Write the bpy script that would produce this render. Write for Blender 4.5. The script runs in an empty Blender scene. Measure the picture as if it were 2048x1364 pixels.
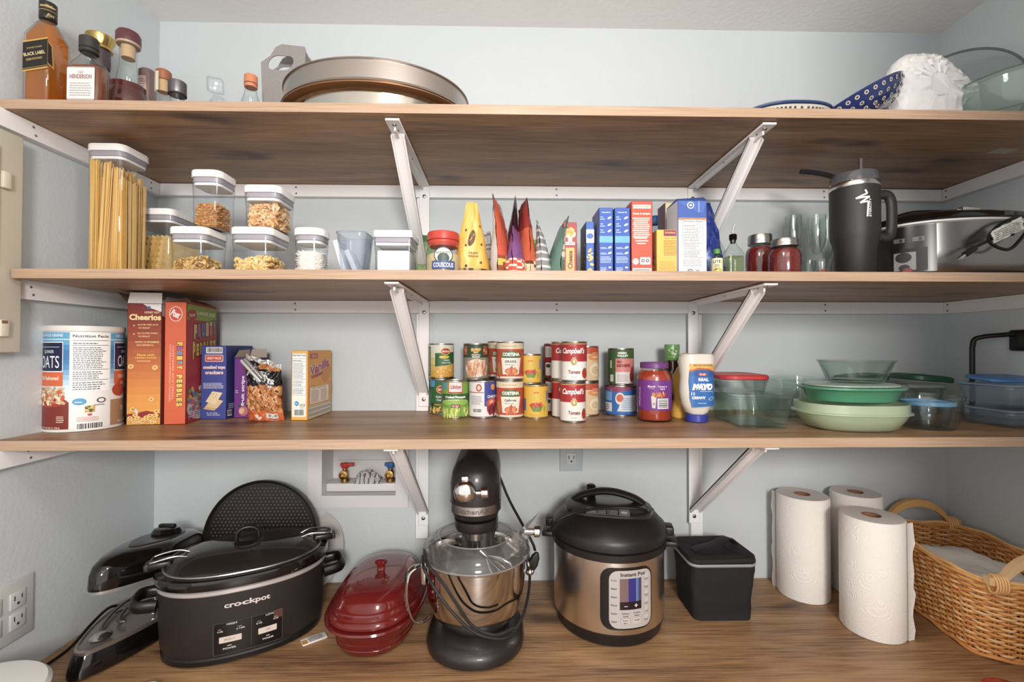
import bpy, bmesh, math, random
from mathutils import Vector, Matrix
from math import sin, cos, pi, radians, tan, atan, atan2, hypot, sqrt
random.seed(7)
SC = bpy.context.scene
COL = SC.collection
# ---------------------------------------------------------------- camera, world, lights, exposure
F_PX, YAW, PITCH, ROLL = 910.0, 0.0214, 0.0147, 0.0005
CAMZ = 1.587
cam_d = bpy.data.cameras.new('camera'); cam = bpy.data.objects.new('camera', cam_d); COL.objects.link(cam)
cam_d.sensor_fit = 'HORIZONTAL'; cam_d.sensor_width = 36; cam_d.lens = F_PX / 2048 * 36
cam_d.clip_start = 0.02
cam.location = (0, 0, CAMZ)
cam.rotation_euler = (Matrix.Rotation(-YAW, 3, 'Z') @ Matrix.Rotation(pi/2 + PITCH, 3, 'X') @ Matrix.Rotation(ROLL, 3, 'Z')).to_euler()
SC.camera = cam
SC.view_settings.view_transform = 'Standard'; SC.view_settings.look = 'None'
SC.view_settings.gamma = 1; SC.view_settings.use_curve_mapping = False
SC.view_settings.exposure = 0.08
SC.cycles.transparent_max_bounces = 32
SC.cycles.max_bounces = 8
world = bpy.data.worlds.new('World'); SC.world = world; world.use_nodes = True
world.node_tree.nodes['Background'].inputs[0].default_value = (1.0, 0.98, 0.96, 1)
world.node_tree.nodes['Background'].inputs[1].default_value = 1.32
def area_light(name, loc, target, sx, sy, power, col):
    l = bpy.data.lights.new(name, 'AREA'); l.shape = 'RECTANGLE'; l.size = sx; l.size_y = sy; l.energy = power; l.color = col
    o = bpy.data.objects.new(name, l); COL.objects.link(o); o.location = loc
    o.rotation_euler = (Vector(target) - Vector(loc)).to_track_quat('-Z', 'Y').to_euler(); return o
area_light('hall_lamp', (0.28, -1.4, 2.05), (0.1, 1.2, 1.45), 0.42, 0.42, 46, (1.0, 0.96, 0.91))
pl = bpy.data.lights.new('pantry_ceiling_lamp', 'POINT'); pl.energy = 7.5; pl.shadow_soft_size = .09; pl.color = (1.0, .96, .92)
po = bpy.data.objects.new('pantry_ceiling_lamp', pl); COL.objects.link(po); po.location = (.06, .32, 2.22)

D = 1.354; XL = -1.0133; XR = 1.3429; ZC = 2.5514
S1B, S1T = 2.0646, 2.0843; S2B, S2T = 1.7248, 1.7445; S3T, S3B = 1.4012, 1.3810; CT = 0.900
FR = 0.9254
# ---------------------------------------------------------------- layout helpers
RCAM = cam.rotation_euler.to_matrix()
def ray(px, py): return RCAM @ Vector(((px-1024)/F_PX, -(py-682)/F_PX, -1))
def at(px, py, Y):
    r = ray(px, py); t = Y / r.y; return Vector((r.x*t, Y, CAMZ + r.z*t))
def on(px, py, Z):
    r = ray(px, py); t = (Z-CAMZ) / r.z; return Vector((r.x*t, r.y*t, Z))
def kx(px): return at(px, 695, 1.0).x
def zat(px, py, Y): return at(px, py, Y).z
def cyl_base(x0, x1, yb, Z):
    "centre and radius of an upright cylinder standing at height Z"
    b0, b1 = atan(kx(x0)), atan(kx(x1)); b = (b0+b1)/2; h = (b1-b0)/2
    zn = on((x0+x1)/2, yb, Z).y; d = zn / (cos(b) - sin(h)); return d*sin(b), d*cos(b), d*sin(h)
def cyl_depth(x0, x1, Yc):
    b0, b1 = atan(kx(x0)), atan(kx(x1)); b = (b0+b1)/2; h = (b1-b0)/2
    d = Yc / cos(b); return d*sin(b), Yc, d*sin(h)
def sq(x0, x1, Yf, asp=1.0):
    "centre x, width of an upright box whose silhouette spans two columns and whose front stands at Yf"
    k0, k1 = kx(x0), kx(x1)
    if k1 <= 0: w = (k1-k0)*Yf/(1-k1*asp); return k0*Yf + w/2, w
    if k0 >= 0: w = (k1-k0)*Yf/(1+k0*asp); return k1*Yf - w/2, w
    w = (k1-k0)*Yf; return k0*Yf + w/2, w
# ---------------------------------------------------------------- materials
def lin(h):
    if not isinstance(h, str): return h
    h = h.lstrip('#'); r = []
    for i in (0, 2, 4):
        c = int(h[i:i+2], 16)/255; r.append(c/12.92 if c <= .04045 else ((c+.055)/1.055)**2.4)
    return tuple(r)
_mats = {}
def nt(name):
    m = bpy.data.materials.new(name); m.use_nodes = True; t = m.node_tree; return m, t, t.nodes['Principled BSDF']
def mat(c, rough=.5, metal=0, bump=0, bscale=200, spec=.5, trans=0, ior=1.45, coat=0, alpha=1, sss=0, aniso=0):
    k = (c, rough, metal, bump, bscale, spec, trans, ior, coat, sss, aniso)
    if k in _mats: return _mats[k]
    m, t, b = nt('surface_' + (c if isinstance(c, str) else 'mix').lstrip('#'))
    q = lin(c); g = .3*q[0]+.55*q[1]+.15*q[2]; q = [.9*v+.1*g for v in q]
    b.inputs['Base Color'].default_value = (*q, 1); b.inputs['Roughness'].default_value = rough
    b.inputs['Metallic'].default_value = metal; b.inputs['Specular IOR Level'].default_value = spec
    b.inputs['Transmission Weight'].default_value = trans; b.inputs['IOR'].default_value = ior
    b.inputs['Coat Weight'].default_value = coat
    if sss: b.inputs['Subsurface Weight'].default_value = sss; b.inputs['Subsurface Radius'].default_value = (.01, .01, .01)
    if bump:
        n = t.nodes.new('ShaderNodeTexNoise'); n.inputs['Scale'].default_value = bscale; n.inputs['Detail'].default_value = 3
        tc = t.nodes.new('ShaderNodeTexCoord'); bu = t.nodes.new('ShaderNodeBump'); bu.inputs['Strength'].default_value = bump; bu.inputs['Distance'].default_value = .002
        t.links.new(tc.outputs['Object'], n.inputs['Vector']); t.links.new(n.outputs['Fac'], bu.inputs['Height']); t.links.new(bu.outputs['Normal'], b.inputs['Normal'])
    _mats[k] = m; return m
def clear(c='#fbfcfd', edge='#b4bcc0', rough=.03, ior=1.45, haze=0.0, hazec='#ffffff', k0=1.0):
    "thin clear plastic or glass wall: lets light straight through, reflects by fresnel, tints towards its rims"
    k = ('clear', c, edge, rough, ior, haze, hazec, k0)
    if k in _mats: return _mats[k]
    m, t, b = nt('clear_' + c.lstrip('#')); t.nodes.remove(b); out = t.nodes['Material Output']; N = t.nodes.new; L = t.links.new
    lw = N('ShaderNodeLayerWeight'); lw.inputs['Blend'].default_value = .5
    mixc = N('ShaderNodeMix'); mixc.data_type = 'RGBA'; mixc.inputs[6].default_value = (*lin(c), 1); mixc.inputs[7].default_value = (*lin(edge), 1)
    pw = N('ShaderNodeMath'); pw.operation = 'POWER'; pw.inputs[1].default_value = 4.0; L(lw.outputs['Facing'], pw.inputs[0]); L(pw.outputs[0], mixc.inputs[0])
    tr = N('ShaderNodeBsdfTransparent'); L(mixc.outputs[2], tr.inputs[0])
    gl = N('ShaderNodeBsdfGlossy'); gl.inputs['Roughness'].default_value = rough; gl.inputs[0].default_value = (.95, .95, .95, 1)
    f5 = N('ShaderNodeMath'); f5.operation = 'POWER'; f5.inputs[1].default_value = 4.0; L(lw.outputs['Facing'], f5.inputs[0]); fr = N('ShaderNodeMath'); fr.operation = 'MULTIPLY_ADD'; fr.inputs[1].default_value = .62; fr.inputs[2].default_value = .045; fr.use_clamp = True; L(f5.outputs[0], fr.inputs[0])
    src = tr
    if haze:
        df = N('ShaderNodeBsdfPrincipled'); df.inputs['Base Color'].default_value = (*lin(hazec), 1); df.inputs['Roughness'].default_value = .4
        mh = N('ShaderNodeMixShader'); mh.inputs[0].default_value = haze; L(tr.outputs[0], mh.inputs[1]); L(df.outputs[0], mh.inputs[2]); src = mh
    ms = N('ShaderNodeMixShader'); L(fr.outputs[0], ms.inputs[0]); L(src.outputs[0], ms.inputs[1]); L(gl.outputs[0], ms.inputs[2])
    L(ms.outputs[0], out.inputs[0]); _mats[k] = m; return m
def wood(name, cols, scale=(1.3, 11, 11), knots=True, rough=.42, fine=.5):
    m, t, b = nt(name); N = t.nodes.new; L = t.links.new
    tc = N('ShaderNodeTexCoord'); mp = N('ShaderNodeMapping'); mp.inputs['Scale'].default_value = scale; L(tc.outputs['Object'], mp.inputs[0])
    n1 = N('ShaderNodeTexNoise'); n1.inputs['Scale'].default_value = 1.6; n1.inputs['Detail'].default_value = 7; n1.inputs['Roughness'].default_value = .62; n1.inputs['Distortion'].default_value = .6
    L(mp.outputs[0], n1.inputs['Vector'])
    mp2 = N('ShaderNodeMapping'); mp2.inputs['Scale'].default_value = (scale[0]*3, scale[1]*14, scale[2]*14); L(tc.outputs['Object'], mp2.inputs[0])
    n2 = N('ShaderNodeTexNoise'); n2.inputs['Scale'].default_value = 2; n2.inputs['Detail'].default_value = 5; L(mp2.outputs[0], n2.inputs['Vector'])
    mx = N('ShaderNodeMix'); mx.inputs[0].default_value = .44*fine*2; L(n1.outputs['Fac'], mx.inputs[2]); L(n2.outputs['Fac'], mx.inputs[3])
    cr = N('ShaderNodeValToRGB'); e = cr.color_ramp.elements; e[0].position = .36; e[1].position = .64
    e[0].color = (*lin(cols[0]), 1); e[1].color = (*lin(cols[2]), 1); q = e.new(.5); q.color = (*lin(cols[1]), 1)
    L(mx.outputs[0], cr.inputs[0]); last = cr.outputs[0]
    if knots:
        mp3 = N('ShaderNodeMapping'); mp3.inputs['Scale'].default_value = (1.0, 3.0, 0.0); mp3.inputs['Location'].default_value = (.3, .2, 0); L(tc.outputs['Object'], mp3.inputs[0])
        nw = N('ShaderNodeTexNoise'); nw.inputs['Scale'].default_value = 5; L(mp3.outputs[0], nw.inputs['Vector'])
        vm = N('ShaderNodeVectorMath'); vm.operation = 'SCALE'; vm.inputs['Scale'].default_value = .25; L(nw.outputs['Color'], vm.inputs[0])
        va = N('ShaderNodeVectorMath'); L(mp3.outputs[0], va.inputs[0]); L(vm.outputs[0], va.inputs[1])
        vo = N('ShaderNodeTexVoronoi'); vo.voronoi_dimensions = '2D'; vo.inputs['Scale'].default_value = 1.5; L(va.outputs[0], vo.inputs['Vector'])
        r2 = N('ShaderNodeValToRGB'); r2.color_ramp.elements[0].position = .03; r2.color_ramp.elements[0].color = (.8, .8, .8, 1); r2.color_ramp.elements[1].position = .13; r2.color_ramp.elements[1].color = (0, 0, 0, 1)
        L(vo.outputs['Distance'], r2.inputs[0])
        md = N('ShaderNodeMix'); md.data_type = 'RGBA'; md.inputs[7].default_value = (*lin(cols[3]), 1); L(r2.outputs[0], md.inputs[0]); L(last, md.inputs[6]); last = md.outputs[2]
    L(last, b.inputs['Base Color']); b.inputs['Roughness'].default_value = rough
    bu = N('ShaderNodeBump'); bu.inputs['Strength'].default_value = .12; bu.inputs['Distance'].default_value = .001; L(n2.outputs['Fac'], bu.inputs['Height']); L(bu.outputs[0], b.inputs['Normal'])
    return m
def plaster(name, c, bump=.35, sc=120):
    m, t, b = nt(name); N = t.nodes.new; L = t.links.new
    b.inputs['Roughness'].default_value = .6; tc = N('ShaderNodeTexCoord')
    n = N('ShaderNodeTexNoise'); n.inputs['Scale'].default_value = sc; n.inputs['Detail'].default_value = 3; L(tc.outputs['Object'], n.inputs['Vector'])
    n2 = N('ShaderNodeTexNoise'); n2.inputs['Scale'].default_value = 3; L(tc.outputs['Object'], n2.inputs['Vector'])
    bu = N('ShaderNodeBump'); bu.inputs['Strength'].default_value = bump; bu.inputs['Distance'].default_value = .002; L(n.outputs['Fac'], bu.inputs['Height']); L(bu.outputs[0], b.inputs['Normal'])
    cl = lin(c); mx = N('ShaderNodeMix'); mx.data_type = 'RGBA'; mx.inputs[6].default_value = (*[x*.96 for x in cl], 1); mx.inputs[7].default_value = (*[min(1, x*1.04) for x in cl], 1)
    L(n2.outputs['Fac'], mx.inputs[0]); L(mx.outputs[2], b.inputs['Base Color']); return m
def brushed(c='#c9c8c6', rough=.28, axis=2):
    k = ('br', c, rough, axis)
    if k in _mats: return _mats[k]
    m, t, b = nt('brushed_steel'); N = t.nodes.new; L = t.links.new
    b.inputs['Base Color'].default_value = (*lin(c), 1); b.inputs['Metallic'].default_value = 1; b.inputs['Roughness'].default_value = rough
    tc = N('ShaderNodeTexCoord'); mp = N('ShaderNodeMapping'); s = [8, 8, 8]; s[axis] = 500; mp.inputs['Scale'].default_value = s
    n = N('ShaderNodeTexNoise'); n.inputs['Scale'].default_value = 1; L(tc.outputs['Object'], mp.inputs[0]); L(mp.outputs[0], n.inputs['Vector'])
    bu = N('ShaderNodeBump'); bu.inputs['Strength'].default_value = .08; bu.inputs['Distance'].default_value = .001; L(n.outputs['Fac'], bu.inputs['Height']); L(bu.outputs[0], b.inputs['Normal'])
    _mats[k] = m; return m
# ---------------------------------------------------------------- mesh collector
class M:
    def __init__(s): s.v = []; s.f = []; s.mi = []; s.mats = []; s.T = Matrix.Identity(4)
    def mid(s, m):
        if m not in s.mats: s.mats.append(m)
        return s.mats.index(m)
    def add(s, vs, fs, m):
        o = len(s.v); s.v += [tuple(s.T @ Vector(v)) for v in vs]; k = s.mid(m)
        for f in fs: s.f.append(tuple(o+i for i in f)); s.mi.append(k)
        return s
    def build(s, name, parent=None, loc=None, rz=0, rot=None, ang=38):
        me = bpy.data.meshes.new(name); me.from_pydata(s.v, [], s.f)
        for m in s.mats: me.materials.append(m)
        me.polygons.foreach_set('material_index', s.mi)
        me.polygons.foreach_set('use_smooth', [True]*len(s.f)); me.update()
        me.set_sharp_from_angle(angle=radians(ang))
        o = bpy.data.objects.new(name, me); COL.objects.link(o)
        if parent: o.parent = parent
        if loc: o.location = loc
        o.rotation_euler = rot if rot else (0, 0, rz)
        return o
def tag(o, label, cat, group=None, kind=None):
    o['label'] = label; o['category'] = cat
    if group: o['group'] = group
    if kind: o['kind'] = kind
    return o
def thing(name, loc, label, cat, rz=0, group=None, rot=None):
    o = bpy.data.objects.new(name, None); COL.objects.link(o); o.location = loc; o.rotation_euler = rot if rot else (0, 0, rz)
    o.empty_display_size = .05; return tag(o, label, cat, group)
def struct(o): o['kind'] = 'structure'; return o
# ---- shapes
def rbox(m, c, s, mt, bev=0.0, seg=2):
    x, y, z = [i/2 for i in s]
    if not bev:
        vs = [(c[0]+a*x, c[1]+b*y, c[2]+d*z) for d in (-1, 1) for b in (-1, 1) for a in (-1, 1)]
        return m.add(vs, [(0,2,3,1),(4,5,7,6),(0,1,5,4),(2,6,7,3),(0,4,6,2),(1,3,7,5)], mt)
    b = bmesh.new(); bmesh.ops.create_cube(b, size=1); bmesh.ops.scale(b, vec=s, verts=b.verts)
    bmesh.ops.bevel(b, geom=list(b.edges), offset=bev, segments=seg, affect='EDGES', profile=.5)
    b.verts.index_update(); vs = [tuple(v.co + Vector(c)) for v in b.verts]; fs = [[v.index for v in f.verts] for f in b.faces]; b.free()
    return m.add(vs, fs, mt)
def rr(w, d, r, n=6, cx=0, cy=0):
    r = min(r, w/2-1e-5, d/2-1e-5); p = []
    for sx, sy, a0 in ((1, 1, 0), (-1, 1, pi/2), (-1, -1, pi), (1, -1, 1.5*pi)):
        for i in range(n+1):
            a = a0 + pi/2*i/n; p.append((cx + sx*(w/2-r) + r*cos(a), cy + sy*(d/2-r) + r*sin(a)))
    return p
def ell(a, b=None, n=48, p=2.0, cx=0, cy=0):
    b = b or a; o = []
    for i in range(n):
        t = 2*pi*i/n; c, s = cos(t), sin(t); o.append((cx + a*math.copysign(abs(c)**(2/p), c), cy + b*math.copysign(abs(s)**(2/p), s)))
    return o
def loft(m, rings, mt, cap0=True, cap1=True, closed=True):
    n = len(rings[0]); vs = [p for r in rings for p in r]; fs = []
    for i in range(len(rings)-1):
        for j in range(n if closed else n-1):
            k = (j+1) % n; fs.append((i*n+j, i*n+k, (i+1)*n+k, (i+1)*n+j))
    if cap0: fs.append(tuple(reversed(range(n))))
    if cap1: fs.append(tuple(range((len(rings)-1)*n, len(rings)*n)))
    return m.add(vs, fs, mt)
def lathe(m, prof, mt, seg=40, c=(0, 0, 0), sx=1, sy=1, cap=True):
    "prof: list of (r, z) from bottom to top; for a hollow vessel it goes up outside and down inside"
    rings = [[(c[0]+max(r, 1e-5)*sx*cos(2*pi*j/seg), c[1]+max(r, 1e-5)*sy*sin(2*pi*j/seg), c[2]+z) for j in range(seg)] for r, z in prof]
    return loft(m, rings, mt, cap, cap)
def rrloft(m, w, d, r, prof, mt, c=(0, 0, 0), n=6, cap=(True, True)):
    "prof: (inset, z); a rounded rectangle lofted with insets"
    rings = [[(c[0]+x, c[1]+y, c[2]+z) for x, y in rr(w-2*i, d-2*i, max(r-i, .0005), n)] for i, z in prof]
    return loft(m, rings, mt, *cap)
def ptloft(m, pts, prof, mt, c=(0, 0, 0), cap=(True, True)):
    "prof: (scale, z) or (sx, sy, z)"
    rings = []
    for q in prof:
        sx, sy, z = (q[0], q[0], q[1]) if len(q) == 2 else q
        rings.append([(c[0]+x*sx, c[1]+y*sy, c[2]+z) for x, y in pts])
    return loft(m, rings, mt, *cap)
def tube(m, path, r, mt, seg=8, closed=False, flat=1.0):
    P_ = [Vector(p) for p in path]; n = len(P_); rings = []; up = Vector((0, 0, 1)); prev = None
    for i in range(n):
        a = P_[(i-1) % n] if (closed or i > 0) else P_[i]; b = P_[(i+1) % n] if (closed or i < n-1) else P_[i]
        t = (b-a).normalized() if (b-a).length > 1e-9 else Vector((0, 0, 1))
        if prev is None: s = t.cross(up); s = s if s.length > .05 else t.cross(Vector((1, 0, 0)))
        else: s = prev - t*prev.dot(t)
        s.normalize(); u = s.cross(t).normalized(); prev = s
        rad = r[i] if isinstance(r, (list, tuple)) else r
        rings.append([tuple(P_[i] + s*rad*cos(2*pi*j/seg) + u*rad*flat*sin(2*pi*j/seg)) for j in range(seg)])
    if closed: rings.append(rings[0]); return loft(m, rings, mt, False, False)
    return loft(m, rings, mt)
def smooth(pts, k=6):
    "catmull-rom through points"
    p = [Vector(q) for q in pts]; p = [2*p[0]-p[1]] + p + [2*p[-1]-p[-2]]; o = []
    for i in range(1, len(p)-2):
        for j in range(k):
            t = j/k; a, b, c, d = p[i-1], p[i], p[i+1], p[i+2]
            o.append(.5*((2*b) + (c-a)*t + (2*a-5*b+4*c-d)*t*t + (3*b-a-3*c+d)*t**3))
    o.append(p[-2]); return o
def prism(m, pts, y0, y1, mt, axis='y'):
    "extrude a 2D outline (x, z) along y"
    if axis == 'y': a = [(x, y0, z) for x, z in pts]; b = [(x, y1, z) for x, z in pts]
    elif axis == 'x': a = [(y0, x, z) for x, z in pts]; b = [(y1, x, z) for x, z in pts]
    else: a = [(x, z, y0) for x, z in pts]; b = [(x, z, y1) for x, z in pts]
    return loft(m, [a, b], mt)
# ---- printed artwork on flat or curved panels
_txt = {}
def text_mesh(s, bold=0.0, shear=0.0, sp=1.0):
    k = (s, bold, shear, sp)
    if k not in _txt:
        cu = bpy.data.curves.new('t', 'FONT'); cu.body = s; cu.size = 1; cu.resolution_u = 3; cu.offset = bold; cu.shear = shear; cu.space_character = sp
        o = bpy.data.objects.new('t', cu); me = bpy.data.meshes.new_from_object(o)
        _txt[k] = ([(v.co.x, v.co.y) for v in me.vertices], [tuple(p.vertices) for p in me.polygons])
        bpy.data.objects.remove(o); bpy.data.meshes.remove(me); bpy.data.curves.remove(cu)
    return _txt[k]
class Art:
    def __init__(s, m, fn, step=0): s.m = m; s.fn = fn; s.step = step
    def emit(s, vs, fs, mt, l):
        off = .00022*l
        if s.step:
            b = bmesh.new(); bv = [b.verts.new((x, y, 0)) for x, y in vs]
            for f in fs:
                try: b.faces.new([bv[i] for i in f])
                except ValueError: pass
            u0 = min(v[0] for v in vs); u1 = max(v[0] for v in vs); u = (math.floor(u0/s.step)+1)*s.step
            while u < u1:
                bmesh.ops.bisect_plane(b, geom=b.verts[:]+b.edges[:]+b.faces[:], plane_co=(u, 0, 0), plane_no=(1, 0, 0)); u += s.step
            b.verts.index_update(); vs = [(v.co.x, v.co.y) for v in b.verts]; fs = [[v.index for v in f.verts] for f in b.faces]; b.free()
        s.m.add([s.fn(x, y, off) for x, y in vs], fs, mt)
    def col(s, c, kw): return c if not isinstance(c, str) else mat(c, kw.get('rough', .45), kw.get('metal', 0))
    def poly(s, pts, c, l=1, **kw): s.emit(pts, [tuple(range(len(pts)))], s.col(c, kw), l)
    def rect(s, u0, v0, u1, v1, c, l=1, r=0, **kw):
        if r: s.poly(rr(u1-u0, v1-v0, r, 4, (u0+u1)/2, (v0+v1)/2), c, l, **kw)
        else: s.poly([(u0, v0), (u1, v0), (u1, v1), (u0, v1)], c, l, **kw)
    def ell(s, u, v, a, b, c, l=1, rot=0, n=20, **kw):
        s.poly([(u + x*cos(rot)-y*sin(rot), v + x*sin(rot)+y*cos(rot)) for x, y in ell(a, b, n)], c, l, **kw)
    def text(s, t, u, v, h, c, w=None, l=3, rot=0, bold=0.02, shear=0, sp=1.0, **kw):
        vs, fs = text_mesh(t, bold, shear, sp)
        if not vs: return
        x0 = min(p[0] for p in vs); x1 = max(p[0] for p in vs); y0 = min(p[1] for p in vs); y1 = max(p[1] for p in vs)
        ky = h/(y1-y0); kx_ = ky if w is None else w/(x1-x0); o = []
        for x, y in vs:
            a = (x-(x0+x1)/2)*kx_; b = (y-(y0+y1)/2)*ky; o.append((u + a*cos(rot)-b*sin(rot), v + a*sin(rot)+b*cos(rot)))
        s.emit(o, fs, s.col(c, kw), l)
    def lines(s, u0, v0, u1, v1, n, c, l=2, fill=.9, th=.45, seed=0):
        R = random.Random(seed+n); dv = (v1-v0)/n; vs = []; fs = []
        for i in range(n):
            y = v0 + dv*i; u = u0; end = u0 + (u1-u0)*R.uniform(fill-.15, min(1, fill+.1))
            while u < end:
                w = (u1-u0)*R.uniform(.04, .13); w = min(w, end-u); k = len(vs)
                vs += [(u, y), (u+w, y), (u+w, y+dv*th), (u, y+dv*th)]; fs.append((k, k+1, k+2, k+3)); u += w + (u1-u0)*.018
        s.emit(vs, fs, s.col(c, {}), l)
    def blobs(s, u0, v0, u1, v1, n, size, cols, l=2, asp=.6, seed=1):
        R = random.Random(seed)
        for i in range(n):
            a = size*R.uniform(.7, 1.2); s.ell(R.uniform(u0, u1), R.uniform(v0, v1), a, a*asp, R.choice(cols), l + i*.06, R.uniform(0, pi), 9)
    def barcode(s, u0, v0, u1, v1, l=2, bg='#f4f2ee', vert=False):
        s.rect(u0, v0, u1, v1, bg, l); R = random.Random(3); vs = []; fs = []
        if not vert:
            u = u0+(u1-u0)*.06
            while u < u1-(u1-u0)*.08:
                w = (u1-u0)*R.choice((.015, .03, .045)); k = len(vs); vs += [(u, v0+(v1-v0)*.15), (u+w, v0+(v1-v0)*.15), (u+w, v1-(v1-v0)*.08), (u, v1-(v1-v0)*.08)]; fs.append((k, k+1, k+2, k+3)); u += w+(u1-u0)*R.choice((.015, .03))
        else:
            v = v0+(v1-v0)*.06
            while v < v1-(v1-v0)*.08:
                w = (v1-v0)*R.choice((.03, .05, .07)); k = len(vs); vs += [(u0+(u1-u0)*.06, v), (u1-(u1-u0)*.06, v), (u1-(u1-u0)*.06, v+w), (u0+(u1-u0)*.06, v+w)]; fs.append((k, k+1, k+2, k+3)); v += w+(v1-v0)*R.choice((.03, .05))
        s.emit(vs, fs, s.col('#2b2a2c', {}), l+1)
    def facts(s, u0, v0, u1, v1, l=1, title='Nutrition Facts', border=True):
        w = u1-u0; h = v1-v0; s.rect(u0, v0, u1, v1, '#f2f0ec', l)
        if border:
            t = w*.012
            for a in ((u0, v0, u1, v0+t), (u0, v1-t, u1, v1), (u0, v0, u0+t, v1), (u1-t, v0, u1, v1)): s.rect(*a, '#333338', l+1)
        s.text(title, (u0+u1)/2, v1-h*.045, h*.05, '#222226', w*.92, l+1)
        for q in (.12, .2, .62, .8): s.rect(u0+w*.04, v1-h*q-h*.008, u1-w*.04, v1-h*q, '#2b2b30', l+1)
        s.lines(u0+w*.05, v1-h*.6, u1-w*.05, v1-h*.22, 12, '#6c6c72', l+1, .85); s.lines(u0+w*.05, v1-h*.78, u1-w*.05, v1-h*.64, 4, '#6c6c72', l+1, .8)
        s.lines(u0+w*.05, v0+h*.03, u1-w*.05, v1-h*.82, 4, '#6c6c72', l+1, .85); s.lines(u0+w*.05, v1-h*.18, u1-w*.05, v1-h*.14, 1, '#6c6c72', l+1, .8)
def plane_map(o, U, V):
    o, U, V = Vector(o), Vector(U).normalized(), Vector(V).normalized(); Nn = U.cross(V)
    return lambda u, v, k: tuple(o + U*u + V*v + Nn*k)
def cyl_map(r, a0=-pi/2, z0=0, sx=1, sy=1, c=(0, 0)):
    "u = 0 in the middle of the visible side (angle a0), v up from z0"
    return lambda u, v, k: (c[0] + sx*(r+k)*cos(a0+u/r), c[1] + sy*(r+k)*sin(a0+u/r), z0+v)
def face_cam(x, y): return atan2(-y, -x)
# ================================================================ SETTING
W_WALL = plaster('wall_paint', '#c6cccf'); W_CEIL = plaster('ceiling_paint', '#efecea', .6, 60)
TRIM = mat('#eeebeb', .45); WHITE = mat('#e3dfde', .4)
OAK = wood('oak_laminate', ['#5f422f', '#93704f', '#b28d66', '#33201a'])
OAKE = wood('oak_edge_band', ['#92775f', '#ab8f77', '#ba9f87', '#5a4330'], (1.5, 60, 60), False, .45, .8)
def slab(name, c, s, m, bev=0):
    q = M(); rbox(q, c, s, m, bev); return struct(q.build(name))
hx0, hx1, hz0, hz1 = at(645, 980, D).x-.004, at(792, 980, D).x+.004, zat(700, 990, D)-.004, 1.339
q = M()
for a_, b_, c_, d_ in ((XL-.1, hx0, -.05, ZC+.05), (hx1, XR+.1, -.05, ZC+.05), (hx0, hx1, -.05, hz0), (hx0, hx1, hz1, ZC+.05)): rbox(q, ((a_+b_)/2, D+.05, (c_+d_)/2), (b_-a_, .1, d_-c_), W_WALL)
struct(q.build('wall_back'))
slab('wall_left', (XL-.05, .67, 1.2755), (.1, 1.368, ZC+.1), W_WALL)
slab('wall_right', (XR+.05, .67, 1.2755), (.1, 1.368, ZC+.1), W_WALL)
slab('wall_front', (1.12, -.055, 1.2755), (.85, .11, ZC+.1), W_WALL)
slab('ceiling', ((XL+XR)/2, .1, ZC+.05), (XR-XL+.3, 2.6, .1), W_CEIL)
slab('floor', ((XL+XR)/2, -.2, -.03), (XR-XL+1.2, 3.2, .06), mat('#8d7a66', .5))
# cleats under the shelves
def cleat(name, c, s, screws):
    o = M(); rbox(o, c, s, TRIM, .0012, 1)
    for p, ax in screws:
        if ax == 'y': o.T = Matrix.Translation(p) @ Matrix.Rotation(pi/2, 4, 'X')
        else: o.T = Matrix.Translation(p) @ Matrix.Rotation(pi/2*(1 if ax == 'x' else -1), 4, 'Y')
        lathe(o, [(.0028, 0), (.0028, .0004), (.0018, .0006)], mat('#77706c', .5), 10)
    o.T = Matrix.Identity(4); return struct(o.build(name))
ct = .019; ch = .036; k = 0
for i, zb in enumerate((S1B, S2B, S3B)):
    zc_ = zb - ch/2 - .0005
    sc = []
    for px in (590, 1113, 1650): 
        x = at(px, 620, D-ct).x; sc += [((x, D-ct, zc_+.009), 'y'), ((x+.001, D-ct, zc_-.009), 'y')]
    k += 1; cleat('trim_%d' % k, ((XL+XR)/2, D-ct/2, zc_), (XR-XL-2*ct-.002, ct, ch), sc)
    lens = (.64, .40, .64)[i]
    if i == 1: cleat_y = .98
    k += 1; cleat('trim_%d' % k, (XL+ct/2, D-lens/2, zc_), (ct, lens, ch), [((XL+ct, D-.05, zc_+.008), 'x'), ((XL+ct, D-.05, zc_-.008), 'x'), ((XL+ct, .98, zc_+.008), 'x'), ((XL+ct, .985, zc_-.008), 'x')])
    k += 1; cleat('trim_%d' % k, (XR-ct/2, D-lens/2, zc_), (ct, lens, ch), [((XR-ct, D-.03, zc_+.009), 'z'), ((XR-ct, D-.03, zc_-.009), 'z')])
# vertical standards
for i, (x, zlo) in enumerate(((at(847, 700, D).x, zat(847, 1072, D)), (at(1387, 700, D).x, zat(1387, 1070, D)))):
    for z0, z1 in ((S3B-ch-.35, S3B-ch-.002), (S3T+.0005, S2B-ch-.002), (S2T+.0005, S1B-ch-.002)):
        if z0 < 1.2: z0 = zlo
        k += 1; o = M(); rbox(o, (x, D-.0095, (z0+z1)/2), (.036, .018, z1-z0), TRIM, .001, 1); struct(o.build('trim_%d' % k))
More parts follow.
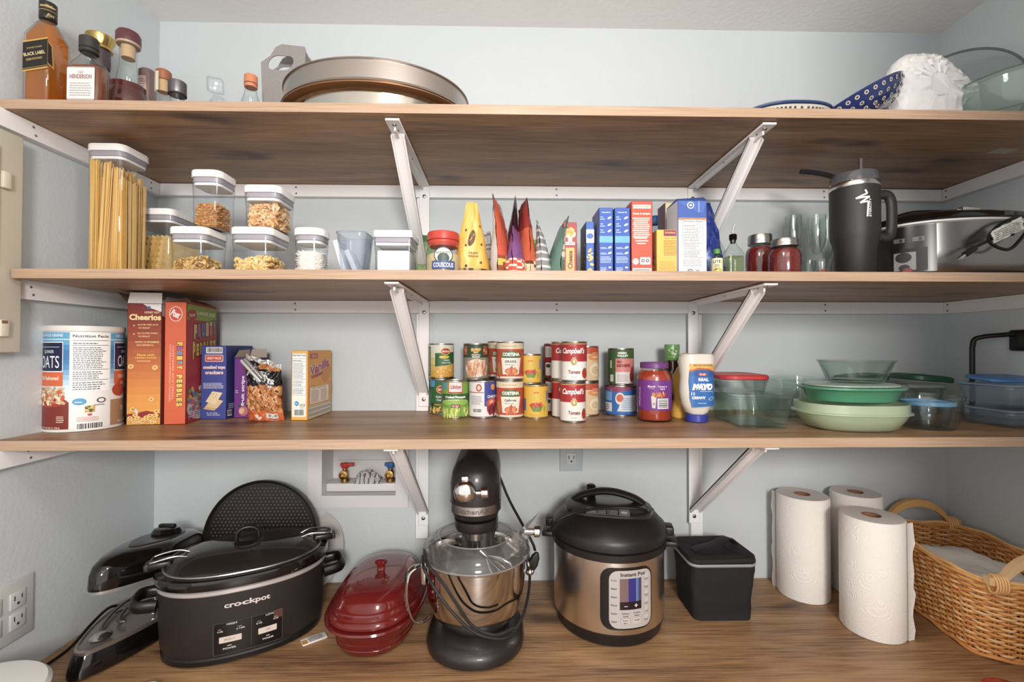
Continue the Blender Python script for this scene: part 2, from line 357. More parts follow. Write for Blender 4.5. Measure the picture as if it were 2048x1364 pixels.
# shelves and counter (separate boards)
def shelf(name, z0, z1, y0, label, x0=XL+.001, x1=XR-.001, cat='shelf'):
    o = M(); rbox(o, (0, 0, 0), (x1-x0, D-y0-.0025, z1-z0), OAK)
    b = o.build(name, loc=((x0+x1)/2, (D+y0)/2, (z0+z1)/2)); tag(b, label, cat)
    e = M(); rbox(e, (0, 0, 0), (x1-x0, .002, z1-z0), OAKE, .0004, 1); q = e.build('edge_band', b, loc=(0, -(D-y0)/2, 0)); q['label'] = 'paler front edge banding'; return b
shelf('shelf', S1B, S1T, FR, 'topmost wooden shelf, carrying the liquor bottles and glass bowls')
shelf('shelf', S2B, S2T, FR, 'middle wooden shelf, carrying pasta containers and the black tumbler', XL+.036)
shelf('shelf', S3B, S3T, FR+.004, 'lowest wooden shelf, carrying the cereal boxes and cans')
o = M(); rbox(o, (0, 0, 0), (XR-XL-.002, 1.2, .04), OAK, .002, 1)
tag(o.build('countertop', loc=((XL+XR)/2, D-.6-.001, CT-.02)), 'wide wooden countertop holding the kitchen appliances', 'countertop')
o = M(); rbox(o, (0, 0, 0), (XR-XL-.004, 1.1, CT-.042), mat('#d8d8d8', .5), .004)
tag(o.build('base_cabinet', loc=((XL+XR)/2, D-.56, (CT-.042)/2)), 'plain white base cabinet below the countertop', 'cabinet')
# brackets
def bracket(x, zb, side, label):
    e = thing('shelf_bracket', (x, D-.0185, zb), label, 'bracket', group='white shelf brackets'); L_ = .395; H_ = .31; w = .03
    if zb > 2: H_ = .305
    o = M(); rbox(o, (0, -.0025, -H_/2), (w, .005, H_-.002), TRIM, .001, 1)
    for z in (-.035, -H_+.022): o.T = Matrix.Translation((0, -.005, z)) @ Matrix.Rotation(pi/2, 4, 'X'); lathe(o, [(.006, 0), (.005, .002), (.002, .003)], mat('#9a9694', .3, 1), 12)
    o.T = Matrix.Identity(4); o.build('wall_plate', e)
    o = M(); rbox(o, (0, -L_/2-.005, -.004), (w, L_-.01, .005), TRIM, .001, 1); rbox(o, (0, -L_/2-.005, -.011), (.004, L_-.06, .012), TRIM)
    for y in (-L_+.02, -L_+.045, -.2): lathe(o, [(.002, -.0092), (.0045, -.008), (.005, -.006)], mat('#9a9694', .3, 1), 10, (0, y, 0))
    o.build('shelf_arm', e)
    o = M(); a = Vector((0, -L_+.055, -.008)); b = Vector((0, -.008, -H_+.045)); d_ = (b-a).normalized(); n_ = d_.cross(Vector((1, 0, 0)))
    for q0, q1 in (((-w/2, 0), (w/2, .003)), ((-w/2, 0), (-w/2+.003, .012)), ((w/2-.003, 0), (w/2, .012))):
        ring0 = [(a + Vector((q0[0], 0, 0)) + n_*q0[1]), (a + Vector((q1[0], 0, 0)) + n_*q0[1]), (a + Vector((q1[0], 0, 0)) + n_*q1[1]), (a + Vector((q0[0], 0, 0)) + n_*q1[1])]
        loft(o, [[tuple(v) for v in ring0], [tuple(v + (b-a)) for v in ring0]], TRIM)
    o.build('diagonal_brace', e); return e
bxl, bxr = at(848, 700, D-.02).x, at(1386, 700, D-.02).x
for zb, nm in ((S1B, 'topmost shelf'), (S2B, 'middle shelf'), (S3B, 'lowest shelf')):
    bracket(bxl, zb, -1, 'left white metal bracket propping up the %s' % nm)
    bracket(bxr, zb, 1, 'right white metal bracket propping up the %s' % nm)
# ================================================================ shared builders
def shapeloft(m, prof, mt, c=(0, 0, 0), n=6, cap=(True, True)):
    "prof: (width, depth, corner radius, z [, dx, dy]); corner radius = half width gives a circle"
    rings = []
    for q in prof:
        dx, dy = (q[4], q[5]) if len(q) > 4 else (0, 0)
        rings.append([(c[0]+dx+x, c[1]+dy+y, c[2]+q[3]) for x, y in rr(max(q[0], .0002), max(q[1], .0002), max(q[2], .00005), n)])
    return loft(m, rings, mt, *cap)
def noise(x, y, z=0):
    return (sin(x*1.7+y*2.3+z*1.1)+sin(x*3.1-y*1.9+z*2.7+1.3)+.6*sin(x*5.3+y*4.1-z*3.9+.7)+.4*sin(x*9.1-y*7.7+z*6.1))/3
CLR = clear(); PLASTIC = clear('#f8fafc', '#a4a8b0', .04); GLASS = clear('#f8fbfa', '#93a3a1', .02); GGLASS = clear('#f5faf7', '#8aaca0', .02)
LIDW = mat('#eeebe9', .35); SEAL = mat('#a39ba3', .45); STEEL = brushed(); CHROME = mat('#d6d4d2', .12, 1); BLK = mat('#151313', .32); BLKM = mat('#1d1a1a', .6); BLKG = mat('#0e0b0c', .08, coat=.6)
GM = mat('#b9b6b2', .25, 1)
SHELF_PASTA = 'lidded pasta containers'
def pop(x, y, z, w, d, h, label, lid='pop', group=SHELF_PASTA, r=.018, flare=.002):
    e = thing('food_container', (x, y, z), label, 'food container', group=group)
    o = M(); rrloft(o, w, d, r, [(.003+flare, .0005), (flare+.0008, .004), (flare, h*.5), (0, h-.03), (0, h-.017)], PLASTIC, n=5, cap=(True, False)); o.build('body', e)
    o = M()
    rrloft(o, w+.003, d+.003, r+.001, [(.001, h-.0165), (0, h-.0155), (0, h-.003), (.0012, h-.0008), (.004, h)], LIDW, n=5)
    rrloft(o, w-.004, d-.004, r-.002, [(.002, h-.034), (.0012, h-.0285)], LIDW, n=5)
    L_ = o.build('lid', e)
    o = M(); rrloft(o, w-.003, d-.003, r-.002, [(.001, h-.028), (0, h-.0272), (0, h-.0225), (.001, h-.0168)], SEAL, n=5); o.build('seal', L_)['label'] = 'grey sealing ring'
    return e
PCOL = [mat('#f0c874', .5), mat('#e8b95f', .5), mat('#f7d894', .5), mat('#d8a454', .55)]
def pasta(x, y, z, w, d, h, label, kind='shell', cols=PCOL, n=260, slope=.0, size=.011, seed=3):
    o = M(); R = random.Random(seed); inset = .007
    rbox(o, (0, 0, h*.42), (w-2*inset, d-2*inset, h*.8), cols[3])
    for i in range(n):
        f = R.random()
        if f < .42: px_, py_, pz = R.uniform(-w/2+.006, w/2-.006), -d/2+.0075, R.uniform(.005, h*.95)
        elif f < .62: px_, py_, pz = (w/2-.0075)*R.choice((-1, 1)), R.uniform(-d/2+.006, d/2-.006), R.uniform(.005, h*.95)
        else: px_, py_, pz = R.uniform(-w/2+.008, w/2-.008), R.uniform(-d/2+.008, d/2-.008), h*.9+R.uniform(-.004, .006)
        pz = max(.005, pz*(1+slope*px_/w))
        s = size*R.uniform(.75, 1.15); mt = R.choice(cols[:3])
        o.T = Matrix.Translation((px_, py_, pz)) @ Matrix.Rotation(R.uniform(0, 6.3), 4, 'Z') @ Matrix.Rotation(R.uniform(0, 6.3), 4, 'X')
        if kind == 'shell': tube(o, [(s*.5*cos(a), s*.5*sin(a), s*.12*a) for a in (0, .8, 1.6, 2.4, 3.2, 4)], [s*.08, s*.2, s*.26, s*.26, s*.2, s*.08], mt, 5)
        elif kind == 'bow':
            vs = [(-s*.6, -s*.4, 0), (-s*.7, 0, s*.12), (-s*.6, s*.4, 0), (0, s*.12, s*.14), (s*.6, s*.4, 0), (s*.7, 0, s*.12), (s*.6, -s*.4, 0), (0, -s*.12, s*.14), (0, 0, -s*.1)]
            o.add(vs, [(0, 1, 8), (1, 2, 8), (2, 3, 8), (3, 4, 8), (4, 5, 8), (5, 6, 8), (6, 7, 8), (7, 0, 8)], mt)
            o.add([(a, b, c_+s*.06) for a, b, c_ in vs], [(8, 1, 0), (8, 2, 1), (8, 3, 2), (8, 4, 3), (8, 5, 4), (8, 6, 5), (8, 7, 6), (8, 0, 7)], mt)
        elif kind == 'bit': tube(o, [(0, 0, 0), (s*.3, s*.1, 0), (s*.55, 0, s*.1)], s*.17, mt, 5)
    o.T = Matrix.Identity(4)
    return tag(o.build('pasta', loc=(x, y, z+.002)), label, 'pasta', kind='stuff')
# ---------------------------------------------------------------- pasta containers on the middle shelf
z2 = S2T + .0003
cx, w = sq(163, 299, 1.03, 1.0); hh = .300
pop(cx, 1.03+w/2, z2, w, w, hh, 'tallest clear square container with white lid, full of spaghetti, beside left wall')
o = M(); R = random.Random(5)
yy = [(i+.5)/13 for i in range(13)]
for i in range(440):
    u = R.uniform(-.5, .5); v = R.uniform(-.5, .5) if R.random() < .3 else R.choice((-.5+R.random()*.12, .5-R.random()*.1, -.5))
    if R.random() < .3: u = R.choice((-.5, .5))*(1-R.random()*.1)
    ww = w*.84
    top = .262 if u < -.25 else (.255 if u < 0 else (.242 if u < .25 else .222)); lean = 0 if u < -.22 else (.10 if u < .05 else -.30)
    bx = u*ww - lean*.25*ww*(1 if u > 0 else .6); bx = max(-ww/2, min(ww/2, bx)); tx = max(-ww/2, min(ww/2, u*ww + (0 if u < -.22 else .012)))
    by = v*ww*R.uniform(.85, 1); ty = v*ww
    tube(o, [(bx, by, .004), ((bx+tx)/2 + R.uniform(-.001, .001), (by+ty)/2, top/2), (tx, ty, top+R.uniform(-.004, .004))], .00095, R.choice([mat('#e3b55c', .45), mat('#d9a54a', .45), mat('#edc674', .45), mat('#c9923e', .5)]), 5)
rbox(o, (0, .0, .115), (w*.74, w*.74, .22), mat('#bf8f42', .7))
tag(o.build('spaghetti', loc=(cx, 1.03+w/2, z2+.002)), 'tall bundle of dry spaghetti leaning inside the tallest container', 'spaghetti', kind='stuff')
# lasagne container behind
cx, w = sq(300, 378, 1.19, 1.0); cx, w = -.88+.03, .12
pop(at(333, 695, 1.2).x-.005, 1.2, z2, .13, .14, .185, 'clear container with white lid holding lasagne, half hidden behind the spaghetti container')
o = M()
for q in range(7):
    g = []; n = 26
    for i in range(n+1):
        t = i/n; g.append((-.045 + .012*q + .0045*t*6*.6, -.055+.11*t + 0, 0))
    vs = []; fs = []
    for i in range(n+1):
        v = i/n
        for j in range(7):
            u = j/6; ed = .0025*sin(i*1.9)*(1 if j in (0, 6) else .15)
            vs.append((-.05+.011*q + u*.055*.3 + .02*v + ed, -.055+u*.1, .004+v*.115 - .02*u))
    for i in range(n):
        for j in range(6): fs.append((i*7+j, i*7+j+1, (i+1)*7+j+1, (i+1)*7+j))
    o.add(vs, fs, PCOL[q % 3]); o.add([(a+.0015, b, c_) for a, b, c_ in vs], [tuple(reversed(f)) for f in fs], PCOL[q % 3])
tag(o.build('lasagne', loc=(at(333, 695, 1.2).x, 1.2, z2+.003)), 'wavy edged lasagne sheets inside the half hidden container', 'pasta', kind='stuff')
# lower row
xa, wa = sq(331, 457, 1.0, 1.1); ha = .1255-.019
pop(xa, 1.0+wa*.55, z2, wa, wa*1.1, ha, 'squat clear container of wavy pasta, stacked under the tall-narrow container of brown pasta')
pasta(xa, 1.0+wa*.55, z2, wa-.012, wa*1.1-.012, .036, 'pale yellow wavy pasta pieces in the squat container left of the middle one', 'bow', n=300, slope=.35, size=.014)
xb, wb = sq(455, 581, 1.0, 1.1)
if xb-wb/2 < xa+wa/2+.004: xb = xa+wa/2+wb/2+.004
pop(xb, 1.0+wb*.55, z2, wb, wb*1.1, ha, 'squat clear container of twisted pasta with another container on its lid, beside the rice')
pasta(xb, 1.0+wb*.55, z2, wb-.012, wb*1.1-.012, .036, 'golden twisted pasta in the squat container next to the rice', 'shell', n=300, slope=.3, size=.012, seed=8)
# upper row
zu = z2+ha+.0006
xc, wc = sq(373, 474, 1.01, 1.1); xc = max(xc, xa-.02)
pop(xc, 1.01+wc*.55, zu, wc, wc*1.1, .128, 'clear container half full of brown pasta, standing on another container, white lid near upper shelf')
pasta(xc, 1.01+wc*.55, zu, wc-.010, wc*1.1-.010, .055, 'small brown short-cut pasta in the stacked upper container', 'bit', [mat('#c98c3c', .55), mat('#b97a30', .55), mat('#d69f52', .55), mat('#9c6425', .6)], 900, size=.009)
xd, wd = sq(480, 591, 1.01, 1.1)
if xd-wd/2 < xc+wc/2+.003: xd = xc+wc/2+wd/2+.003
pop(xd, 1.01+wd*.55, zu, wd, wd*1.1, .095, 'clear container of shell pasta stacked on the container beside the rice')
pasta(xd, 1.01+wd*.55, zu, wd-.012, wd*1.1-.012, .05, 'peach coloured shell pasta in the upper container next to brown pasta', 'shell', [mat('#e2b273', .5), mat('#d9a060', .5), mat('#ecc896', .5), mat('#c48a4c', .55)], 300, size=.013, seed=4)
# rice
xr, wr = sq(581, 662, 1.0, 1.0)
if xr-wr/2 < xb+wb/2+.003: xr = xb+wb/2+wr/2+.003
pop(xr, 1.0+wr/2, z2, wr, wr, .106, 'small clear canister of white rice with white lid, right end of pasta containers', r=.022)
o = M(); rrloft(o, wr-.010, wr-.010, .018, [(0, 0), (0, .05), (.003, .053), (.02, .054)], mat('#e9e2d6', .7, bump=1.2, bscale=420)); R = random.Random(2)
for i in range(500):
    a = R.uniform(0, 6.283); rx = (wr-.011)/2
    px_, py_ = max(-rx, min(rx, rx*1.25*cos(a))), max(-rx, min(rx, rx*1.25*sin(a)))
    if abs(px_) > rx-.006 and abs(py_) > rx-.006: continue
    o.T = Matrix.Translation((px_*.99, py_*.99, R.uniform(.003, .054))) @ Matrix.Rotation(R.uniform(0, 6), 4, 'Z') @ Matrix.Rotation(R.uniform(0, 6), 4, 'X')
    rbox(o, (0, 0, 0), (.0045, .0013, .0013), mat('#f3eee4', .6))
o.T = Matrix.Identity(4); tag(o.build('rice', loc=(xr, 1.0+wr/2, z2+.002)), 'white rice filling half of the small canister', 'rice', kind='stuff')
# empty clear bin with white strips
xs, ws = sq(668, 748, 1.0, 1.2); ws2 = ws
e = thing('storage_bin', (xs, 1.0+ws*.6, z2), 'lidless clear plastic bin holding two white plastic strips', 'storage bin')
o = M(); rrloft(o, ws, ws*1.2, .015, [(.012, .0005), (.009, .004), (0, .094), (-.002, .096), (-.002, .098), (.002, .098), (.003, .094), (.011, .005)], clear('#e9eef4', '#7f8aa0', .04, haze=.06), n=6); o.build('body', e)
for q, dx in enumerate((-.012, .014)):
    o = M(); o.T = Matrix.Rotation(-.28-.12*q, 4, 'Y'); rbox(o, (0, 0, .04-.01*q), (.011, .05, .075-.02*q), mat('#f1f0f0', .4), .002)
    tag(o.build('plastic_strip', loc=(xs+dx-.004, 1.0+ws*.6, z2+.0065)), ('longer left', 'shorter right')[q] + ' white plastic strip leaning inside the lidless bin', 'plastic strip')
xw, ww_ = sq(746, 836, 1.02, 1.0)
pop(xw, 1.02+ww_/2, z2, ww_, ww_, .106, 'clear container with white lid and white powder, standing behind the left bracket brace', r=.006)
o = M(); rrloft(o, ww_-.012, ww_-.012, .004, [(0, 0), (0, .058), (.003, .059)], mat('#eef0f2', .8, bump=.3, bscale=90)); tag(o.build('flour', loc=(xw, 1.02+ww_/2, z2+.002)), 'white powder filling the container behind the bracket brace', 'flour', kind='stuff')
# ---------------------------------------------------------------- pouches
def pouch(name, loc, rz, w, h, d, label, cat, colfn, arts=(), lean=0.0, crk=.0016, nu=16, nv=24, top=.02, group=None, seed=0, taper=.0):
    o = M()
    def S(side, u, v, k=0):
        t = d/2*(1-min(1, v/(1-top)))**.75*(1-abs(u)**4)*(.72+.28*min(1, v*6)) + .0006
        cr = crk*noise(u*3+seed, v*7+side*2+seed) * (1 if v > .03 else 0)
        ww = w/2*(1-taper*v)
        return (u*ww, -side*(t+cr+k) + lean*v*v, v*h*(1-.02*(noise(u*2, seed)*(1 if v > .9 else 0))))
    for side in (1, -1):
        vs = [S(side, -1+2*i/nu, j/nv) for j in range(nv+1) for i in range(nu+1)]
        for j in range(nv):
            for i in range(nu):
                a = j*(nu+1)+i; q = (a, a+1, a+nu+2, a+nu+1); q = q if side > 0 else tuple(reversed(q))
                o.f.append(tuple(len(o.v)+k_ for k_ in q)); o.mi.append(o.mid(colfn(side, (i+.5)/nu, (j+.5)/nv)))
        o.v += vs
    n0 = nu+1; nn = (nu+1)*(nv+1)
    o.f.append(tuple([i for i in range(n0)][::-1] + [nn+i for i in range(n0)])); o.mi.append(0)
    for fnart in arts:
        A = Art(o, lambda u, v, k, sd=fnart[0]: S(sd, (u*2-1)*sd, v, .0008+k), .04); fnart[1](A)
    return tag(o.build(name, loc=loc, rz=rz), label, cat, group)
def mm(c, r=.32): return mat(c, r)
def px_x(px, Y): return at(px, 695, Y).x
YP = 1.06
# yellow snack bag
def col_y(s, u, v):
    if v < .13: return mm('#a88a4a') if noise(u*9, v*20) > 0 else mm('#4c4436')
    return mm('#dfae48') if (s > 0) else mm('#d8d6d2') if .1 < u < .9 and v < .62 else mm('#dfae48')
def art_y(A):
    A.ell(.45, .52, .16, .085, '#5a3a22', 1, .5); A.text('chiquita', .45, .52, .035, '#e6b243', .24, 2, rot=.5)
    for u, v in ((.25, .42), (.8, .44), (.7, .2), (.3, .15), (.85, .68), (.2, .62)): A.ell(u, v, .035, .017, '#4c3a25', 1)
    A.text('CRISPY', .5, .32, .025, '#5a3a22', .3, 1); A.text('BANANAS', .5, .28, .025, '#5a3a22', .3, 1)
pouch('snack_bag', (px_x(944, YP), YP-.01, z2), radians(14), .098, .178, .05, 'yellow snack bag with brown spots and a twisted pointed top', 'snack bag', col_y, [(1, art_y)], taper=.75, crk=.002, seed=2)
pouch('snack_bag', (px_x(974, 1.12), 1.12, z2), radians(-48), .08, .128, .03, 'narrow white-backed bag with printed table leaning against the yellow bag', 'snack bag', lambda s, u, v: mm('#cfcac6') if (v*14 % 1 > .25 or u < .15) else mm('#8d8988'), (), taper=.75, seed=9)
def stripes(cols): return lambda s, u, v: mm(cols[min(len(cols)-1, int(v*len(cols)+.35*noise(u*5, v*3)))])
def art_p(A): A.text('Taco', .5, .6, .12, '#f0e6da', .6, 1, rot=pi/2)
pouch('seasoning_pouch', (px_x(1004, YP), YP-.02, z2), radians(80), .11, .178, .052, 'orange and blue seasoning pouch seen edge on, leftmost of the pouches', 'pouch',
      lambda s, u, v: mm('#3f86bd') if v > .78 and s < 0 else (mm('#c4553a') if s > 0 and v > .25 else (mm('#c8b04a') if noise(u*8, v*20) > .1 else mm('#8c4a2a')) if s > 0 else mm('#cfc6c4')), [(1, art_p)], lean=.012, group='seasoning pouches', seed=1)
pouch('seasoning_pouch', (px_x(1024, YP+.05), YP+.05, z2), radians(86), .10, .200, .044, 'dark maroon seasoning pouch with the highest pointed top', 'pouch', stripes(['#b8a7a8', '#8c4455', '#6f3242', '#54283a', '#3f2a30', '#2f2b31']), (), lean=-.01, seed=3)
pouch('seasoning_pouch', (px_x(1032, YP-.04), YP-.05, z2), radians(76), .08, .105, .050, 'short purple seasoning pouch in front of the maroon one', 'pouch', lambda s, u, v: mm('#7c4a80') if v > .35 else (mm('#d9523c') if noise(u*9, v*25) > 0 else mm('#e9ddc9')), (), seed=4)
pouch('seasoning_pouch', (px_x(1052, YP), YP, z2), radians(99), .10, .178, .050, 'orange-red seasoning pouch with a tall pointed top, right of the purple one', 'pouch', lambda s, u, v: (mm('#96342c') if v > .62 else mm('#c85c34')) if v > .22 else (mm('#d9c7a4') if noise(u*9, v*25) > 0 else mm('#6a3b24')), (), lean=.008, seed=5)
pouch('snack_bag', (px_x(1072, YP+.1), YP+.18, z2), radians(20), .07, .14, .04, 'green bag tucked behind the orange-red pouch', 'snack bag', lambda s, u, v: mm('#4c7a3c') if noise(u*4, v*6) > -.3 else mm('#87a648'), (), seed=6)
pouch('seasoning_pouch', (px_x(1086, YP), YP-.01, z2), radians(80), .08, .130, .044, 'silver-grey pouch with a bent tip, left one of two grey pouches', 'pouch', lambda s, u, v: mm('#8d8f90') if (v*16+u) % 1 > .3 else mm('#d8d6d4'), (), lean=.012, seed=7)
pouch('seasoning_pouch', (px_x(1112, YP), YP, z2), radians(95), .10, .138, .046, 'grey-green pouch with a nutrition table, right beside the red macaroni box', 'pouch', lambda s, u, v: (mm('#d4d2d0') if (v*16) % 1 > .28 else mm('#8e9292')) if s > 0 and v > .28 else mm('#5f8071'), (), lean=-.02, seed=8)
# green bag behind the white-lid container
pouch('snack_bag', (px_x(842, 1.3), 1.305, z2), radians(0), .15, .165, .028, 'green bag with a rounded dark green top, behind the red-lidded jar', 'snack bag', lambda s, u, v: mm('#3e6b3a') if v > .86 else (mm('#8fa05c') if noise(u*7, v*9) > 0 else mm('#6f8f62')), (), seed=11, top=.0)
# ---------------------------------------------------------------- red-lid jar
x, y, r = cyl_depth(851, 921, 1.02); h = .098
e = thing('grain_jar', (x, y, z2), 'clear jar of grain with a red screw lid and blue label band', 'jar')
o = M(); lathe(o, [(r*.9, .0005), (r*.98, .004), (r, .02), (r, .05), (r*.9, .066), (r*.82, .072), (r*.82, .076)], PLASTIC, 40, cap=True); o.build('body', e)
o = M(); lathe(o, [(r*.9, .003), (r*.955, .008), (r*.955, .045), (r*.8, .05)], mat('#d8bf8c', .7, bump=1, bscale=500)); o.build('grain', e)['label'] = 'tan grain filling'
o = M(); lathe(o, [(r*.80, .066), (r*.90, .074), (r*.90, .077), (r*.86, .079), (r*.93, .080), (r*.93, .094), (r*.88, .0975), (r*.5, .098)], mat('#b93c2c', .35)); o.build('lid', e)
o = M(); A = Art(o, cyl_map(r+.0006, face_cam(x, y), 0), .004); A.ell(0, .042, .021, .018, '#2f3d3a', 1); A.ell(0, .042, .019, .016, '#e4ded0', 2); A.ell(0, .036, .013, .011, '#3b4c46', 3)
A.rect(-.026, .012, .026, .030, '#3a4f84', 4, .003); A.text('RICESELECT', 0, .0475, .005, '#2f3d3a', .03, 5); A.text('COUSCOUS', 0, .021, .010, '#e8e6ea', .044, 5); o.build('label_band', e)
# ---------------------------------------------------------------- boxes
def carton(name, A_, B_, d, h, label, cat, cols, art=None, side_r=None, side_l=None, z=None, rz=None, group=None, bev=.0012, top=None, extra=None):
    "cols: front, right, left, top; local x along the front, y to the back"
    A_, B_ = Vector(A_), Vector(B_); w = (B_-A_).length; rz = atan2(B_.y-A_.y, B_.x-A_.x); c = cols + [cols[-1]]*(4-len(cols)); o = M()
    x, y = w, d; b = bev
    F = [mat(q, .5) for q in c]
    rbox(o, (w/2, d/2, h/2), (w-.0004, d-.0004, h-.0004), F[3], bev, 1)
    Art(o, plane_map((0, 0, 0), (1, 0, 0), (0, 0, 1))).rect(b, b, w-b, h-b, F[0], .5)
    Art(o, plane_map((w, 0, 0), (0, 1, 0), (0, 0, 1))).rect(b, b, d-b, h-b, F[1], .5)
    Art(o, plane_map((0, d, 0), (0, -1, 0), (0, 0, 1))).rect(b, b, d-b, h-b, F[2], .5)
    Art(o, plane_map((w, d, 0), (-1, 0, 0), (0, 0, 1))).rect(b, b, w-b, h-b, F[0], .5)
    if art: art(Art(o, plane_map((0, 0, 0), (1, 0, 0), (0, 0, 1))), w, h)
    if side_r: side_r(Art(o, plane_map((w, 0, 0), (0, 1, 0), (0, 0, 1))), d, h)
    if side_l: side_l(Art(o, plane_map((0, d, 0), (0, -1, 0), (0, 0, 1))), d, h)
    if extra: extra(o, w, d, h)
    return tag(o.build(name, loc=(A_.x, A_.y, z if z is not None else A_.z), rz=rz), label, cat, group)
def s2box(name, x0, x1, ytop, Y, d, label, cat, cols, **k):
    a = Vector((px_x(x0, Y), Y, z2)); b = Vector((px_x(x1, Y), Y, z2)); return carton(name, a, b, d, zat((x0+x1)/2, ytop, Y)-z2, label, cat, cols, **k)
def a_annie(A, w, h):
    A.rect(w*.02, h*.62, w*.98, h*.99, '#9c2b2e', 1); A.ell(w*.5, h*.78, w*.42, w*.30, '#e0cfae', 1.6); A.blobs(w*.2, h*.74, w*.8, h*.88, 26, w*.13, ['#e9a13c', '#f0b95e', '#d98a2c'], 2); A.ell(w*.5, h*.68, w*.16, h*.05, '#e6e0d6', 2)
    A.rect(w*.15, h*.585, w*.85, h*.64, '#e6dfd8', 2, .001); A.text('ANNIES', w*.5, h*.612, h*.03, '#9c2b2e', w*.6, 3)
    A.rect(w*.18, 0.002, w*.82, h*.54, '#dba04a', 2); A.text('& Cheese', w*.5, h*.27, w*.36, '#51301f', h*.42, 3, rot=pi/2, bold=.03)
s2box('macaroni_box', 1127, 1154, 444, 1.02, .06, 'narrow dark red macaroni box with a yellow bowl picture', 'food box', ['#9c2b2e', '#7a4a2c', '#8c3a2c', '#8a2426'], art=a_annie)
def a_kraft(A, w, h):
    A.rect(0.001, h*.62, w*.98, h*.86, '#c9ced8', 1); A.ell(w*.5, h*.74, w*.4, h*.05, '#3a62b0', 2); A.blobs(w*.2, h*.2, w*.8, h*.5, 10, w*.22, ['#e7a93c', '#f0c060'], 2); A.ell(w*.5, h*.12, w*.3, h*.05, '#e6ae48', 2)
s2box('macaroni_box', 1172, 1189, 443, 1.02, .07, 'narrow blue macaroni box with a yellow noodle picture, left of the twin blue boxes', 'food box', ['#2f5fae', '#284f94', '#3b4d72', '#25498c'], art=a_kraft,
      side_l=lambda A, w, h: A.blobs(w*.1, h*.1, w*.9, h*.75, 60, w*.09, ['#a5702c', '#7c4a26', '#c48c3c', '#4a3a44'], 1))
def a_blue(A, w, h):
    A.rect(0.001, h*.49, w-.001, h*.585, '#5aa3d8', 1); A.text('reduced fat', w*.5, h*.93, h*.018, '#d8e2f0', w*.6, 1); R = random.Random(5)
    for v in (.86, .76, .67): A.text('STEP', w*.2, h*v, h*.014, '#d8e2f0', w*.2, 1); A.lines(w*.1, h*(v-.035), w*.5, h*(v-.012), 1, '#c0cfe8', 1); A.ell(w*.74, h*(v-.01), w*.15, h*.014, '#dfe7f2', 1, .5)
    for v in (.42, .34): A.lines(w*.1, h*(v-.02), w*.6, h*(v+.01), 2, '#c0cfe8', 1); A.ell(w*.76, h*v, w*.14, h*.014, '#dfe7f2', 1, .4)
    A.lines(w*.1, h*.2, w*.9, h*.3, 5, '#b4c6e4', 1); A.lines(w*.1, h*.08, w*.55, h*.14, 3, '#c0cfe8', 1); A.ell(w*.76, h*.13, w*.1, h*.013, '#dfe7f2', 1); A.ell(w*.74, h*.04, w*.18, h*.02, '#dfe7f2', 1, .4)
for q, (x0, x1, l) in enumerate(((1198.5, 1227, 'left one of the twin blue boxes with light blue band and white cooking steps'), (1230, 1261, 'right one of the twin blue boxes, touching the tall orange box'))):
    s2box('meal_box', x0, x1, 415, 1.0, .075, l, 'food box', ['#2b55ac', '#24478f', '#6c6a9c' if q == 0 else '#2f4a8c', '#244a96'], art=a_blue, group='twin blue meal boxes',
          side_l=(lambda A, w, h: A.lines(w*.1, h*.1, w*.9, h*.75, 22, '#8a86b0', 1)) if q == 0 else None)
def a_red(A, w, h):
    A.rect(w*.08, h*.9, w*.92, h*.95, '#eadfc4', 1, .001); A.text('Hamburger Helper', w*.5, h*.925, h*.022, '#b5402c', w*.76, 2)
    A.text('Keep it simple.', w*.5, h*.83, h*.03, '#f2e2d2', w*.84, 1, bold=.04); 
    for i in range(10): A.lines(w*(.06+.03*((i*7) % 3)), h*(.52+.027*i), w*(.95-.03*((i*5) % 3)), h*(.54+.027*i), 1, '#f2dccb', 1, .98, .8, i)
    for i in range(3): A.lines(w*(.14+.06*i), h*(.50-.035*i), w*(.86-.06*i), h*(.52-.035*i), 1, '#f2dccb', 1, .98, .8, i)
    A.ell(w*.2, h*.2, w*.15, w*.15, '#f0e8df', 1); A.text('MORE', w*.2, h*.215, h*.014, '#c0452c', w*.2, 2); A.text('PLZ', w*.2, h*.185, h*.014, '#c0452c', w*.16, 2)
    A.rect(w*.41, h*.16, w*.9, h*.255, '#efe9e2', 1, .002); A.ell(w*.54, h*.21, w*.08, w*.08, '#3a3233', 2); A.ell(w*.76, h*.21, w*.08, w*.08, '#3a3233', 2); A.ell(w*.54, h*.21, w*.04, w*.04, '#efe9e2', 3); A.ell(w*.76, h*.21, w*.04, w*.04, '#efe9e2', 3)
    A.barcode(w*.06, h*.005, w*.94, h*.11, 1, vert=True)
s2box('meal_box', 1263.5, 1306, 402, 1.0, .06, 'tall orange-red box with a white barcode near its base', 'food box', ['#cf4a30', '#b23c28', '#c0452c', '#b8402a'], art=a_red)
def a_yel(A, w, h):
    A.rect(w*.32, h*.86, w*.9, h*.985, '#7f2f4e', 1, .001); A.text('STUFFING', w*.61, h*.93, h*.04, '#e9b25a', w*.46, 2); A.text('Savory Herbs', w*.61, h*.81, h*.04, '#a8652c', w*.5, 1)
    A.lines(w*.32, h*.45, w*.92, h*.78, 13, '#8a5a2a', 1, .95); A.lines(w*.12, h*.04, w*.92, h*.34, 9, '#c08a3c', 1, .95)
s2box('stuffing_box', 1314, 1359, 459, 1.0, .06, 'short yellow box with purple tag in front of the milk carton', 'food box', ['#eab046', '#d79a3a', '#d08c34', '#e0a640'], art=a_yel, side_l=lambda A, w, h: A.blobs(w*.1, h*.1, w*.9, h*.5, 16, w*.12, ['#b86a34', '#8a5a8c', '#e0c060'], 1))
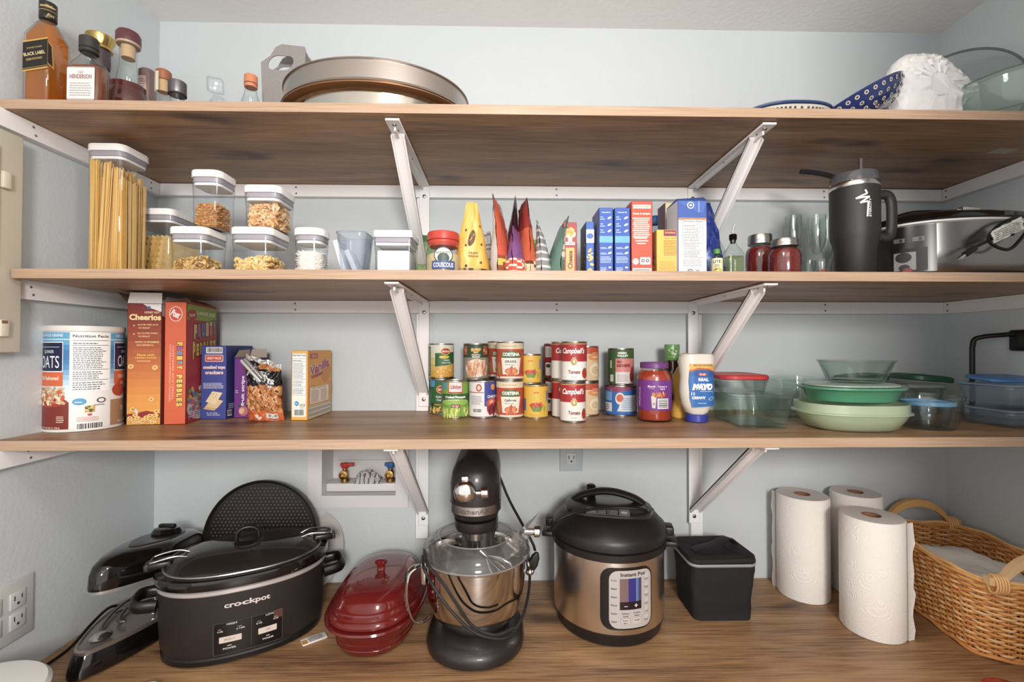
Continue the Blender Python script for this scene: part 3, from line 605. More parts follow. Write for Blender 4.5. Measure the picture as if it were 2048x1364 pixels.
s2box('food_box', 1332, 1352, 404, 1.09, .055, 'dark purple box with cream top, behind the yellow box', 'food box', ['#5c2c52', '#4c2444', '#6a3a5a', '#cfc49a'], side_l=None, art=lambda A, w, h: (A.rect(w*.03, h*.8, w*.97, h*.99, '#c8b98a', 1), A.text('STUFFING', w*.5, h*.66, h*.08, '#c9b6c4', w*.8, 1), A.text('MIX', w*.5, h*.55, h*.07, '#c9b6c4', w*.4, 1)))
# milk carton with folded slanted top
def mk_extra(o, w, d, h):
    dk = mat('#3c5ba6', .4); T = .010
    A = Art(o, plane_map((0, 0, 0), (1, 0, 0), (0, 0, 1))); A.poly([(w*.02, h*.975), (w*.98, h*.975), (w*.86, h*.83), (w*.66, h*.85)], '#4868b4', 2); 
    A.ell(w*.44, h*.93, w*.12, w*.12, '#e8ecf2', 3); A.ell(w*.44, h*.93, w*.09, w*.09, '#3c5ba6', 4); A.ell(w*.44, h*.93, w*.05, w*.035, '#e8ecf2', 5); A.rect(w*.72, h*.84, w*.735, h*.985, '#c9d4ea', 3)
    loft(o, [[(0, 0, h), (w, 0, h), (w, d, h), (0, d, h)], [(.001, .012, h+.006), (w-.001, .012, h+.010), (w-.001, d-.002, h+.012), (.001, d-.002, h+.002)]], dk)
def a_milk(A, w, h):
    A.rect(0.0012, h*.76, w-.0012, h-.001, '#3c5ba6', 1); A.rect(0.0012, h*.735, w-.0012, h*.765, '#d97a44', 1.5); A.facts(w*.16, h*.24, w*.86, h*.745, 2)
    A.lines(w*.18, h*.13, w*.84, h*.23, 6, '#7a7a80', 1); A.ell(w*.42, h*.055, w*.1, w*.1, '#3b3b40', 1); A.ell(w*.42, h*.055, w*.07, w*.07, '#dedcd8', 2); A.text('D', w*.42, h*.055, h*.03, '#3b3b40', w*.06, 3)
    A.ell(w*.68, h*.06, w*.06, w*.06, '#3b3b40', 1); A.ell(w*.68, h*.06, w*.035, w*.035, '#e9e8e6', 2); A.lines(w*.6, h*.015, w*.78, h*.028, 1, '#3b3b40', 1)
s2box('milk_carton', 1357, 1415, 400, .99, .07, 'white long-life milk carton with blue slanted top and nutrition facts', 'carton', ['#eceae8', '#dcdcde', '#d3d2dc', '#3c5ba6'], art=a_milk, extra=mk_extra)
# water bottle behind
x, y, r = cyl_depth(1290, 1332, 1.2)
e = thing('water_bottle', (x, y, z2), 'pale blue empty plastic bottle with a blue cap, behind the tall orange box', 'bottle')
o = M(); lathe(o, [(r*.9, .0005), (r, .005), (r, .03), (r*.95, .035), (r, .04), (r, .12), (r*.97, .135), (r*.75, .155), (r*.42, .17), (r*.38, .176)], clear('#d8e6ee', '#5f8296', .03), 36); o.build('body', e)
o = M(); lathe(o, [(r*.44, .170), (r*.46, .171), (r*.46, .190), (r*.4, .1925)], mat('#2f6fb4', .35), 24); o.build('cap', e)
pouch('snack_bag', (px_x(1428, 1.12), 1.12, z2), radians(40), .08, .212, .045, 'dark blue foil bag with a twisted tip behind the milk carton', 'snack bag', lambda s, u, v: mm('#24357c', .2) if noise(u*5, v*6) > -.2 else mm('#3a52a4', .2), (), lean=.02, crk=.005, taper=.35, seed=21)
# pourer bottles and juice bottle
def pourer(x0, x1, ytop, Y, label, liq, rr_=.3):
    x, y, r = cyl_depth(x0, x1, Y); H = zat((x0+x1)/2, ytop, Y)-z2-.02; r2 = r*.82
    e = thing('oil_bottle', (x, y, z2), label, 'bottle', group='clear bottles with pourers')
    o = M(); shapeloft(o, [(r*1.8, r*1.8, r*.2, .0005), (r*1.9, r*1.9, r*.3, .004), (r*1.9, r*1.9, r*.3, H*.55), (r*1.7, r*1.7, r*.5, H*.62), (r*.9, r*.9, r*.45, H*.75), (r*.7, r*.7, r*.35, H*.82), (r*.68, r*.68, r*.34, H*.9)], GLASS); o.build('body', e)
    if liq:
        o = M(); shapeloft(o, [(r*1.7, r*1.7, r*.2, .004), (r*1.76, r*1.76, r*.3, .008), (r*1.76, r*1.76, r*.3, H*.5)], clear(liq, liq, .05, 1.33)); o.build('oil', e)
    o = M(); lathe(o, [(r*.26, H*.80), (r*.30, H*.86)]+[(r*(.44 if i % 2 else .36), H*(.88+.011*i)) for i in range(10)]+[(r*.36, H), (r*.1, H+.002)], BLK, 20)
    tube(o, smooth([(0, 0, H), (0, 0, H+.012), (.004, -.002, H+.024)], 3), .0022, GM, 8); o.build('pourer', e)
pourer(1448, 1487, 452, 1.04, 'clear square oil bottle with black pourer, left of the red preserve jars', '#e3e8cf')
pourer(1420, 1450, 432, 1.235, 'dark-capped clear bottle half hidden behind the right bracket brace', None)
x, y, r = cyl_depth(1423, 1447, 1.02)
e = thing('juice_bottle', (x, y, z2), 'small bottle with a green cap and a lemon label, beside the blue foil bag', 'bottle')
o = M(); lathe(o, [(r*.9, .0005), (r, .004), (r, .045), (r*.8, .052), (r*.55, .056)], clear('#eef0cf', '#a8a860', .05), 28); o.build('body', e)
o = M(); lathe(o, [(r*.6, .0545), (r*.62, .0555), (r*.62, .064), (r*.5, .066)], mat('#4f8a3c', .4), 20); o.build('cap', e)
o = M(); lathe(o, [(r+.0003, .005), (r+.0003, .044)], mat('#d8d8b0', .5), 28, cap=False); A = Art(o, cyl_map(r+.0004, face_cam(x, y)), .003); A.blobs(-.012, .006, .012, .02, 10, .004, ['#d8c83c', '#a8b83c', '#c0503c'], 1); A.text('LITE', 0, .036, .006, '#3c4a5a', .016, 2); A.text('20', 0, .027, .006, '#8a6a30', .01, 2); o.build('label_band', e)
# preserve jars
def preserve(x0, x1, ytop, Y, label):
    x, y, r = cyl_depth(x0, x1, Y); H = zat((x0+x1)/2, ytop, Y-r*.8)-z2
    e = thing('preserve_jar', (x, y, z2), label, 'jar', group='red preserve jars')
    o = M(); lathe(o, [(r*.86, .0005), (r*.97, .004), (r, .014), (r, H*.58), (r*.92, H*.70), (r*.76, H*.76), (r*.74, H*.80)], GLASS, 36); o.build('body', e)
    o = M(); lathe(o, [(r*.85, .003), (r*.95, .007), (r*.97, .015), (r*.97, H*.57), (r*.9, H*.68), (r*.73, H*.74)], mat('#6c1712', .12, coat=.5, bump=.3, bscale=80), 36)
    for i in range(40):
        a, zz = R.uniform(0, 6.28), R.uniform(.01, H*.56); rbox(o, (r*.965*cos(a), r*.965*sin(a), zz), (.0015, .0015, .002), mat('#8e2f1c', .4))
    o.build('preserve', e)['label'] = 'dark red preserve filling'
    o = M(); lathe(o, [(r*.80, H*.80), (r*.83, H*.81), (r*.83, H*.86), (r*.80, H*.865), (r*.81, H*.88), (r*.81, H*.97), (r*.78, H), (r*.3, H*.995)], brushed('#bdb6ae', .3), 40); o.build('lid', e)
preserve(1491, 1553, 466, 1.10, 'further red preserve jar with metal lid, behind the other on its left')
preserve(1537, 1606, 474, 1.0, 'nearer red preserve jar with metal lid, in front of the stemmed glasses')
# flutes and tumbler
def flute(x0, x1, ytop, Y, label):
    x, y, r = cyl_depth(x0, x1, Y); H = zat((x0+x1)/2, ytop, Y)-z2
    o = M(); lathe(o, [(r*1.0, .0005), (r*.9, .002), (r*.15, .005), (r*.12, H*.38), (r*.5, H*.46), (r*.9, H*.62), (r*1.02, H*.8), (r*.95, H), (r*.92, H), (r*.98, H*.8), (r*.86, H*.62), (r*.4, H*.47), (.0005, H*.43)], GLASS, 28)
    tag(o.build('flute_glass', loc=(x, y, z2)), label, 'glass', 'champagne flutes')
flute(1571, 1607, 432, 1.23, 'leftmost clear flute glass, behind the nearer preserve jar'); flute(1616, 1656, 432, 1.12, 'nearest clear flute glass, standing behind the small tumbler'); flute(1640, 1672, 437, 1.24, 'furthest clear flute glass, next to the black handled mug')
x, y, r = cyl_depth(1622, 1668, .99)
e = thing('glass_tumbler', (x, y, z2), 'small clear glass tumbler with a scrap of red in it', 'glass')
o = M(); lathe(o, [(r*.7, .0005), (r*.75, .003), (r*.98, .036), (r*.95, .036), (r*.72, .005)], GLASS, 30); o.build('body', e)
o = M(); R = random.Random(4)
for i in range(5): rbox(o, (R.uniform(-.006, .006), R.uniform(-.005, .005), .008+.0015*i), (.009, .006, .003), mat('#b02c24', .4), .001)
o.build('candy', e)['label'] = 'red scrap in the bottom'
x, y, r = cyl_depth(1603, 1634, 1.075)
o = M(); lathe(o, [(r*.7, .0005), (r*.95, .035), (r, .05), (r*.95, .05), (r*.9, .036), (r*.66, .005)], GLASS, 28); tag(o.build('glass_tumbler', loc=(x, y, z2)), 'low clear glass cup just right of the nearer preserve jar', 'glass')
# ---------------------------------------------------------------- black tumbler mug
x, y, r = cyl_depth(1660, 1766, 1.03); H = zat(1715, 352, y)-z2
TB = mat('#262322', .5, bump=.15, bscale=900)
e = thing('travel_mug', (x, y, z2), 'large matte black handled travel mug with a white zigzag logo and black straw', 'mug')
o = M(); lathe(o, [(r*.74, .0005), (r*.78, .003), (r*.84, H*.30), (r*.98, H*.40), (r*.995, H*.45), (r, H*.86)], TB, 56); o.build('body', e)
o = M(); lathe(o, [(r*.985, H*.855), (r*1.003, H*.86), (r*1.003, H*.905), (r*.985, H*.91)], brushed('#cfcac4', .22), 56); o.build('steel_rim', e)
o = M(); lathe(o, [(r*.97, H*.905), (r*.97, H*.975), (r*.93, H), (r*.2, H)], clear('#c9c9cc', '#55555a', .05, haze=.25, hazec='#8d8f94'), 48)
o.build('lid', e); o = M(); lathe(o, [(r*.5, H*.985), (r*.5, H*1.012), (r*.45, H*1.02)], BLKM, 30, c=(r*.25, -r*.1, 0)); o.build('rotating_cover', e)
o = M(); tube(o, [(r*.25, -r*.1, H*.95), (r*.26, -r*.1, H*1.16)], .0052, mat('#4a4040', .3), 14); o.build('straw', e)
o = M(); a_ = .0
pts = smooth([(r*.93, -.01, H*.80), (r*1.35, -.012, H*.80), (r*1.56, -.012, H*.74), (r*1.6, -.012, H*.60), (r*1.56, -.012, H*.46), (r*1.4, -.012, H*.395), (r*.93, -.01, H*.40)], 6); tube(o, pts, .0085, TB, 12, flat=1.3); o.build('handle', e)
o = M(); A = Art(o, cyl_map(r+.0003, face_cam(x, y)+.32, 0), .003); WL = '#e4e0d8'
def seg_(A, p, q, t0, t1, c):
    dx, dy = q[0]-p[0], q[1]-p[1]; L_ = hypot(dx, dy); nx, ny = -dy/L_, dx/L_; A.poly([(p[0]-nx*t0, p[1]-ny*t0), (q[0]-nx*t1, q[1]-ny*t1), (q[0]+nx*t1, q[1]+ny*t1), (p[0]+nx*t0, p[1]+ny*t0)], c, 1)
zz = [(.002, H*.81), (.008, H*.755), (-.013, H*.725), (.010, H*.725), (-.004, H*.69), (.008, H*.70), (.008, H*.55)]
zz = [(.0045, H*.80), (.0085, H*.765), (-.013, H*.725), (.0135, H*.735), (-.005, H*.682), (.0105, H*.692), (.0085, H*.55)]
for i in range(6): seg_(A, zz[i], zz[i+1], .0018, .0018, WL)
A.text('ETERCITY', .0145, H*.635, .0045, WL, H*.17, 1, rot=pi/2); o.build('logo', e)['label'] = 'white zigzag logo'
o = M(); p = smooth([at(1600, 343, 1.14), at(1625, 345, 1.13), at(1650, 349, 1.12), at(1672, 356, 1.10), at(1690, 364, 1.07)], 10); p = [q - Vector(p[-1]) for q in p]
tube(o, p, [.0095 + .0007*(i % 2) for i in range(len(p))], mat('#2a2529', .7, bump=1.5, bscale=900), 10, flat=.55)
tag(o.build('woven_strap', loc=at(1690, 364, 1.07)), 'black woven strap lying on the big mug lid and pointing left', 'strap')
# ---------------------------------------------------------------- slow cooker at the right
cxs, cys, A1, B1 = 1.115, 1.14, .195, .150; rz = radians(0)
e = thing('slow_cooker', (cxs, cys, z2), 'oval stainless slow cooker with black lid, at the right end of middle shelf', 'slow cooker', rz=rz)
el = ell(1, 1, 72, 2.4)
o = M(); ptloft(o, el, [(A1*.95, B1*.95, .012), (A1*.99, B1*.99, .02), (A1, B1, .07), (A1, B1, .128)], brushed('#a8a6a4', .24)); o.build('body', e)
o = M(); ptloft(o, el, [(A1*.9, B1*.9, .0005), (A1*.96, B1*.96, .003), (A1*.97, B1*.97, .016)], BLKM); o.build('foot_ring', e)
o = M(); ptloft(o, el, [(A1*1.0, B1*1.0, .1275), (A1*1.03, B1*1.03, .130), (A1*1.03, B1*1.03, .134), (A1*.95, B1*.95, .136)], mat('#d9d6d2', .3)); ptloft(o, el, [(A1*1.0, B1*1.0, .1355), (A1*1.02, B1*1.02, .139), (A1*.98, B1*.98, .150), (A1*.92, B1*.92, .151)], BLKG); o.build('crock_rim', e)
o = M(); ptloft(o, el, [(A1*.93, B1*.93, .150), (A1*.9, B1*.9, .156), (A1*.6, B1*.6, .170), (A1*.2, B1*.2, .176)], BLKG)
ld = o.build('lid', e)
o = M(); tube(o, smooth([(-.15, -.04, .150), (-.14, -.045, .163), (-.10, -.05, .172), (-.03, -.05, .174), (.0, -.05, .176)], 6), .007, BLK, 10); o.build('lid_handle', ld)
o = M(); rbox(o, (0, 0, 0), (.05, .014, .012), CHROME, .003); o.build('latch', ld, loc=(-.02, -.10, .166), rz=.1)
o = M(); w_ = lambda u, v, k: ((A1+k)*cos(-pi/2+u) , (B1+.001+k)*sin(-pi/2+u)*1.0, v)
def elmap(u, v, k):
    t = -pi/2 + u; c_, s_ = cos(t), sin(t); return ((A1+.0012+k)*math.copysign(abs(c_)**(2/2.4), c_), (B1+.0012+k)*math.copysign(abs(s_)**(2/2.4), s_), v)
A = Art(o, elmap, .05); A.rect(-1.50, .018, -.62, .127, '#242122', 1, rough=.25); A.rect(-1.15, .022, -.72, .075, '#0f0e0f', 2); A.rect(-1.12, .024, -.85, .066, '#8f8d8c', 3); A.ell(-.99, .030, .07, .008, '#343234', 4); A.ell(-.95, .018+.006, .06, .005, '#8c3c3a', 5)
for u in (-1.05, -.82): A.rect(u-.07, .090, u+.07, .100, '#6d6a68', 3, .003); A.ell(u+.02, .095, .02, .004, '#2c2a2a', 4)
A.ell(-1.0, .054, .10, .012, '#2a2829', 5); o.build('control_panel', e)['label'] = 'black control panel with a knob'
o = M(); tube(o, smooth([(-A1*.98, .0, .118), (-A1-.018, -.02, .112), (-A1-.03, -.01, .085), (-A1-.02, .0, .06), (-A1*.97, .02, .055)], 6), .008, BLKM, 10); o.build('side_handle', e)
o = M(); tube(o, smooth([(.17, -.168, .12), (.14, -.175, .085), (.10, -.180, .055), (.06, -.178, .075), (.09, -.172, .11), (.14, -.172, .130), (.19, -.15, .125)], 8), .0035, BLK, 8)
tube(o, smooth([(.03, -.176, .060), (.055, -.178, .072), (.075, -.180, .082), (.11, -.182, .088)], 6), .0035, BLK, 8)
pg = o.build('power_cord', e, loc=(-.122, -.002, 0)); o = M(); o.T = Matrix.Translation((.02, -.176, .052)) @ Matrix.Rotation(-.6, 4, 'Y'); rbox(o, (0, 0, 0), (.030, .012, .012), BLK, .003)
for zz_ in (-.003, .003): rbox(o, (-.022, zz_, 0), (.016, .0012, .005), CHROME)
o.T = Matrix.Identity(4); o.build('plug', pg)
o = M(); o.T = Matrix.Translation((.085, -.188, .092)) @ Matrix.Rotation(-.45, 4, 'Y') @ Matrix.Rotation(.2, 4, 'X'); vs = []; nu, nv = 10, 5
for j in range(nv+1):
    for i in range(nu+1): vs.append((-.03+.075*i/nu, .003*noise(i*.7, j*.9), -.014+.028*j/nv))
fs = [(j*(nu+1)+i, j*(nu+1)+i+1, (j+1)*(nu+1)+i+1, (j+1)*(nu+1)+i) for j in range(nv) for i in range(nu)]
o.add(vs, fs, mat('#e2ded8', .6)); o.add([(a, b+.0006, c_) for a, b, c_ in vs], [tuple(reversed(f)) for f in fs], mat('#e2ded8', .6))
Art(o, lambda u, v, k: (u, .003*noise((u+.03)/.0075*.7, (v+.014)/.0056*.9)-.0012-k, v), .01).lines(-.025, -.010, .04, .012, 5, '#8b8884', 1, .9); o.T = Matrix.Identity(4)
o.build('paper_tag', pg)['label'] = 'white paper warning tag on the cord'
# ================================================================ TOPMOST SHELF
z1 = S1T + .0003
AMB = clear('#f8bd68', '#b5681e', .05, 1.2, haze=.15, hazec='#e89a3c'); AMB2 = clear('#dd8f42', '#7a3a12', .05, 1.2, haze=.3, hazec='#b8682a'); RUBY = clear('#a8402a', '#4a1410', .05, 1.2, haze=.5, hazec='#64201a')
# tall square whisky bottle
xw_, W = sq(33, 136, .942, 1.0); x, y = xw_, .942+W/2; SZ = .226/.2855; e = thing('whisky_bottle', (x, y, z1), 'tall square amber whisky bottle with a slanted black label, leftmost on the topmost shelf', 'bottle'); e.scale = (1, 1, SZ)
prof = [(W-.006, W-.006, .005, .0005), (W, W, .007, .005), (W, W, .007, .185), (W-.006, W-.006, .014, .202), (W*.7, W*.7, W*.3, .222), (W*.42, W*.42, W*.21, .236), (.024, .024, .012, .245), (.023, .023, .0115, .262)]
o = M(); shapeloft(o, prof, GLASS); o.build('body', e)
o = M(); shapeloft(o, [(a-.005, b-.005, c_*.85, z) for a, b, c_, z in prof[:5]]+[(W*.42, W*.42, W*.2, .232)], AMB); o.build('whisky', e)['label'] = 'amber whisky filling'
o = M(); lathe(o, [(.0135, .238), (.0145, .240), (.0145, .256), (.013, .258), (.013, .2595), (.0145, .261), (.0145, .283), (.012, .2855)], mat('#26241f', .3), 28); q = o.build('cap', e)
o = M(); A = Art(o, cyl_map(.0146, face_cam(x, y)), .002)
A.lines(-.014, .266, .014, .274, 1, '#b59a5c', 1, .9, .6); A.text('Walker', .004, .270, .007, '#c9ae6c', .017, 2, shear=.3); A.text('Est', .004, .247, .007, '#c9ae6c', .012, 2, shear=.3); A.rect(-.02, .2575, .02, .260, '#8a744a', 1); o.build('cap_lettering', q)
o = M(); sl = .22
def slant(A, v0, v1, c, l, u0=-W/2+.003, u1=W/2-.0005): A.poly([(u0, v0+sl*u0), (u1, v0+sl*u1), (u1, v1+sl*u1), (u0, v1+sl*u0)], c, l)
A = Art(o, plane_map((0, -W/2, 0), (1, 0, 0), (0, 0, 1))); slant(A, .088, .168, '#c79b3e', 1); slant(A, .092, .164, '#1d1c19', 2); slant(A, .0945, .0955, '#c79b3e', 3)
r_ = atan(sl); A.text('BLACK LABEL', 0, .131, .009, '#d8c493', W*.82, 3, rot=r_); A.text('JOHNNIE WALKER', 0, .146, .0055, '#a98d52', W*.6, 3, rot=r_); A.text('BLENDED SCOTCH WHISKY', 0, .117, .0055, '#c0a05a', W*.62, 3, rot=r_)
o.build('label_band', e)['label'] = 'slanted black and gold label'; o = M(); A = Art(o, plane_map((W/2, 0, 0), (0, 1, 0), (0, 0, 1))); A.poly([(-W/2, .098+sl*W/2), (-W/4, .098), (-W/4-.004, .158), (-W/2, .160+sl*W/2)], '#c79b3e', 1); A.poly([(-W/2, .102+sl*W/2), (-W/4-.003, .103), (-W/4-.006, .154), (-W/2, .156+sl*W/2)], '#1d1c19', 2)
o.build('side_label', e)['label'] = 'wrapped end of the black label'
# small flask bottle in front
x, y = at(168, 695, .965).x+.002, .965; e = thing('whisky_bottle', (x, y, z1), 'small flat amber bottle with a white label and short black cap', 'bottle', rz=.0)
prof = [(.064, .034, .010, .0005), (.067, .036, .012, .004), (.067, .036, .012, .082), (.060, .034, .015, .094), (.034, .028, .013, .106), (.026, .026, .013, .114), (.025, .025, .0125, .122)]
o = M(); shapeloft(o, prof, GLASS); o.build('body', e); o = M(); shapeloft(o, [(a-.005, b-.005, c_*.85, z+.002) for a, b, c_, z in prof[:3]]+[(.058, .028, .012, .088)], AMB2); o.build('whisky', e)
o = M(); lathe(o, [(.0142, .118), (.0165, .120), (.0165, .124), (.0145, .126), (.0165, .128), (.0165, .149), (.014, .151)], mat('#302e2c', .5), 28); o.build('cap', e)
o = M(); A = Art(o, plane_map((0, -.018, 0), (1, 0, 0), (0, 0, 1))); A.rect(-.028, .012, .028, .080, '#ded9d6', 1, .003); A.rect(-.026, .0135, .026, .0135+.0008, '#8f8a92', 2); A.rect(-.026, .078, .026, .0788, '#8f8a92', 2); A.text('OLD', 0, .069, .005, '#9a7a78', .010, 2); A.text('HENDERSON', 0, .060, .009, '#8c5450', .044, 2); A.lines(-.022, .02, .022, .05, 6, '#a7a0a2', 2, .95); o.build('label_band', e)['label'] = 'white rectangular label'
def round_bottle(px, Y, H, R_, label, liq, fill, sh, neck=.014, bodym=None, name='liquor_bottle', cap=None):
    x = at(px, 695, Y).x; e = thing(name, (x, Y, z1), label, 'bottle'); o = M()
    pr = [(R_*.93, .0005), (R_, .005), (R_, H*sh*.7), (R_*.93, H*sh*.85), (R_*.55, H*sh*1.08), (neck, H*(sh+.22)), (neck, H*.86)]
    lathe(o, pr, bodym or GLASS, 36); o.build('body', e)
    if liq: o = M(); lathe(o, [(max(.002, a-.003), min(z+.003, fill*H)) for a, z in pr if z < fill*H] + [((R_-.003)*(.9 if fill > sh*.8 else 1), fill*H)], liq, 36); o.build('liquor', e)
    o = M(); cap(o, H, neck); o.build('cap', e); return e
def cap_gold(o, H, n):
    lathe(o, [(n*1.15, H*.70), (n*1.25, H*.74), (n*1.2, H*.86)], mat('#4a3e46', .4), 28); lathe(o, [(n*1.25, H*.86), (n*1.5, H*.865), (n*1.5, H*.89), (n*1.35, H*.90), (n*1.75, H*.96), (n*1.8, H*.985), (n*1.4, H)], mat('#c7a65c', .22, 1), 32)
round_bottle(193, 1.13, .268, .046, 'rounded dark liquor bottle with a flared gold stopper, behind the white-label flask', mat('#4a241c', .15, coat=.5), .52, .48, .016, clear('#d8d0cc', '#6a5a58', .05, haze=.1, hazec='#8c6a60'), cap=cap_gold)
def cap_maroon(o, H, n):
    lathe(o, [(n*.8, H*.74), (n*.85, H*.86)], mat('#c9a47c', .7), 24); lathe(o, [(n*1.35, H*.865), (n*1.4, H*.87), (n*1.4, H*.885)], mat('#b29c86', .4), 32, cap=True); lathe(o, [(n*1.42, H*.885), (n*1.46, H*.90), (n*1.46, H*.97), (n*1.25, H*.998)], mat('#5e3436', .4), 32)
round_bottle(249, 1.07, .236, .042, 'clear-shouldered bottle of dark red liquor with a wide maroon stopper', RUBY, .46, .45, .0165, cap=cap_maroon)
def cap_pink(o, H, n):
    lathe(o, [(n*1.2, H*.60), (n*1.3, H*.66), (n*1.3, H*.985), (n*1.1, H)], mat('#8f7672', .35, .6), 28)
    A = Art(o, cyl_map(n*1.31, -pi/2-.2), .003); A.rect(-.012, H*.72, .014, H*.9, '#c8aca4', 1); A.lines(-.010, H*.74, .012, H*.88, 5, '#8c6a64', 2)
round_bottle(288, 1.2, .226, .034, 'bottle with a tall dusty-pink foil neck, behind the maroon-stoppered bottle', AMB2, .5, .5, .0145, cap=cap_pink)
def cap_orange(o, H, n):
    lathe(o, [(n*.9, H*.70), (n*.95, H*.86)], mat('#c9a070', .6), 24); lathe(o, [(n*1.15, H*.86), (n*1.25, H*.87), (n*1.25, H*.98), (n, H)], mat('#9c5a36', .5), 28)
    rbox(o, (-n*1.2, -n*.3, H*.82), (.001, .007, H*.26), mat('#cfc8b4', .6)); rbox(o, (-n*.3, -n*1.22, H*.82), (.007, .001, H*.26), mat('#cfc8b4', .6))
round_bottle(321, 1.12, .178, .030, 'short bottle with an orange-brown stopper and paper tax seal', AMB, .5, .45, .013, cap=cap_orange)
def cap_grey(o, H, n): lathe(o, [(n*1.12, H*.74), (n*1.15, H*.75), (n*1.15, H*.985), (n*1.05, H)], mat('#6c6a6c', .35, .7), 32); lathe(o, [(n*1.18, H*.72), (n*1.18, H*.745)], mat('#3c3a3c', .4), 32)
round_bottle(349, 1.05, .110, .022, 'low bottle showing only a ribbed grey metal cap, right of the sealed bottle', AMB2, .4, .5, .0155, cap=cap_grey)
# glass decanter with cube stopper
x = px_x(432, 1.2); e = thing('glass_decanter', (x, 1.2, z1), 'faint clear glass decanter with a cube stopper, left of the cork-topped bottle', 'decanter')
o = M(); lathe(o, [(.03, .0005), (.034, .005), (.034, .10), (.028, .13), (.014, .150), (.013, .158)], CLR, 30); o.build('body', e)
o = M(); o.T = Matrix.Rotation(.4, 4, 'Z') @ Matrix.Rotation(.3, 4, 'X'); rbox(o, (0, .01, .172), (.034, .034, .034), CLR, .004); o.build('stopper', e)
x = px_x(497, 1.1); e = thing('liquor_bottle', (x, 1.1, z1), 'slim clear empty bottle with an orange sealed cork, left of the felt carrier', 'bottle')
o = M(); lathe(o, [(.026, .0005), (.028, .004), (.028, .07), (.020, .09), (.0135, .115), (.012, .138)], GLASS, 30); o.build('body', e)
o = M(); lathe(o, [(.0135, .127), (.0145, .129), (.0145, .135), (.0135, .136), (.0145, .137), (.0145, .155), (.012, .157)], mat('#c97a52', .5), 26); lathe(o, [(.0148, .1345), (.0148, .1365)], mat('#6a2f1c', .5), 26); o.build('cork', e)
# grey felt bottle carrier
Yc = 1.205; base = at(566, 695, Yc); e = thing('felt_carrier', (base.x, Yc, z1), 'grey felt bottle carrier with a cut-out handle, leaning beside the steel pan', 'carrier', rz=.1)
FELT = mat('#908b89', .9, bump=1.2, bscale=260)
def felt_panel(out, hole, y0, y1, nm):
    from mathutils.geometry import tessellate_polygon
    o = M()
    if hole: tris = tessellate_polygon([[Vector((a, b, 0)) for a, b in out], [Vector((a, b, 0)) for a, b in hole]]); pts = out+hole
    else: tris = tessellate_polygon([[Vector((a, b, 0)) for a, b in out]]); pts = out
    o.add([(a, y0, b) for a, b in pts], [tuple(t) for t in tris], FELT); o.add([(a, y1, b) for a, b in pts], [tuple(t) for t in tris], FELT)
    for lp in ([out, hole] if hole else [out]): loft(o, [[(a, y0, b) for a, b in lp], [(a, y1, b) for a, b in lp]], FELT, False, False)
    return o.build(nm, e)
out = [(-.038, 0), (.052, 0), (.054, .20), (.056, .262), (.053, .268), (.0, .270), (-.014, .262), (-.026, .240), (-.048, .222)]
hole = [(x + .35*(z-.224), z) for x, z in rr(.056, .036, .0165, 5, -.002, .224)]; e.scale = (1.06, .62, 1.07)
felt_panel(out, hole, -.040, -.036, 'front_panel'); felt_panel(out, hole, .036, .040, 'back_panel')
o = M(); rbox(o, (-.040, 0, .105), (.003, .072, .21), FELT); rbox(o, (.053, 0, .13), (.003, .072, .26), FELT); rbox(o, (.006, 0, .003), (.088, .072, .004), FELT); o.build('gusset', e)
# large oval steel pan with lid
xe, ye = at(757, 695, 1.135).x, 1.132; e = thing('roasting_pan', (xe, ye, z1), 'very large oval stainless steel pan with a tall brushed steel rim band', 'pan')
el = ell(1, 1, 96, 2.05); a, b = .226, .185
o = M(); ptloft(o, el, [(a*.84, b*.82, .0005), (a*.88, b*.86, .006), (a*.9, b*.88, .050), (a*.93, b*.92, .054)], mat('#c9c4b8', .1, 1)); o.build('base', e)
o = M(); ptloft(o, el, [(a*.92, b*.91, .053), (a*.97, b*.965, .054), (a*1.0, b*1.0, .058), (a*1.0, b*1.0, .0605), (a*.99, b*.99, .062)], mat('#a77f5c', .22, .9)); o.build('copper_ring', e)
o = M(); ptloft(o, el, [(a*.985, b*.985, .0615), (a*1.005, b*1.005, .063), (a*1.0, b*1.0, .066), (a*.98, b*.975, .070), (a*.97, b*.965, .109), (a*.985, b*.98, .1105), (a*.98, b*.975, .1135), (a*.9, b*.89, .115)], brushed('#bdb5af', .3)); o.build('rim_band', e)
# blue pottery casserole
xe = at(1545, 695, 1.1).x; e = thing('pottery_casserole', (xe, 1.09, z1), 'dark blue lidded pottery dish with a dotted cream band', 'casserole')
el = ell(1, 1, 64, 2.6); BLU = mat('#27406c', .15, coat=.6)
o = M(); ptloft(o, el, [(.088, .088, .0005), (.098, .098, .010), (.106, .106, .036), (.110, .110, .040)], mat('#d6d2c4', .2, coat=.5))
for i in range(80):
    t = 2*pi*i/80; c_, s_ = cos(t), sin(t); rbox(o, (.1058*math.copysign(abs(c_)**(2/2.6), c_), .1058*math.copysign(abs(s_)**(2/2.6), s_), .033), (.004, .004, .006), mat('#4a4a54', .3))
o.build('dish', e); o = M(); ptloft(o, el, [(.108, .108, .0405), (.112, .112, .043), (.112, .112, .047), (.104, .104, .053), (.06, .06, .066), (.02, .02, .070)], BLU); l_ = o.build('lid', e)
o = M(); tube(o, smooth([(-.042, 0, .064), (-.03, 0, .086), (0, 0, .093), (.03, 0, .086), (.042, 0, .064)], 6), .009, BLU, 12, flat=.7); o.build('lid_handle', l_)
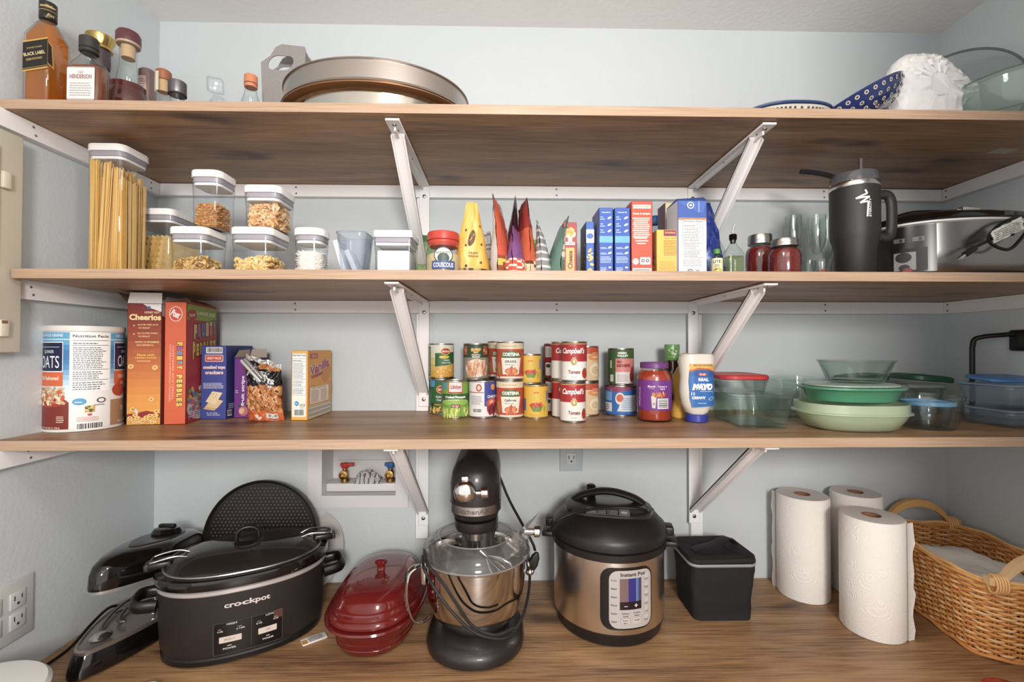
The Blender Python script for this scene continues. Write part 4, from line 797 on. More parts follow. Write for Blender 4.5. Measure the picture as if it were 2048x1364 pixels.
# blue dotted plate leaning
e = thing('pottery_bowl', (at(1700, 695, 1.08).x-.062, 1.08, z1+.003), 'tilted shallow blue pottery bowl with rows of white dots', 'bowl', rot=(radians(-4), radians(-27), 0))
o = M(); BL2 = mat('#202f66', .12, coat=.8); prof = [(.03, .004), (.05, .000), (.085, .014), (.104, .034), (.112, .052), (.110, .054), (.098, .036), (.08, .019), (.04, .008)]
lathe(o, prof, BL2, 56, c=(.115, 0, 0), sy=.8); 
for k_, (rr0, n) in enumerate(((.072, 22), (.086, 26), (.098, 30), (.108, 34))):
    for i in range(n):
        t = 2*pi*(i+.5*(k_ % 2))/n
        zt = .000 + (.014)*((rr0-.05)/.035) if rr0 < .085 else (.014+.020*(rr0-.085)/.019 if rr0 < .104 else .034+.018*(rr0-.104)/.008)
        nrm = Vector((cos(t), sin(t), -(.9 if rr0 < .1 else .45))).normalized()
        c0 = Vector((.115 + rr0*cos(t), rr0*sin(t)*.8, zt)) + nrm*.0009
        for rad, cc, q in ((.0048, '#cfc8b0', 0), (.0028, '#8a6a4a', 1), (.0016, '#28336a', 2)):
            m_ = nrm.to_track_quat('Z', 'Y').to_matrix(); o.add([tuple(c0 + nrm*.0003*q + m_ @ Vector((rad*cos(s_*pi/5), rad*sin(s_*pi/5), 0))) for s_ in range(10)], [tuple(range(10))], mat(cc, .2))
o.build('bowl_body', e)
# white plastic bag
def crumple(name, outline, Y, dep, m_, label, cat, amp=.006, n=72, seed=0, rings_=9):
    pts = [at(px, py, Y) for px, py in outline]; P2 = [Vector((p.x, p.z, 0)) for p in pts]; P2 = smooth(P2 + [P2[0]], max(2, n//len(P2)))[:-1]; c_ = sum(P2, Vector())/len(P2); o = M(); N_ = len(P2); rings = []
    for k_ in range(-rings_, rings_+1):
        t = k_/rings_*pi/2; s = max(cos(t), .03)**.38; ring_ = []
        for i, q in enumerate(P2):
            d_ = q-c_; f = s*(1 + amp*9*noise(i*.35+seed, k_*.5)*(abs(sin(t))*.9+.1)); xx, zz_ = c_.x+d_.x*f, c_.y+d_.y*f
            ring_.append((xx-c_.x, dep*sin(t) + amp*noise(i*.6, k_*1.0+seed)*2.6, max(zz_, z1)-z1))
        rings.append(ring_)
    loft(o, rings, m_); return tag(o.build(name, loc=(c_.x, Y, z1), ang=50), label, cat)
crumple('plastic_bag', [(1772, 170), (1780, 142), (1798, 117), (1830, 114), (1860, 116), (1884, 134), (1928, 172), (1944, 186), (1938, 200), (1915, 218), (1885, 276), (1800, 276), (1776, 215)], 1.08, .036, mat('#e9e7e6', .35, sss=.15, bump=.5, bscale=60), 'crumpled white plastic bag between the blue bowl and the glass bowl', 'bag', .0030)
# glass bowl and lid
gx, gy = 1.208, 1.045
o = M(); lathe(o, [(.055, .0005), (.065, .003), (.098, .040), (.112, .085), (.117, .110), (.122, .113), (.122, .118), (.115, .119), (.112, .086), (.094, .043), (.062, .008)], clear('#eef6f2', '#7fa598', .03, haze=.10, hazec='#dde9e4'), 72); tube(o, [(.1195*cos(t), .1195*sin(t), .1185) for t in [i*pi/40 for i in range(80)]], .0022, clear('#b8d0c6', '#4a7a68', .05, haze=.4, hazec='#5f8c7c'), 6, closed=True)
tag(o.build('glass_bowl', loc=(gx, gy, z1)), 'large clear green-edged glass bowl at the far right of the topmost shelf', 'bowl')
LR = .152; nrm_ = Vector((.78, .60, -.16)).normalized(); LC = Vector((1.203, 1.195, z1+LR*.985+.006)); e = thing('pot_cover', LC, 'big round clear glass cover with a knob, propped upright behind the glass bowl', 'lid', rot=nrm_.to_track_quat('Z', 'Y').to_euler()); e.scale = (LR/.17,)*3
o = M(); lathe(o, [(.165, -.006), (.170, -.002), (.168, .004), (.150, .010), (.10, .024), (.03, .032)], clear('#eef2f2', '#8a9694', .03), 80); tube(o, [(.1675*cos(t), .1675*sin(t), 0) for t in [i*pi/48 for i in range(96)]], .0035, clear('#b6bcbc', '#5c6668', .05, haze=.35, hazec='#8f9799'), 8, closed=True); o.build('dome', e)
o = M(); lathe(o, [(.012, .030), (.012, .045), (.024, .052), (.026, .060), (.02, .066)], clear('#dfe5e5', '#6c7878', .03), 32); o.build('knob', e)
# adhesive sticker under the topmost shelf
p = at(2005, 302, 1); r = ray(2005, 302); t_ = (S1B-.0002-CAMZ)/r.z; q = Vector((r.x*t_, r.y*t_, S1B-.0006)); o = M(); rbox(o, (0, 0, 0), (.052, .028, .0006), mat('#b9a892', .6)); tag(o.build('sticker', loc=q, rz=.05), 'small beige sticker on the underside of the topmost shelf, right end', 'sticker')
# ================================================================ LOWEST SHELF
z3 = S3T + .0003
# ---- oats canister
x, y, r = cyl_base(81, 247, 866, S3T); x += .004; H = zat(163, 652, y-r*.5)-z3
e = thing('oats_canister', (x, y, z3), 'large cylindrical oats canister with white lid and nutrition panel, left end of lowest shelf', 'canister')
o = M(); lathe(o, [(r*.985, .0003), (r, .001), (r, .005), (r*.985, .006), (r*.985, H-.012)], mat('#dcdad6', .4), 64); o.build('body', e)
o = M(); lathe(o, [(r*1.0, H-.013), (r*1.02, H-.012), (r*1.02, H-.001), (r*1.0, H), (r*.97, H-.002), (r*.5, H-.003)], mat('#dedbd6', .35), 64); o.build('lid', e)
R0 = r; o = M(); A = Art(o, cyl_map(r*.986+.0004, face_cam(x, y)+.12), .004); U = r*.986; h = H-.014; v0 = .007
A.rect(-2.6*U, v0, 2.6*U, h, '#e6e3df', 0)
def oat_side(c, tx, sub):
    for i in range(10): A.rect(c-.62*U, h*(.42+.05*i), c+.62*U, h*(.47+.05*i), ['#cfdfea', '#b4d0e4', '#94bedc', '#74aad2', '#4f90c4', '#3f82ba', '#3878b0', '#3878b0', '#3f88bd', '#56a5cf'][i], 1)
    A.rect(c-.62*U, h*.93, c+.62*U, h*.995, '#56a5cf', 2); A.text('100% WHOLE GRAINS', c, h*.965, h*.03, '#e6ecf0', .9*U, 3)
    A.rect(c-.5*U, h*.60, c+.46*U, h*.90, '#e3e0e2', 2); A.rect(c-.48*U, h*.61, c+.44*U, h*.89, '#1e2348', 3); A.rect(c-.4*U, h*.845, c+.36*U, h*.85, '#cfcfd8', 4); A.text(tx, c, h*.70, h*.12, '#eceaf0', .72*U, 4, bold=.0)
    A.text('QUAKER', c, h*.80, h*.035, '#d8d6de', .4*U, 4); A.rect(c-.5*U, h*.46, c+.46*U, h*.598, '#d0602f', 3); A.text(sub, c, h*.54, h*.04, '#f0dccb', .7*U, 4)
oat_side(-1.12*U, 'OATS', 'Old Fashioned'); oat_side(1.15*U, 'OATS', 'Old Fashioned')
A.rect(-1.74*U, v0, -.50*U, h*.30, '#7c2a1e', 2); A.ell(-1.1*U, h*.30, .58*U, h*.05, '#9c3a28', 4); A.blobs(-1.6*U, h*.28, -.62*U, h*.44, 110, .0055, ['#d9c09c', '#c7a67c', '#e6d3b4', '#c85a3a', '#b89468'], 5, .55)
A.rect(-1.1*U, h*.10, -.6*U, h*.16, '#7c2a1e', 4); A.text('NET WT 42 OZ (1.19kg)', -1.12*U, h*.045, h*.022, '#e3d6cf', .8*U, 5); A.lines(-.82*U, h*.10, -.58*U, h*.17, 4, '#dcc8be', 5)
A.facts(-.46*U, h*.40, .50*U, h*.985, 2, border=False); A.ell(-.25*U, h*.30, .17*U, h*.035, '#4a9ac6', 3); A.lines(-.36*U, h*.29, -.14*U, h*.31, 1, '#dfe9f0', 4); A.ell(.28*U, h*.305, .12*U, h*.028, '#4a4a4e', 3); A.ell(.28*U, h*.305, .08*U, h*.018, '#e6e3df', 4); A.lines(.1*U, h*.255, .44*U, h*.27, 1, '#3c3c40', 3)
A.rect(-.12*U, h*.19, .12*U, h*.255, '#c79a4a', 3); A.blobs(-.1*U, h*.195, .1*U, h*.25, 14, .003, ['#5c4a34', '#e3c46a', '#4a6a4a'], 4)
A.ell(.0, h*.165, .06*U, h*.012, '#c8524a', 3); A.lines(-.3*U, h*.10, .3*U, h*.15, 4, '#cf8f8a', 3, .95); A.barcode(-.34*U, h*.015, .34*U, h*.085, 3)
A.rect(.54*U, v0, 1.8*U, h*.30, '#a57f62', 2); A.ell(.86*U, h*.40, .28*U, h*.07, '#b0402c', 5); A.ell(.86*U, h*.455, .03*U, h*.03, '#6a3a24', 5)
for sgn in (-1, 1): A.ell(1.0*U+sgn*.09*U, h*.475, .12*U, h*.036, '#bb4636', 6, -sgn*.3)
A.poly([(.80*U, h*.47), (1.2*U, h*.47), (1.0*U, h*.37)], '#bb4636', 6.1); A.lines(.9*U, h*.455, 1.1*U, h*.49, 2, '#e8c4ba', 7)
A.rect(1.15*U, h*.08, 1.8*U, h*.42, '#8c3a2a', 3); A.ell(1.0*U, h*.20, .09*U, h*.03, '#b9aca4', 6); A.rect(.985*U, h*.02, 1.015*U, h*.19, '#b9aca4', 6); A.text('NET WT', .95*U, h*.065, h*.025, '#e0d4cc', .3*U, 6); A.text('42 OZ', 1.25*U, h*.075, h*.04, '#e0d4cc', .3*U, 6)
o.build('label_band', e)['label'] = 'printed paper wrap with nutrition facts'
# ---- cereal boxes
def a_cheer(A, w, h):
    for i, c_ in enumerate(['#d99a3e', '#dd9c3c', '#dc9538', '#d98e36', '#d48534', '#ce7c32', '#c67230', '#bf6a30', '#b8622f', '#b05a2e', '#a6502c', '#9c4629', '#933e27', '#8a3625', '#832f24', '#7c2a22']): A.rect(.0012, h*i/16+.001*(i == 0), w-.0012, h*(i+1)/16-.0008*(i == 15), c_, 1)
    A.poly([(w*.45, h*.995), (w*.99, h*.995), (w*.99, h*.93), (w*.62, h*.965)], '#e0dbdc', 2); A.ell(w*.62, h*.965, w*.06, h*.012, '#3f6aa8', 3)
    A.text('HONEY NUT', w*.72, h*.925, h*.018, '#e8cfae', w*.44, 3); A.text('Cheerios', w*.52, h*.885, h*.05, '#f0d79c', w*.92, 3, bold=.04)
    for v, t in ((.815, 'GLUTEN FREE OATS'), (.745, 'NO GLUTEN WHEAT')): A.text('v', w*.2, h*v, h*.015, '#e9c98c', None, 3); A.text(t, w*.6, h*(v+.008), h*.013, '#e9c98c', w*.6, 3); A.text('NO BARLEY', w*.5, h*(v-.018), h*.013, '#e9c98c', w*.34, 3)
    A.text('WITH 12 VITAMINS', w*.58, h*.68, h*.016, '#e9c98c', w*.7, 3); A.text('AND MINERALS', w*.52, h*.655, h*.013, '#e9c98c', w*.5, 3); A.rect(w*.2, h*.60, w*.85, h*.602, '#c98c4a', 2)
    A.text('Made with', w*.55, h*.575, h*.018, '#e6b84c', w*.5, 3); A.text('golden honey', w*.55, h*.55, h*.02, '#e6b84c', w*.64, 3); A.lines(w*.3, h*.52, w*.8, h*.535, 1, '#e6c27c', 3)
    for u, v in ((.12, .48), (.82, .47), (.72, .21), (.18, .13), (.88, .11)): A.ell(w*u, h*v, w*.09, h*.022, '#b87a38', 2, .4); A.ell(w*u, h*v, w*.085, h*.019, '#e6b968', 3, .4); A.ell(w*u, h*v, w*.03, h*.007, '#a56a2c', 4, .4)
    A.poly([(w*.02, h*.06), (w*.98, h*.06), (w*.98, h*.09), (w*.6, h*.115), (w*.3, h*.10), (w*.02, h*.09)], '#8c2a22', 2); A.ell(w*.28, h*.115, w*.04, h*.03, '#d8d0cc', 3, .5)
    R = random.Random(4)
    for i in range(26): u, v = R.uniform(.08, .92), R.uniform(.015, .085); A.ell(w*u, h*v, w*.085, h*.016, '#c9944a', 4+i*.1); A.ell(w*u, h*v+h*.002, w*.07, h*.012, '#e9c47c', 4.03+i*.1); A.ell(w*u, h*v+h*.002, w*.026, h*.005, '#8c5a2a', 4.06+i*.1)
CARD = mat('#b9a897', .8)
def turn(A_, px, rz): s = (kx(px)*A_.y - A_.x)/(cos(rz) - kx(px)*sin(rz)); return A_ + Vector((s*cos(rz), s*sin(rz), 0))
def flaps(o, pts, m_): o.add(pts, [(0, 1, 2, 3)], m_); o.add([tuple(Vector(p)+Vector((0, .0006, .0004))) for p in pts], [(3, 2, 1, 0)], CARD)
def x_cheer(o, w, d, h):
    WH = mat('#e0dcd9', .5); flaps(o, [(0, 0, h), (w, 0, h), (w-.003, .006, h+.026), (.002, .006, h+.026)], WH); flaps(o, [(0, 0, h), (0, d, h), (-.030, d-.02, h+.018), (-.032, .02, h+.028)], mat('#6d6e72', .5)); flaps(o, [(w, d, h), (w, 0, h), (w+.002, .02, h+.018), (w+.002, d-.02, h+.018)], WH)
A_ = on(252, 851, S3T); B_ = turn(A_, 323, .17); hb = zat(285, 606, A_.y)-z3
carton('cereal_box', A_, B_, .175, hb, 'orange-brown honey cereal box with torn open white top flaps, next to the oats canister', 'cereal box', ['#c06a30', '#a8362c', '#8a3a2a', '#4a3a34'], art=a_cheer, extra=x_cheer, z=z3,
       side_r=lambda A, w, h: (A.poly([(.001, h*.995), (w*.99, h*.995), (w*.99, h*.86), (w*.3, h*.86), (.001, h*.9)], '#dcd8da', 1), A.ell(w*.2, h*.93, w*.1, h*.04, '#2c3f7c', 2)))
def a_fruity(A, w, h):
    A.ell(w*.5, h*.90, w*.30, h*.062, '#e0d6cc', 1); A.ell(w*.5, h*.90, w*.27, h*.056, '#c8402c', 2); A.text('Post', w*.5, h*.90, h*.055, '#e9ded6', w*.42, 3, rot=-.5, bold=.05)
    s_ = 'FRUITY PEBBLES'; cols = ['#e0b83c', '#8a5aa8', '#4a9ac4', '#e0b83c', '#5aa8b8', '#e6cf5c']; n = len(s_); 
    for i, ch_ in enumerate(s_):
        if ch_ == ' ': continue
        v = h*(.655 - .038*i); A.text(ch_, w*.70, v, w*.30, '#4a2a20', h*.037, 2, rot=-pi/2, bold=.10); A.text(ch_, w*.70, v, w*.26, (cols[i] if i < 6 else '#e0c04a'), h*.030, 3, rot=-pi/2, bold=.06)
    A.text('NATURALLY & ARTIFICIALLY FLAVORED', w*.27, h*.42, w*.085, '#e6a58c', h*.46, 2, rot=-pi/2); A.text('SWEETENED RICE CEREAL', w*.40, h*.42, w*.085, '#e6a58c', h*.44, 2, rot=-pi/2)
def r_fruity(A, w, h):
    A.rect(.001, h*.86, w*.99, h*.985, '#8fa53a', 1); A.text('LARGE SIZE', w*.62, h*.925, h*.03, '#e8ecc8', w*.62, 2); A.ell(w*.16, h*.90, w*.14, h*.045, '#b02a24', 2); A.text('Post', w*.16, h*.90, h*.03, '#e8dcd4', w*.18, 3, rot=.2)
    for i, (ch_, c_) in enumerate(zip('FRUITY', ['#e0b44a', '#a05a9c', '#5a8fc0', '#d8a08c', '#c8b06a', '#6aa0a8'])): A.text(ch_, w*(.26+.13*i), h*(.76+.01*i), h*.14, '#402018', w*.125, 2, bold=.12); A.text(ch_, w*(.26+.13*i), h*(.76+.01*i), h*.125, c_, w*.10, 3, bold=.08)
    for i, ch_ in enumerate('PEBBLES'): A.text(ch_, w*(.22+.115*i), h*(.60+.008*i), h*(.16 if i == 0 else .12), '#402018', w*.11, 2, bold=.12); A.text(ch_, w*(.22+.115*i), h*(.60+.008*i), h*(.15 if i == 0 else .105), '#dcb33c', w*.09, 3, bold=.08)
    A.ell(w*.5, h*.12, w*.47, h*.112, '#c8c0d0', 1.2); A.blobs(w*.05, h*.04, w*.95, h*.30, 90, .008, ['#e0b03c', '#4a86b8', '#c84a3a', '#6aa04a', '#9a5aa0', '#e0dcd8'], 2); A.lines(w*.06, h*.05, w*.4, h*.1, 3, '#e8dcd4', 8)
def x_fruity(o, w, d, h):
    m_ = mat('#3a2624', .7); flaps(o, [(0, 0, h), (w, 0, h), (w*.95, d*.05, h+.004), (w*.55, d*.20, h+.012)], mat('#8a6a5c', .6)); flaps(o, [(w, 0, h), (w, d, h), (w*.75, d*.8, h+.010), (w*.6, d*.15, h+.013)], mat('#8c2420', .5))
A_ = on(327, 850, S3T); B_ = turn(A_, 373, .20); C_ = on(424, 836, S3T); hb = zat(348, 603, A_.y)-z3
carton('cereal_box', A_, B_, .175, hb, 'tall orange and red cereal box with colourful bubble lettering, between two other boxes', 'cereal box', ['#cf5a30', '#b02a28', '#a8402c', '#6a241e'], art=a_fruity, side_r=r_fruity, extra=x_fruity, z=z3)
def a_crk(A, w, h):
    A.barcode(w*.2, h*.895, w*.84, h*.975, 1); A.rect(w*.15, h*.78, w*.87, h*.875, '#dcd3d4', 1, .004); A.rect(w*.17, h*.788, w*.85, h*.868, '#c04a38', 2, .004); A.text('GREAT VALUE', w*.51, h*.828, h*.035, '#ece3e0', w*.56, 3)
    A.text('unsalted tops', w*.52, h*.70, h*.06, '#e6c8bc', w*.86, 2, bold=.05); A.text('crackers', w*.52, h*.635, h*.05, '#e6c8bc', w*.72, 2, bold=.05); A.lines(w*.1, h*.42, w*.93, h*.5, 5, '#c9cbe0', 1, .98)
    for i, (u, v) in enumerate(((.45, .19), (.55, .22), (.52, .28))): A.poly([(w*(u-.34), h*(v-.05)), (w*(u+.10), h*(v-.07)), (w*(u+.34), h*(v+.03)), (w*(u-.08), h*(v+.07))][:4] if i < 2 else [(w*.2, h*.24), (w*.58, h*.20), (w*.86, h*.36), (w*.46, h*.38)], ['#c9a878', '#d8bb8c', '#e3cba0'][i], 2+i); 
    A.blobs(w*.36, h*.25, w*.66, h*.35, 14, .0012, ['#a8845a'], 5); A.text('ok, eat golden', w*.45, h*.085, h*.018, '#e6e2ea', w*.44, 1); A.text('toasty crisp sheets', w*.5, h*.06, h*.018, '#e6e2ea', w*.5, 1)
A_, B_ = on(401, 839, S3T), on(452, 839, S3T); hb = zat(426, 691, A_.y)-z3
carton('cracker_box', A_, B_, .12, hb, 'blue-violet cracker box with a picture of stacked crackers', 'food box', ['#3f4a92', '#2a336c', '#343d7c', '#2d3468'], art=a_crk, z=z3, side_r=lambda A, w, h: (A.barcode(w*.05, h*.04, w*.2, h*.12, 1), A.lines(w*.08, h*.14, w*.3, h*.22, 3, '#b8bcd4', 1)))
def a_strip(A, w, h):
    A.text('fruit strips', w*.50, h*.45, w*.22, '#e8dde8', h*.50, 1, rot=pi/2, bold=.03); A.text('strawberry', w*.72, h*.50, w*.08, '#d8c8dc', h*.22, 1, rot=pi/2); A.poly([(w*.42, h*.86), (w*.9, h*.98), (w*.99, h*.80), (w*.72, h*.72)], '#6a3040', 1)
    A.ell(w*.52, h*.115, w*.26, h*.08, '#c06a72', 1, -.4); A.ell(w*.44, h*.12, w*.14, h*.05, '#d8b08c', 2, -.4); A.ell(w*.32, h*.2, w*.09, h*.02, '#3a4a3a', 2); A.lines(w*.08, h*.42, w*.24, h*.48, 2, '#c8b0d0', 1)
def x_strip(o, w, d, h):
    flaps(o, [(0, d, h), (w, d, h), (w-.002, d+.004, h+.024), (.004, d+.004, h+.022)], mat('#a99a90', .7)); flaps(o, [(0, 0, h), (0, d, h), (.004, d-.004, h+.022), (.005, .012, h+.020)], mat('#9c8c84', .7)); rbox(o, (w/2, d/2, h-.0002), (w-.004, d-.004, .0006), mat('#30202c', .9))
A_, B_ = on(464, 837, S3T), on(503, 837, S3T); hb = zat(480, 716, A_.y)-z3
carton('fruit_strip_box', A_+Vector((.001, .006, 0)), B_+Vector((-.002, .006, 0)), .07, hb, 'opened purple fruit strips box with brown cardboard flaps', 'food box', ['#6e3080', '#4a2458', '#5c2c6c', '#54285f'], art=a_strip, extra=x_strip, z=z3)
# crisp bag
def chip_bag():
    R = random.Random(12); base = (on(528, 842, S3T)+on(528, 830, S3T))/2; Y0 = 1.172; X0 = kx(535)*Y0; o = M(); nu, nv = 56, 84
    k_, Ht = 0, .155
    def S(side, u, v):
        w = .046*(1-.10*v) ; t = (.030*(1-abs(u)**2.5)**.5 if abs(u) < 1 else 0)*(sin(pi*min(1, v*1.02+.06)))**.5
        cr = .0065*noise(u*2.3+side, v*6.5+side*3)+.003*noise(u*6, v*13+1)
        x = u*w - .018*v + .014*(v**2)*(1 if u > 0 else .2) + .003*noise(v*5, side); y = -side*(t*(.75) + cr*(1-abs(u)**6)); z = v*Ht*(1-.10*u) + .004*noise(u*3, v)
        return (x, y, max(z, .0005))
    def col(side, u, v):
        d_ = v + .35*u
        if v < .17: return mat('#c85f28', .28) if noise(u*4, v*9) > -.6 else mat('#d8d0c8', .3)
        if v > .93: return mat('#c8c6c4', .2, .6)
        if .58 < v-.10*(u-.5) < .84: return mat('#1b181a', .25)
        if v > .84 and u < .45: return mat('#2a2526', .25)
        q = noise(u*9+v*4, v*12-u*3)
        return mat('#7a4420', .3) if q < -.45 else mat('#b4713a', .28) if q < .15 else mat('#cf9358', .28) if q < .55 else mat('#3c2418', .3)
    for side in (1, -1):
        vs = [S(side, -1+2*i/nu, j/nv) for j in range(nv+1) for i in range(nu+1)]
        for j in range(nv):
            for i in range(nu):
                a = j*(nu+1)+i; q = (a, a+1, a+nu+2, a+nu+1); q = q if side > 0 else tuple(reversed(q)); o.f.append(tuple(len(o.v)+t for t in q)); o.mi.append(o.mid(col(side, (i+.5)/nu, (j+.5)/nv)))
        o.v += vs
    def F(u, v, k):
        p = S(1, u*2-1, v); return (p[0], p[1]-.0012-k, p[2])
    A = Art(o, F, .035); A.text('TWISTS', .55, .73, .085, '#d4d2d4', .70, 1, rot=-.14, bold=.06); A.text('BRAIDED', .42, .81, .04, '#c8c6c8', .45, 1, rot=-.14, bold=.04); A.text('PRETZEL', .62, .64, .04, '#c8c6c8', .5, 1, rot=-.14, bold=.05); A.rect(.56, .05, .92, .14, '#d9d6d2', 1); A.text('NET WT 16 OZ', .74, .095, .04, '#3a3a40', .32, 2)
    b_ = tag(o.build('pretzel_bag', loc=(X0, Y0, z3), rz=-.1, ang=60), 'crumpled black and brown pretzel bag closed with a grey clip', 'snack bag')
    e = thing('bag_clip', (X0-.020, Y0-.038, z3+.128), 'grey metallic bag clip pinching the top of the pretzel bag', 'clip', rot=(0, .85, 0)); o = M(); rbox(o, (0, 0, 0), (.072, .010, .007), mat('#b9b7b6', .3, .4), .002); rbox(o, (0, .000, .009), (.066, .010, .004), mat('#a3a1a0', .3, .4), .0015); o.build('jaw', e); o = M(); lathe(o, [(.005, -.008), (.005, .016)], GM, 14); o.build('hinge_pin', e)
chip_bag()
# vanilla wafer box
def a_vanside(A, w, h):
    A.facts(w*.06, h*.36, w*.90, h*.96, 1); A.rect(w*.06, h*.05, w*.90, h*.365, '#e9e3d9', 1); A.ell(w*.34, h*.24, w*.14, h*.036, '#4a9ac6', 2); A.lines(w*.24, h*.235, w*.44, h*.25, 1, '#e3ecf2', 3)
    for u in (.6, .78): A.ell(w*u, h*.215, w*.075, h*.018, '#4a4a50', 2); A.ell(w*u, h*.215, w*.045, h*.011, '#e9e3d9', 3)
    A.lines(w*.54, h*.175, w*.84, h*.19, 1, '#3c3c42', 2); A.barcode(w*.16, h*.055, w*.8, h*.165, 2)
def a_van(A, w, h):
    A.rect(w*.02, h*.20, w*.98, h*.985, '#dd9a38', 1); A.ell(w*.75, h*.66, w*.22, h*.15, '#c9853a', 2, .3); A.ell(w*.2, h*.38, w*.2, h*.12, '#cb8a40', 2); A.ell(w*.86, h*.40, w*.16, h*.12, '#d0934a', 2); A.ell(w*.42, h*.36, w*.2, h*.10, '#b9773a', 2)
    A.rect(w*.08, h*.88, w*.38, h*.955, '#a8413a', 3, .002); A.text('GREAT', w*.23, h*.93, h*.018, '#ecd9c4', w*.2, 4); A.text('VALUE', w*.23, h*.905, h*.018, '#ecd9c4', w*.2, 4)
    A.text('Vanilla', w*.48, h*.76, h*.15, '#e8d4c4', w*.86, 3, rot=.18, bold=.09, shear=.1); A.text('Vanilla', w*.48, h*.76, h*.14, '#a2416a', w*.82, 4, rot=.18, bold=.03, shear=.1); A.text('Wafers', w*.36, h*.635, h*.06, '#a2416a', w*.5, 4, rot=.15, bold=.03)
    A.rect(w*.08, h*.22, w*.86, h*.46, '#ead9cc', 3); A.lines(w*.12, h*.24, w*.46, h*.42, 8, '#a88478', 4); A.lines(w*.52, h*.24, w*.82, h*.42, 8, '#a88478', 4); A.text('ENJOY THESE RECIPES', w*.46, h*.44, h*.018, '#a2416a', w*.6, 4)
    A.rect(w*.01, h*.01, w*.99, h*.20, '#b9a88a', 1); 
    for i in range(5): A.rect(w*.04, h*(.02+.034*i), w*.97, h*(.035+.034*i), '#8fa2b4' if i % 2 else '#d8d2c4', 2)
A_, B_, C_ = on(573, 839, S3T), on(615, 841, S3T), on(662, 824, S3T); dv = C_-B_; hb = zat(600, 671, (A_.y+B_.y)/2)-z3
rzv = atan2(-(dv.x), dv.y)
o = M(); hb = .178; wn = .042; dd = dv.length
carton('cookie_box', B_-Vector((cos(rzv)*wn, sin(rzv)*wn, 0)), B_, dd, hb, 'yellow vanilla wafer box turned to show its side and front, right of the pretzel bag', 'food box', ['#e0a83e', '#dd9a38', '#c98c34', '#d9a040'], art=a_vanside, side_r=a_van, z=z3)
# ---------------------------------------------------------------- cans
CANM = brushed('#b5afa8', .3)
def can(x, y, z, r, h, label, art, base, group, ring=True, gold=False, rot=0):
    e = thing('food_can', (x, y, z), label, 'can', group=group); o = M(); m_ = CANM if not gold else mat('#c9b98c', .3, .9); 
    lathe(o, [(r*.93, .0012), (r*.95, .0003), (r*1.01, .0008), (r*1.01, .0028), (r*.975, .004), (r*.975, h-.004), (r*1.01, h-.003), (r*1.01, h-.0004), (r*.96, h), (r*.94, h-.003), (r*.1, h-.003)], m_, 44); o.build('tin', e)
    o = M(); lathe(o, [(r*.985, .0042), (r*.985, h-.0042)], mat(base, .4), 44, cap=False); U = r*.986; A = Art(o, lambda u, v, k, f=cyl_map(r*.986+.0003, face_cam(x, y)+rot): f(u*U, .0042+v*(h-.0084), k), .12); art(A); o.build('paper_label', e); return e
# art in (angle, 0..1)
def t_corn(A):
    for i in range(5): A.rect(-2, .0+.2*i, 2, .2+.2*i, ['#c9a040', '#cfae5a', '#d4bf7c', '#d8d2b0', '#d9d7c9'][i], .5)
    A.poly([(-.5, .32), (1.3, .42), (1.3, .78), (-.5, .74)], '#2c6038', 1); A.ell(.35, .80, .42, .11, '#e3c84c', 2); A.ell(.35, .80, .37, .09, '#b0302c', 3); A.text('Del Monte', .35, .80, .07, '#ecd9c8', .6, 4, bold=.05); A.ell(.25, .62, .42, .05, '#d8c23c', 2); A.text('FRESH', .45, .52, .055, '#dfe6d4', .5, 3); A.text('WHOLE KERNEL', .45, .44, .05, '#dfe6d4', .8, 3); A.blobs(-.4, .02, 1.3, .30, 90, .07, ['#e3a93c', '#d9962c', '#eec060'], 2, .5); A.rect(-1.4, .03, -.95, .95, '#566a4c', 2); A.lines(-1.3, .1, -1.0, .9, 20, '#c8ccb8', 3)
def t_corn2(A):
    A.rect(-2, 0, 2, 1, '#2c6038', .5); A.rect(-1.2, .80, -.62, 1, '#4a8fb8', 1); A.ell(-.05, .72, .45, .13, '#e3c84c', 2); A.ell(-.05, .72, .40, .11, '#b0302c', 3); A.text('Del Monte', -.05, .72, .08, '#ecd9c8', .62, 4, bold=.05); A.text('Autumn', -.2, .50, .07, '#dfe6d4', .7, 3); A.text('Corn', -.2, .40, .07, '#dfe6d4', .5, 3); A.rect(-.9, .20, .9, .30, '#1a2a1c', 2); A.text('WHOLE KERNEL', -.2, .25, .06, '#e0c84c', 1.0, 3); A.blobs(-1.2, .02, 1.2, .17, 60, .07, ['#e3a93c', '#d9962c', '#eec060'], 2, .5)
def t_peas(A):
    A.rect(-2, 0, 2, 1, '#6f9c3c', .5); A.rect(-2, .40, 2, .66, '#2f5a2c', 1); A.ell(0, .42, 1.2, .09, '#8fb44a', 2); A.rect(-.55, .68, .55, 1, '#b8403c', 1); A.rect(-.48, .72, .48, 1, '#e0d0cc', 2); A.text('Libbys', .02, .85, .14, '#9c2c34', .78, 3, bold=.03, shear=.2); A.rect(-1.1, .80, -.72, 1, '#4a8fb8', 1.4)
    A.text('Crushed Pineapple', 0, .56, .09, '#e3e8d8', 1.6, 3, bold=.05); A.lines(-.6, .475, .6, .51, 1, '#dfe6c8', 3); A.rect(-.3, .26, .35, .36, '#8c2c3c', 3); A.text('NO SALT', .02, .31, .06, '#e3c8c8', .5, 4); A.blobs(-1.2, .02, 1.2, .24, 70, .11, ['#c3cf5c', '#a3bc4a', '#d8d884', '#86a53c'], 2, .5)
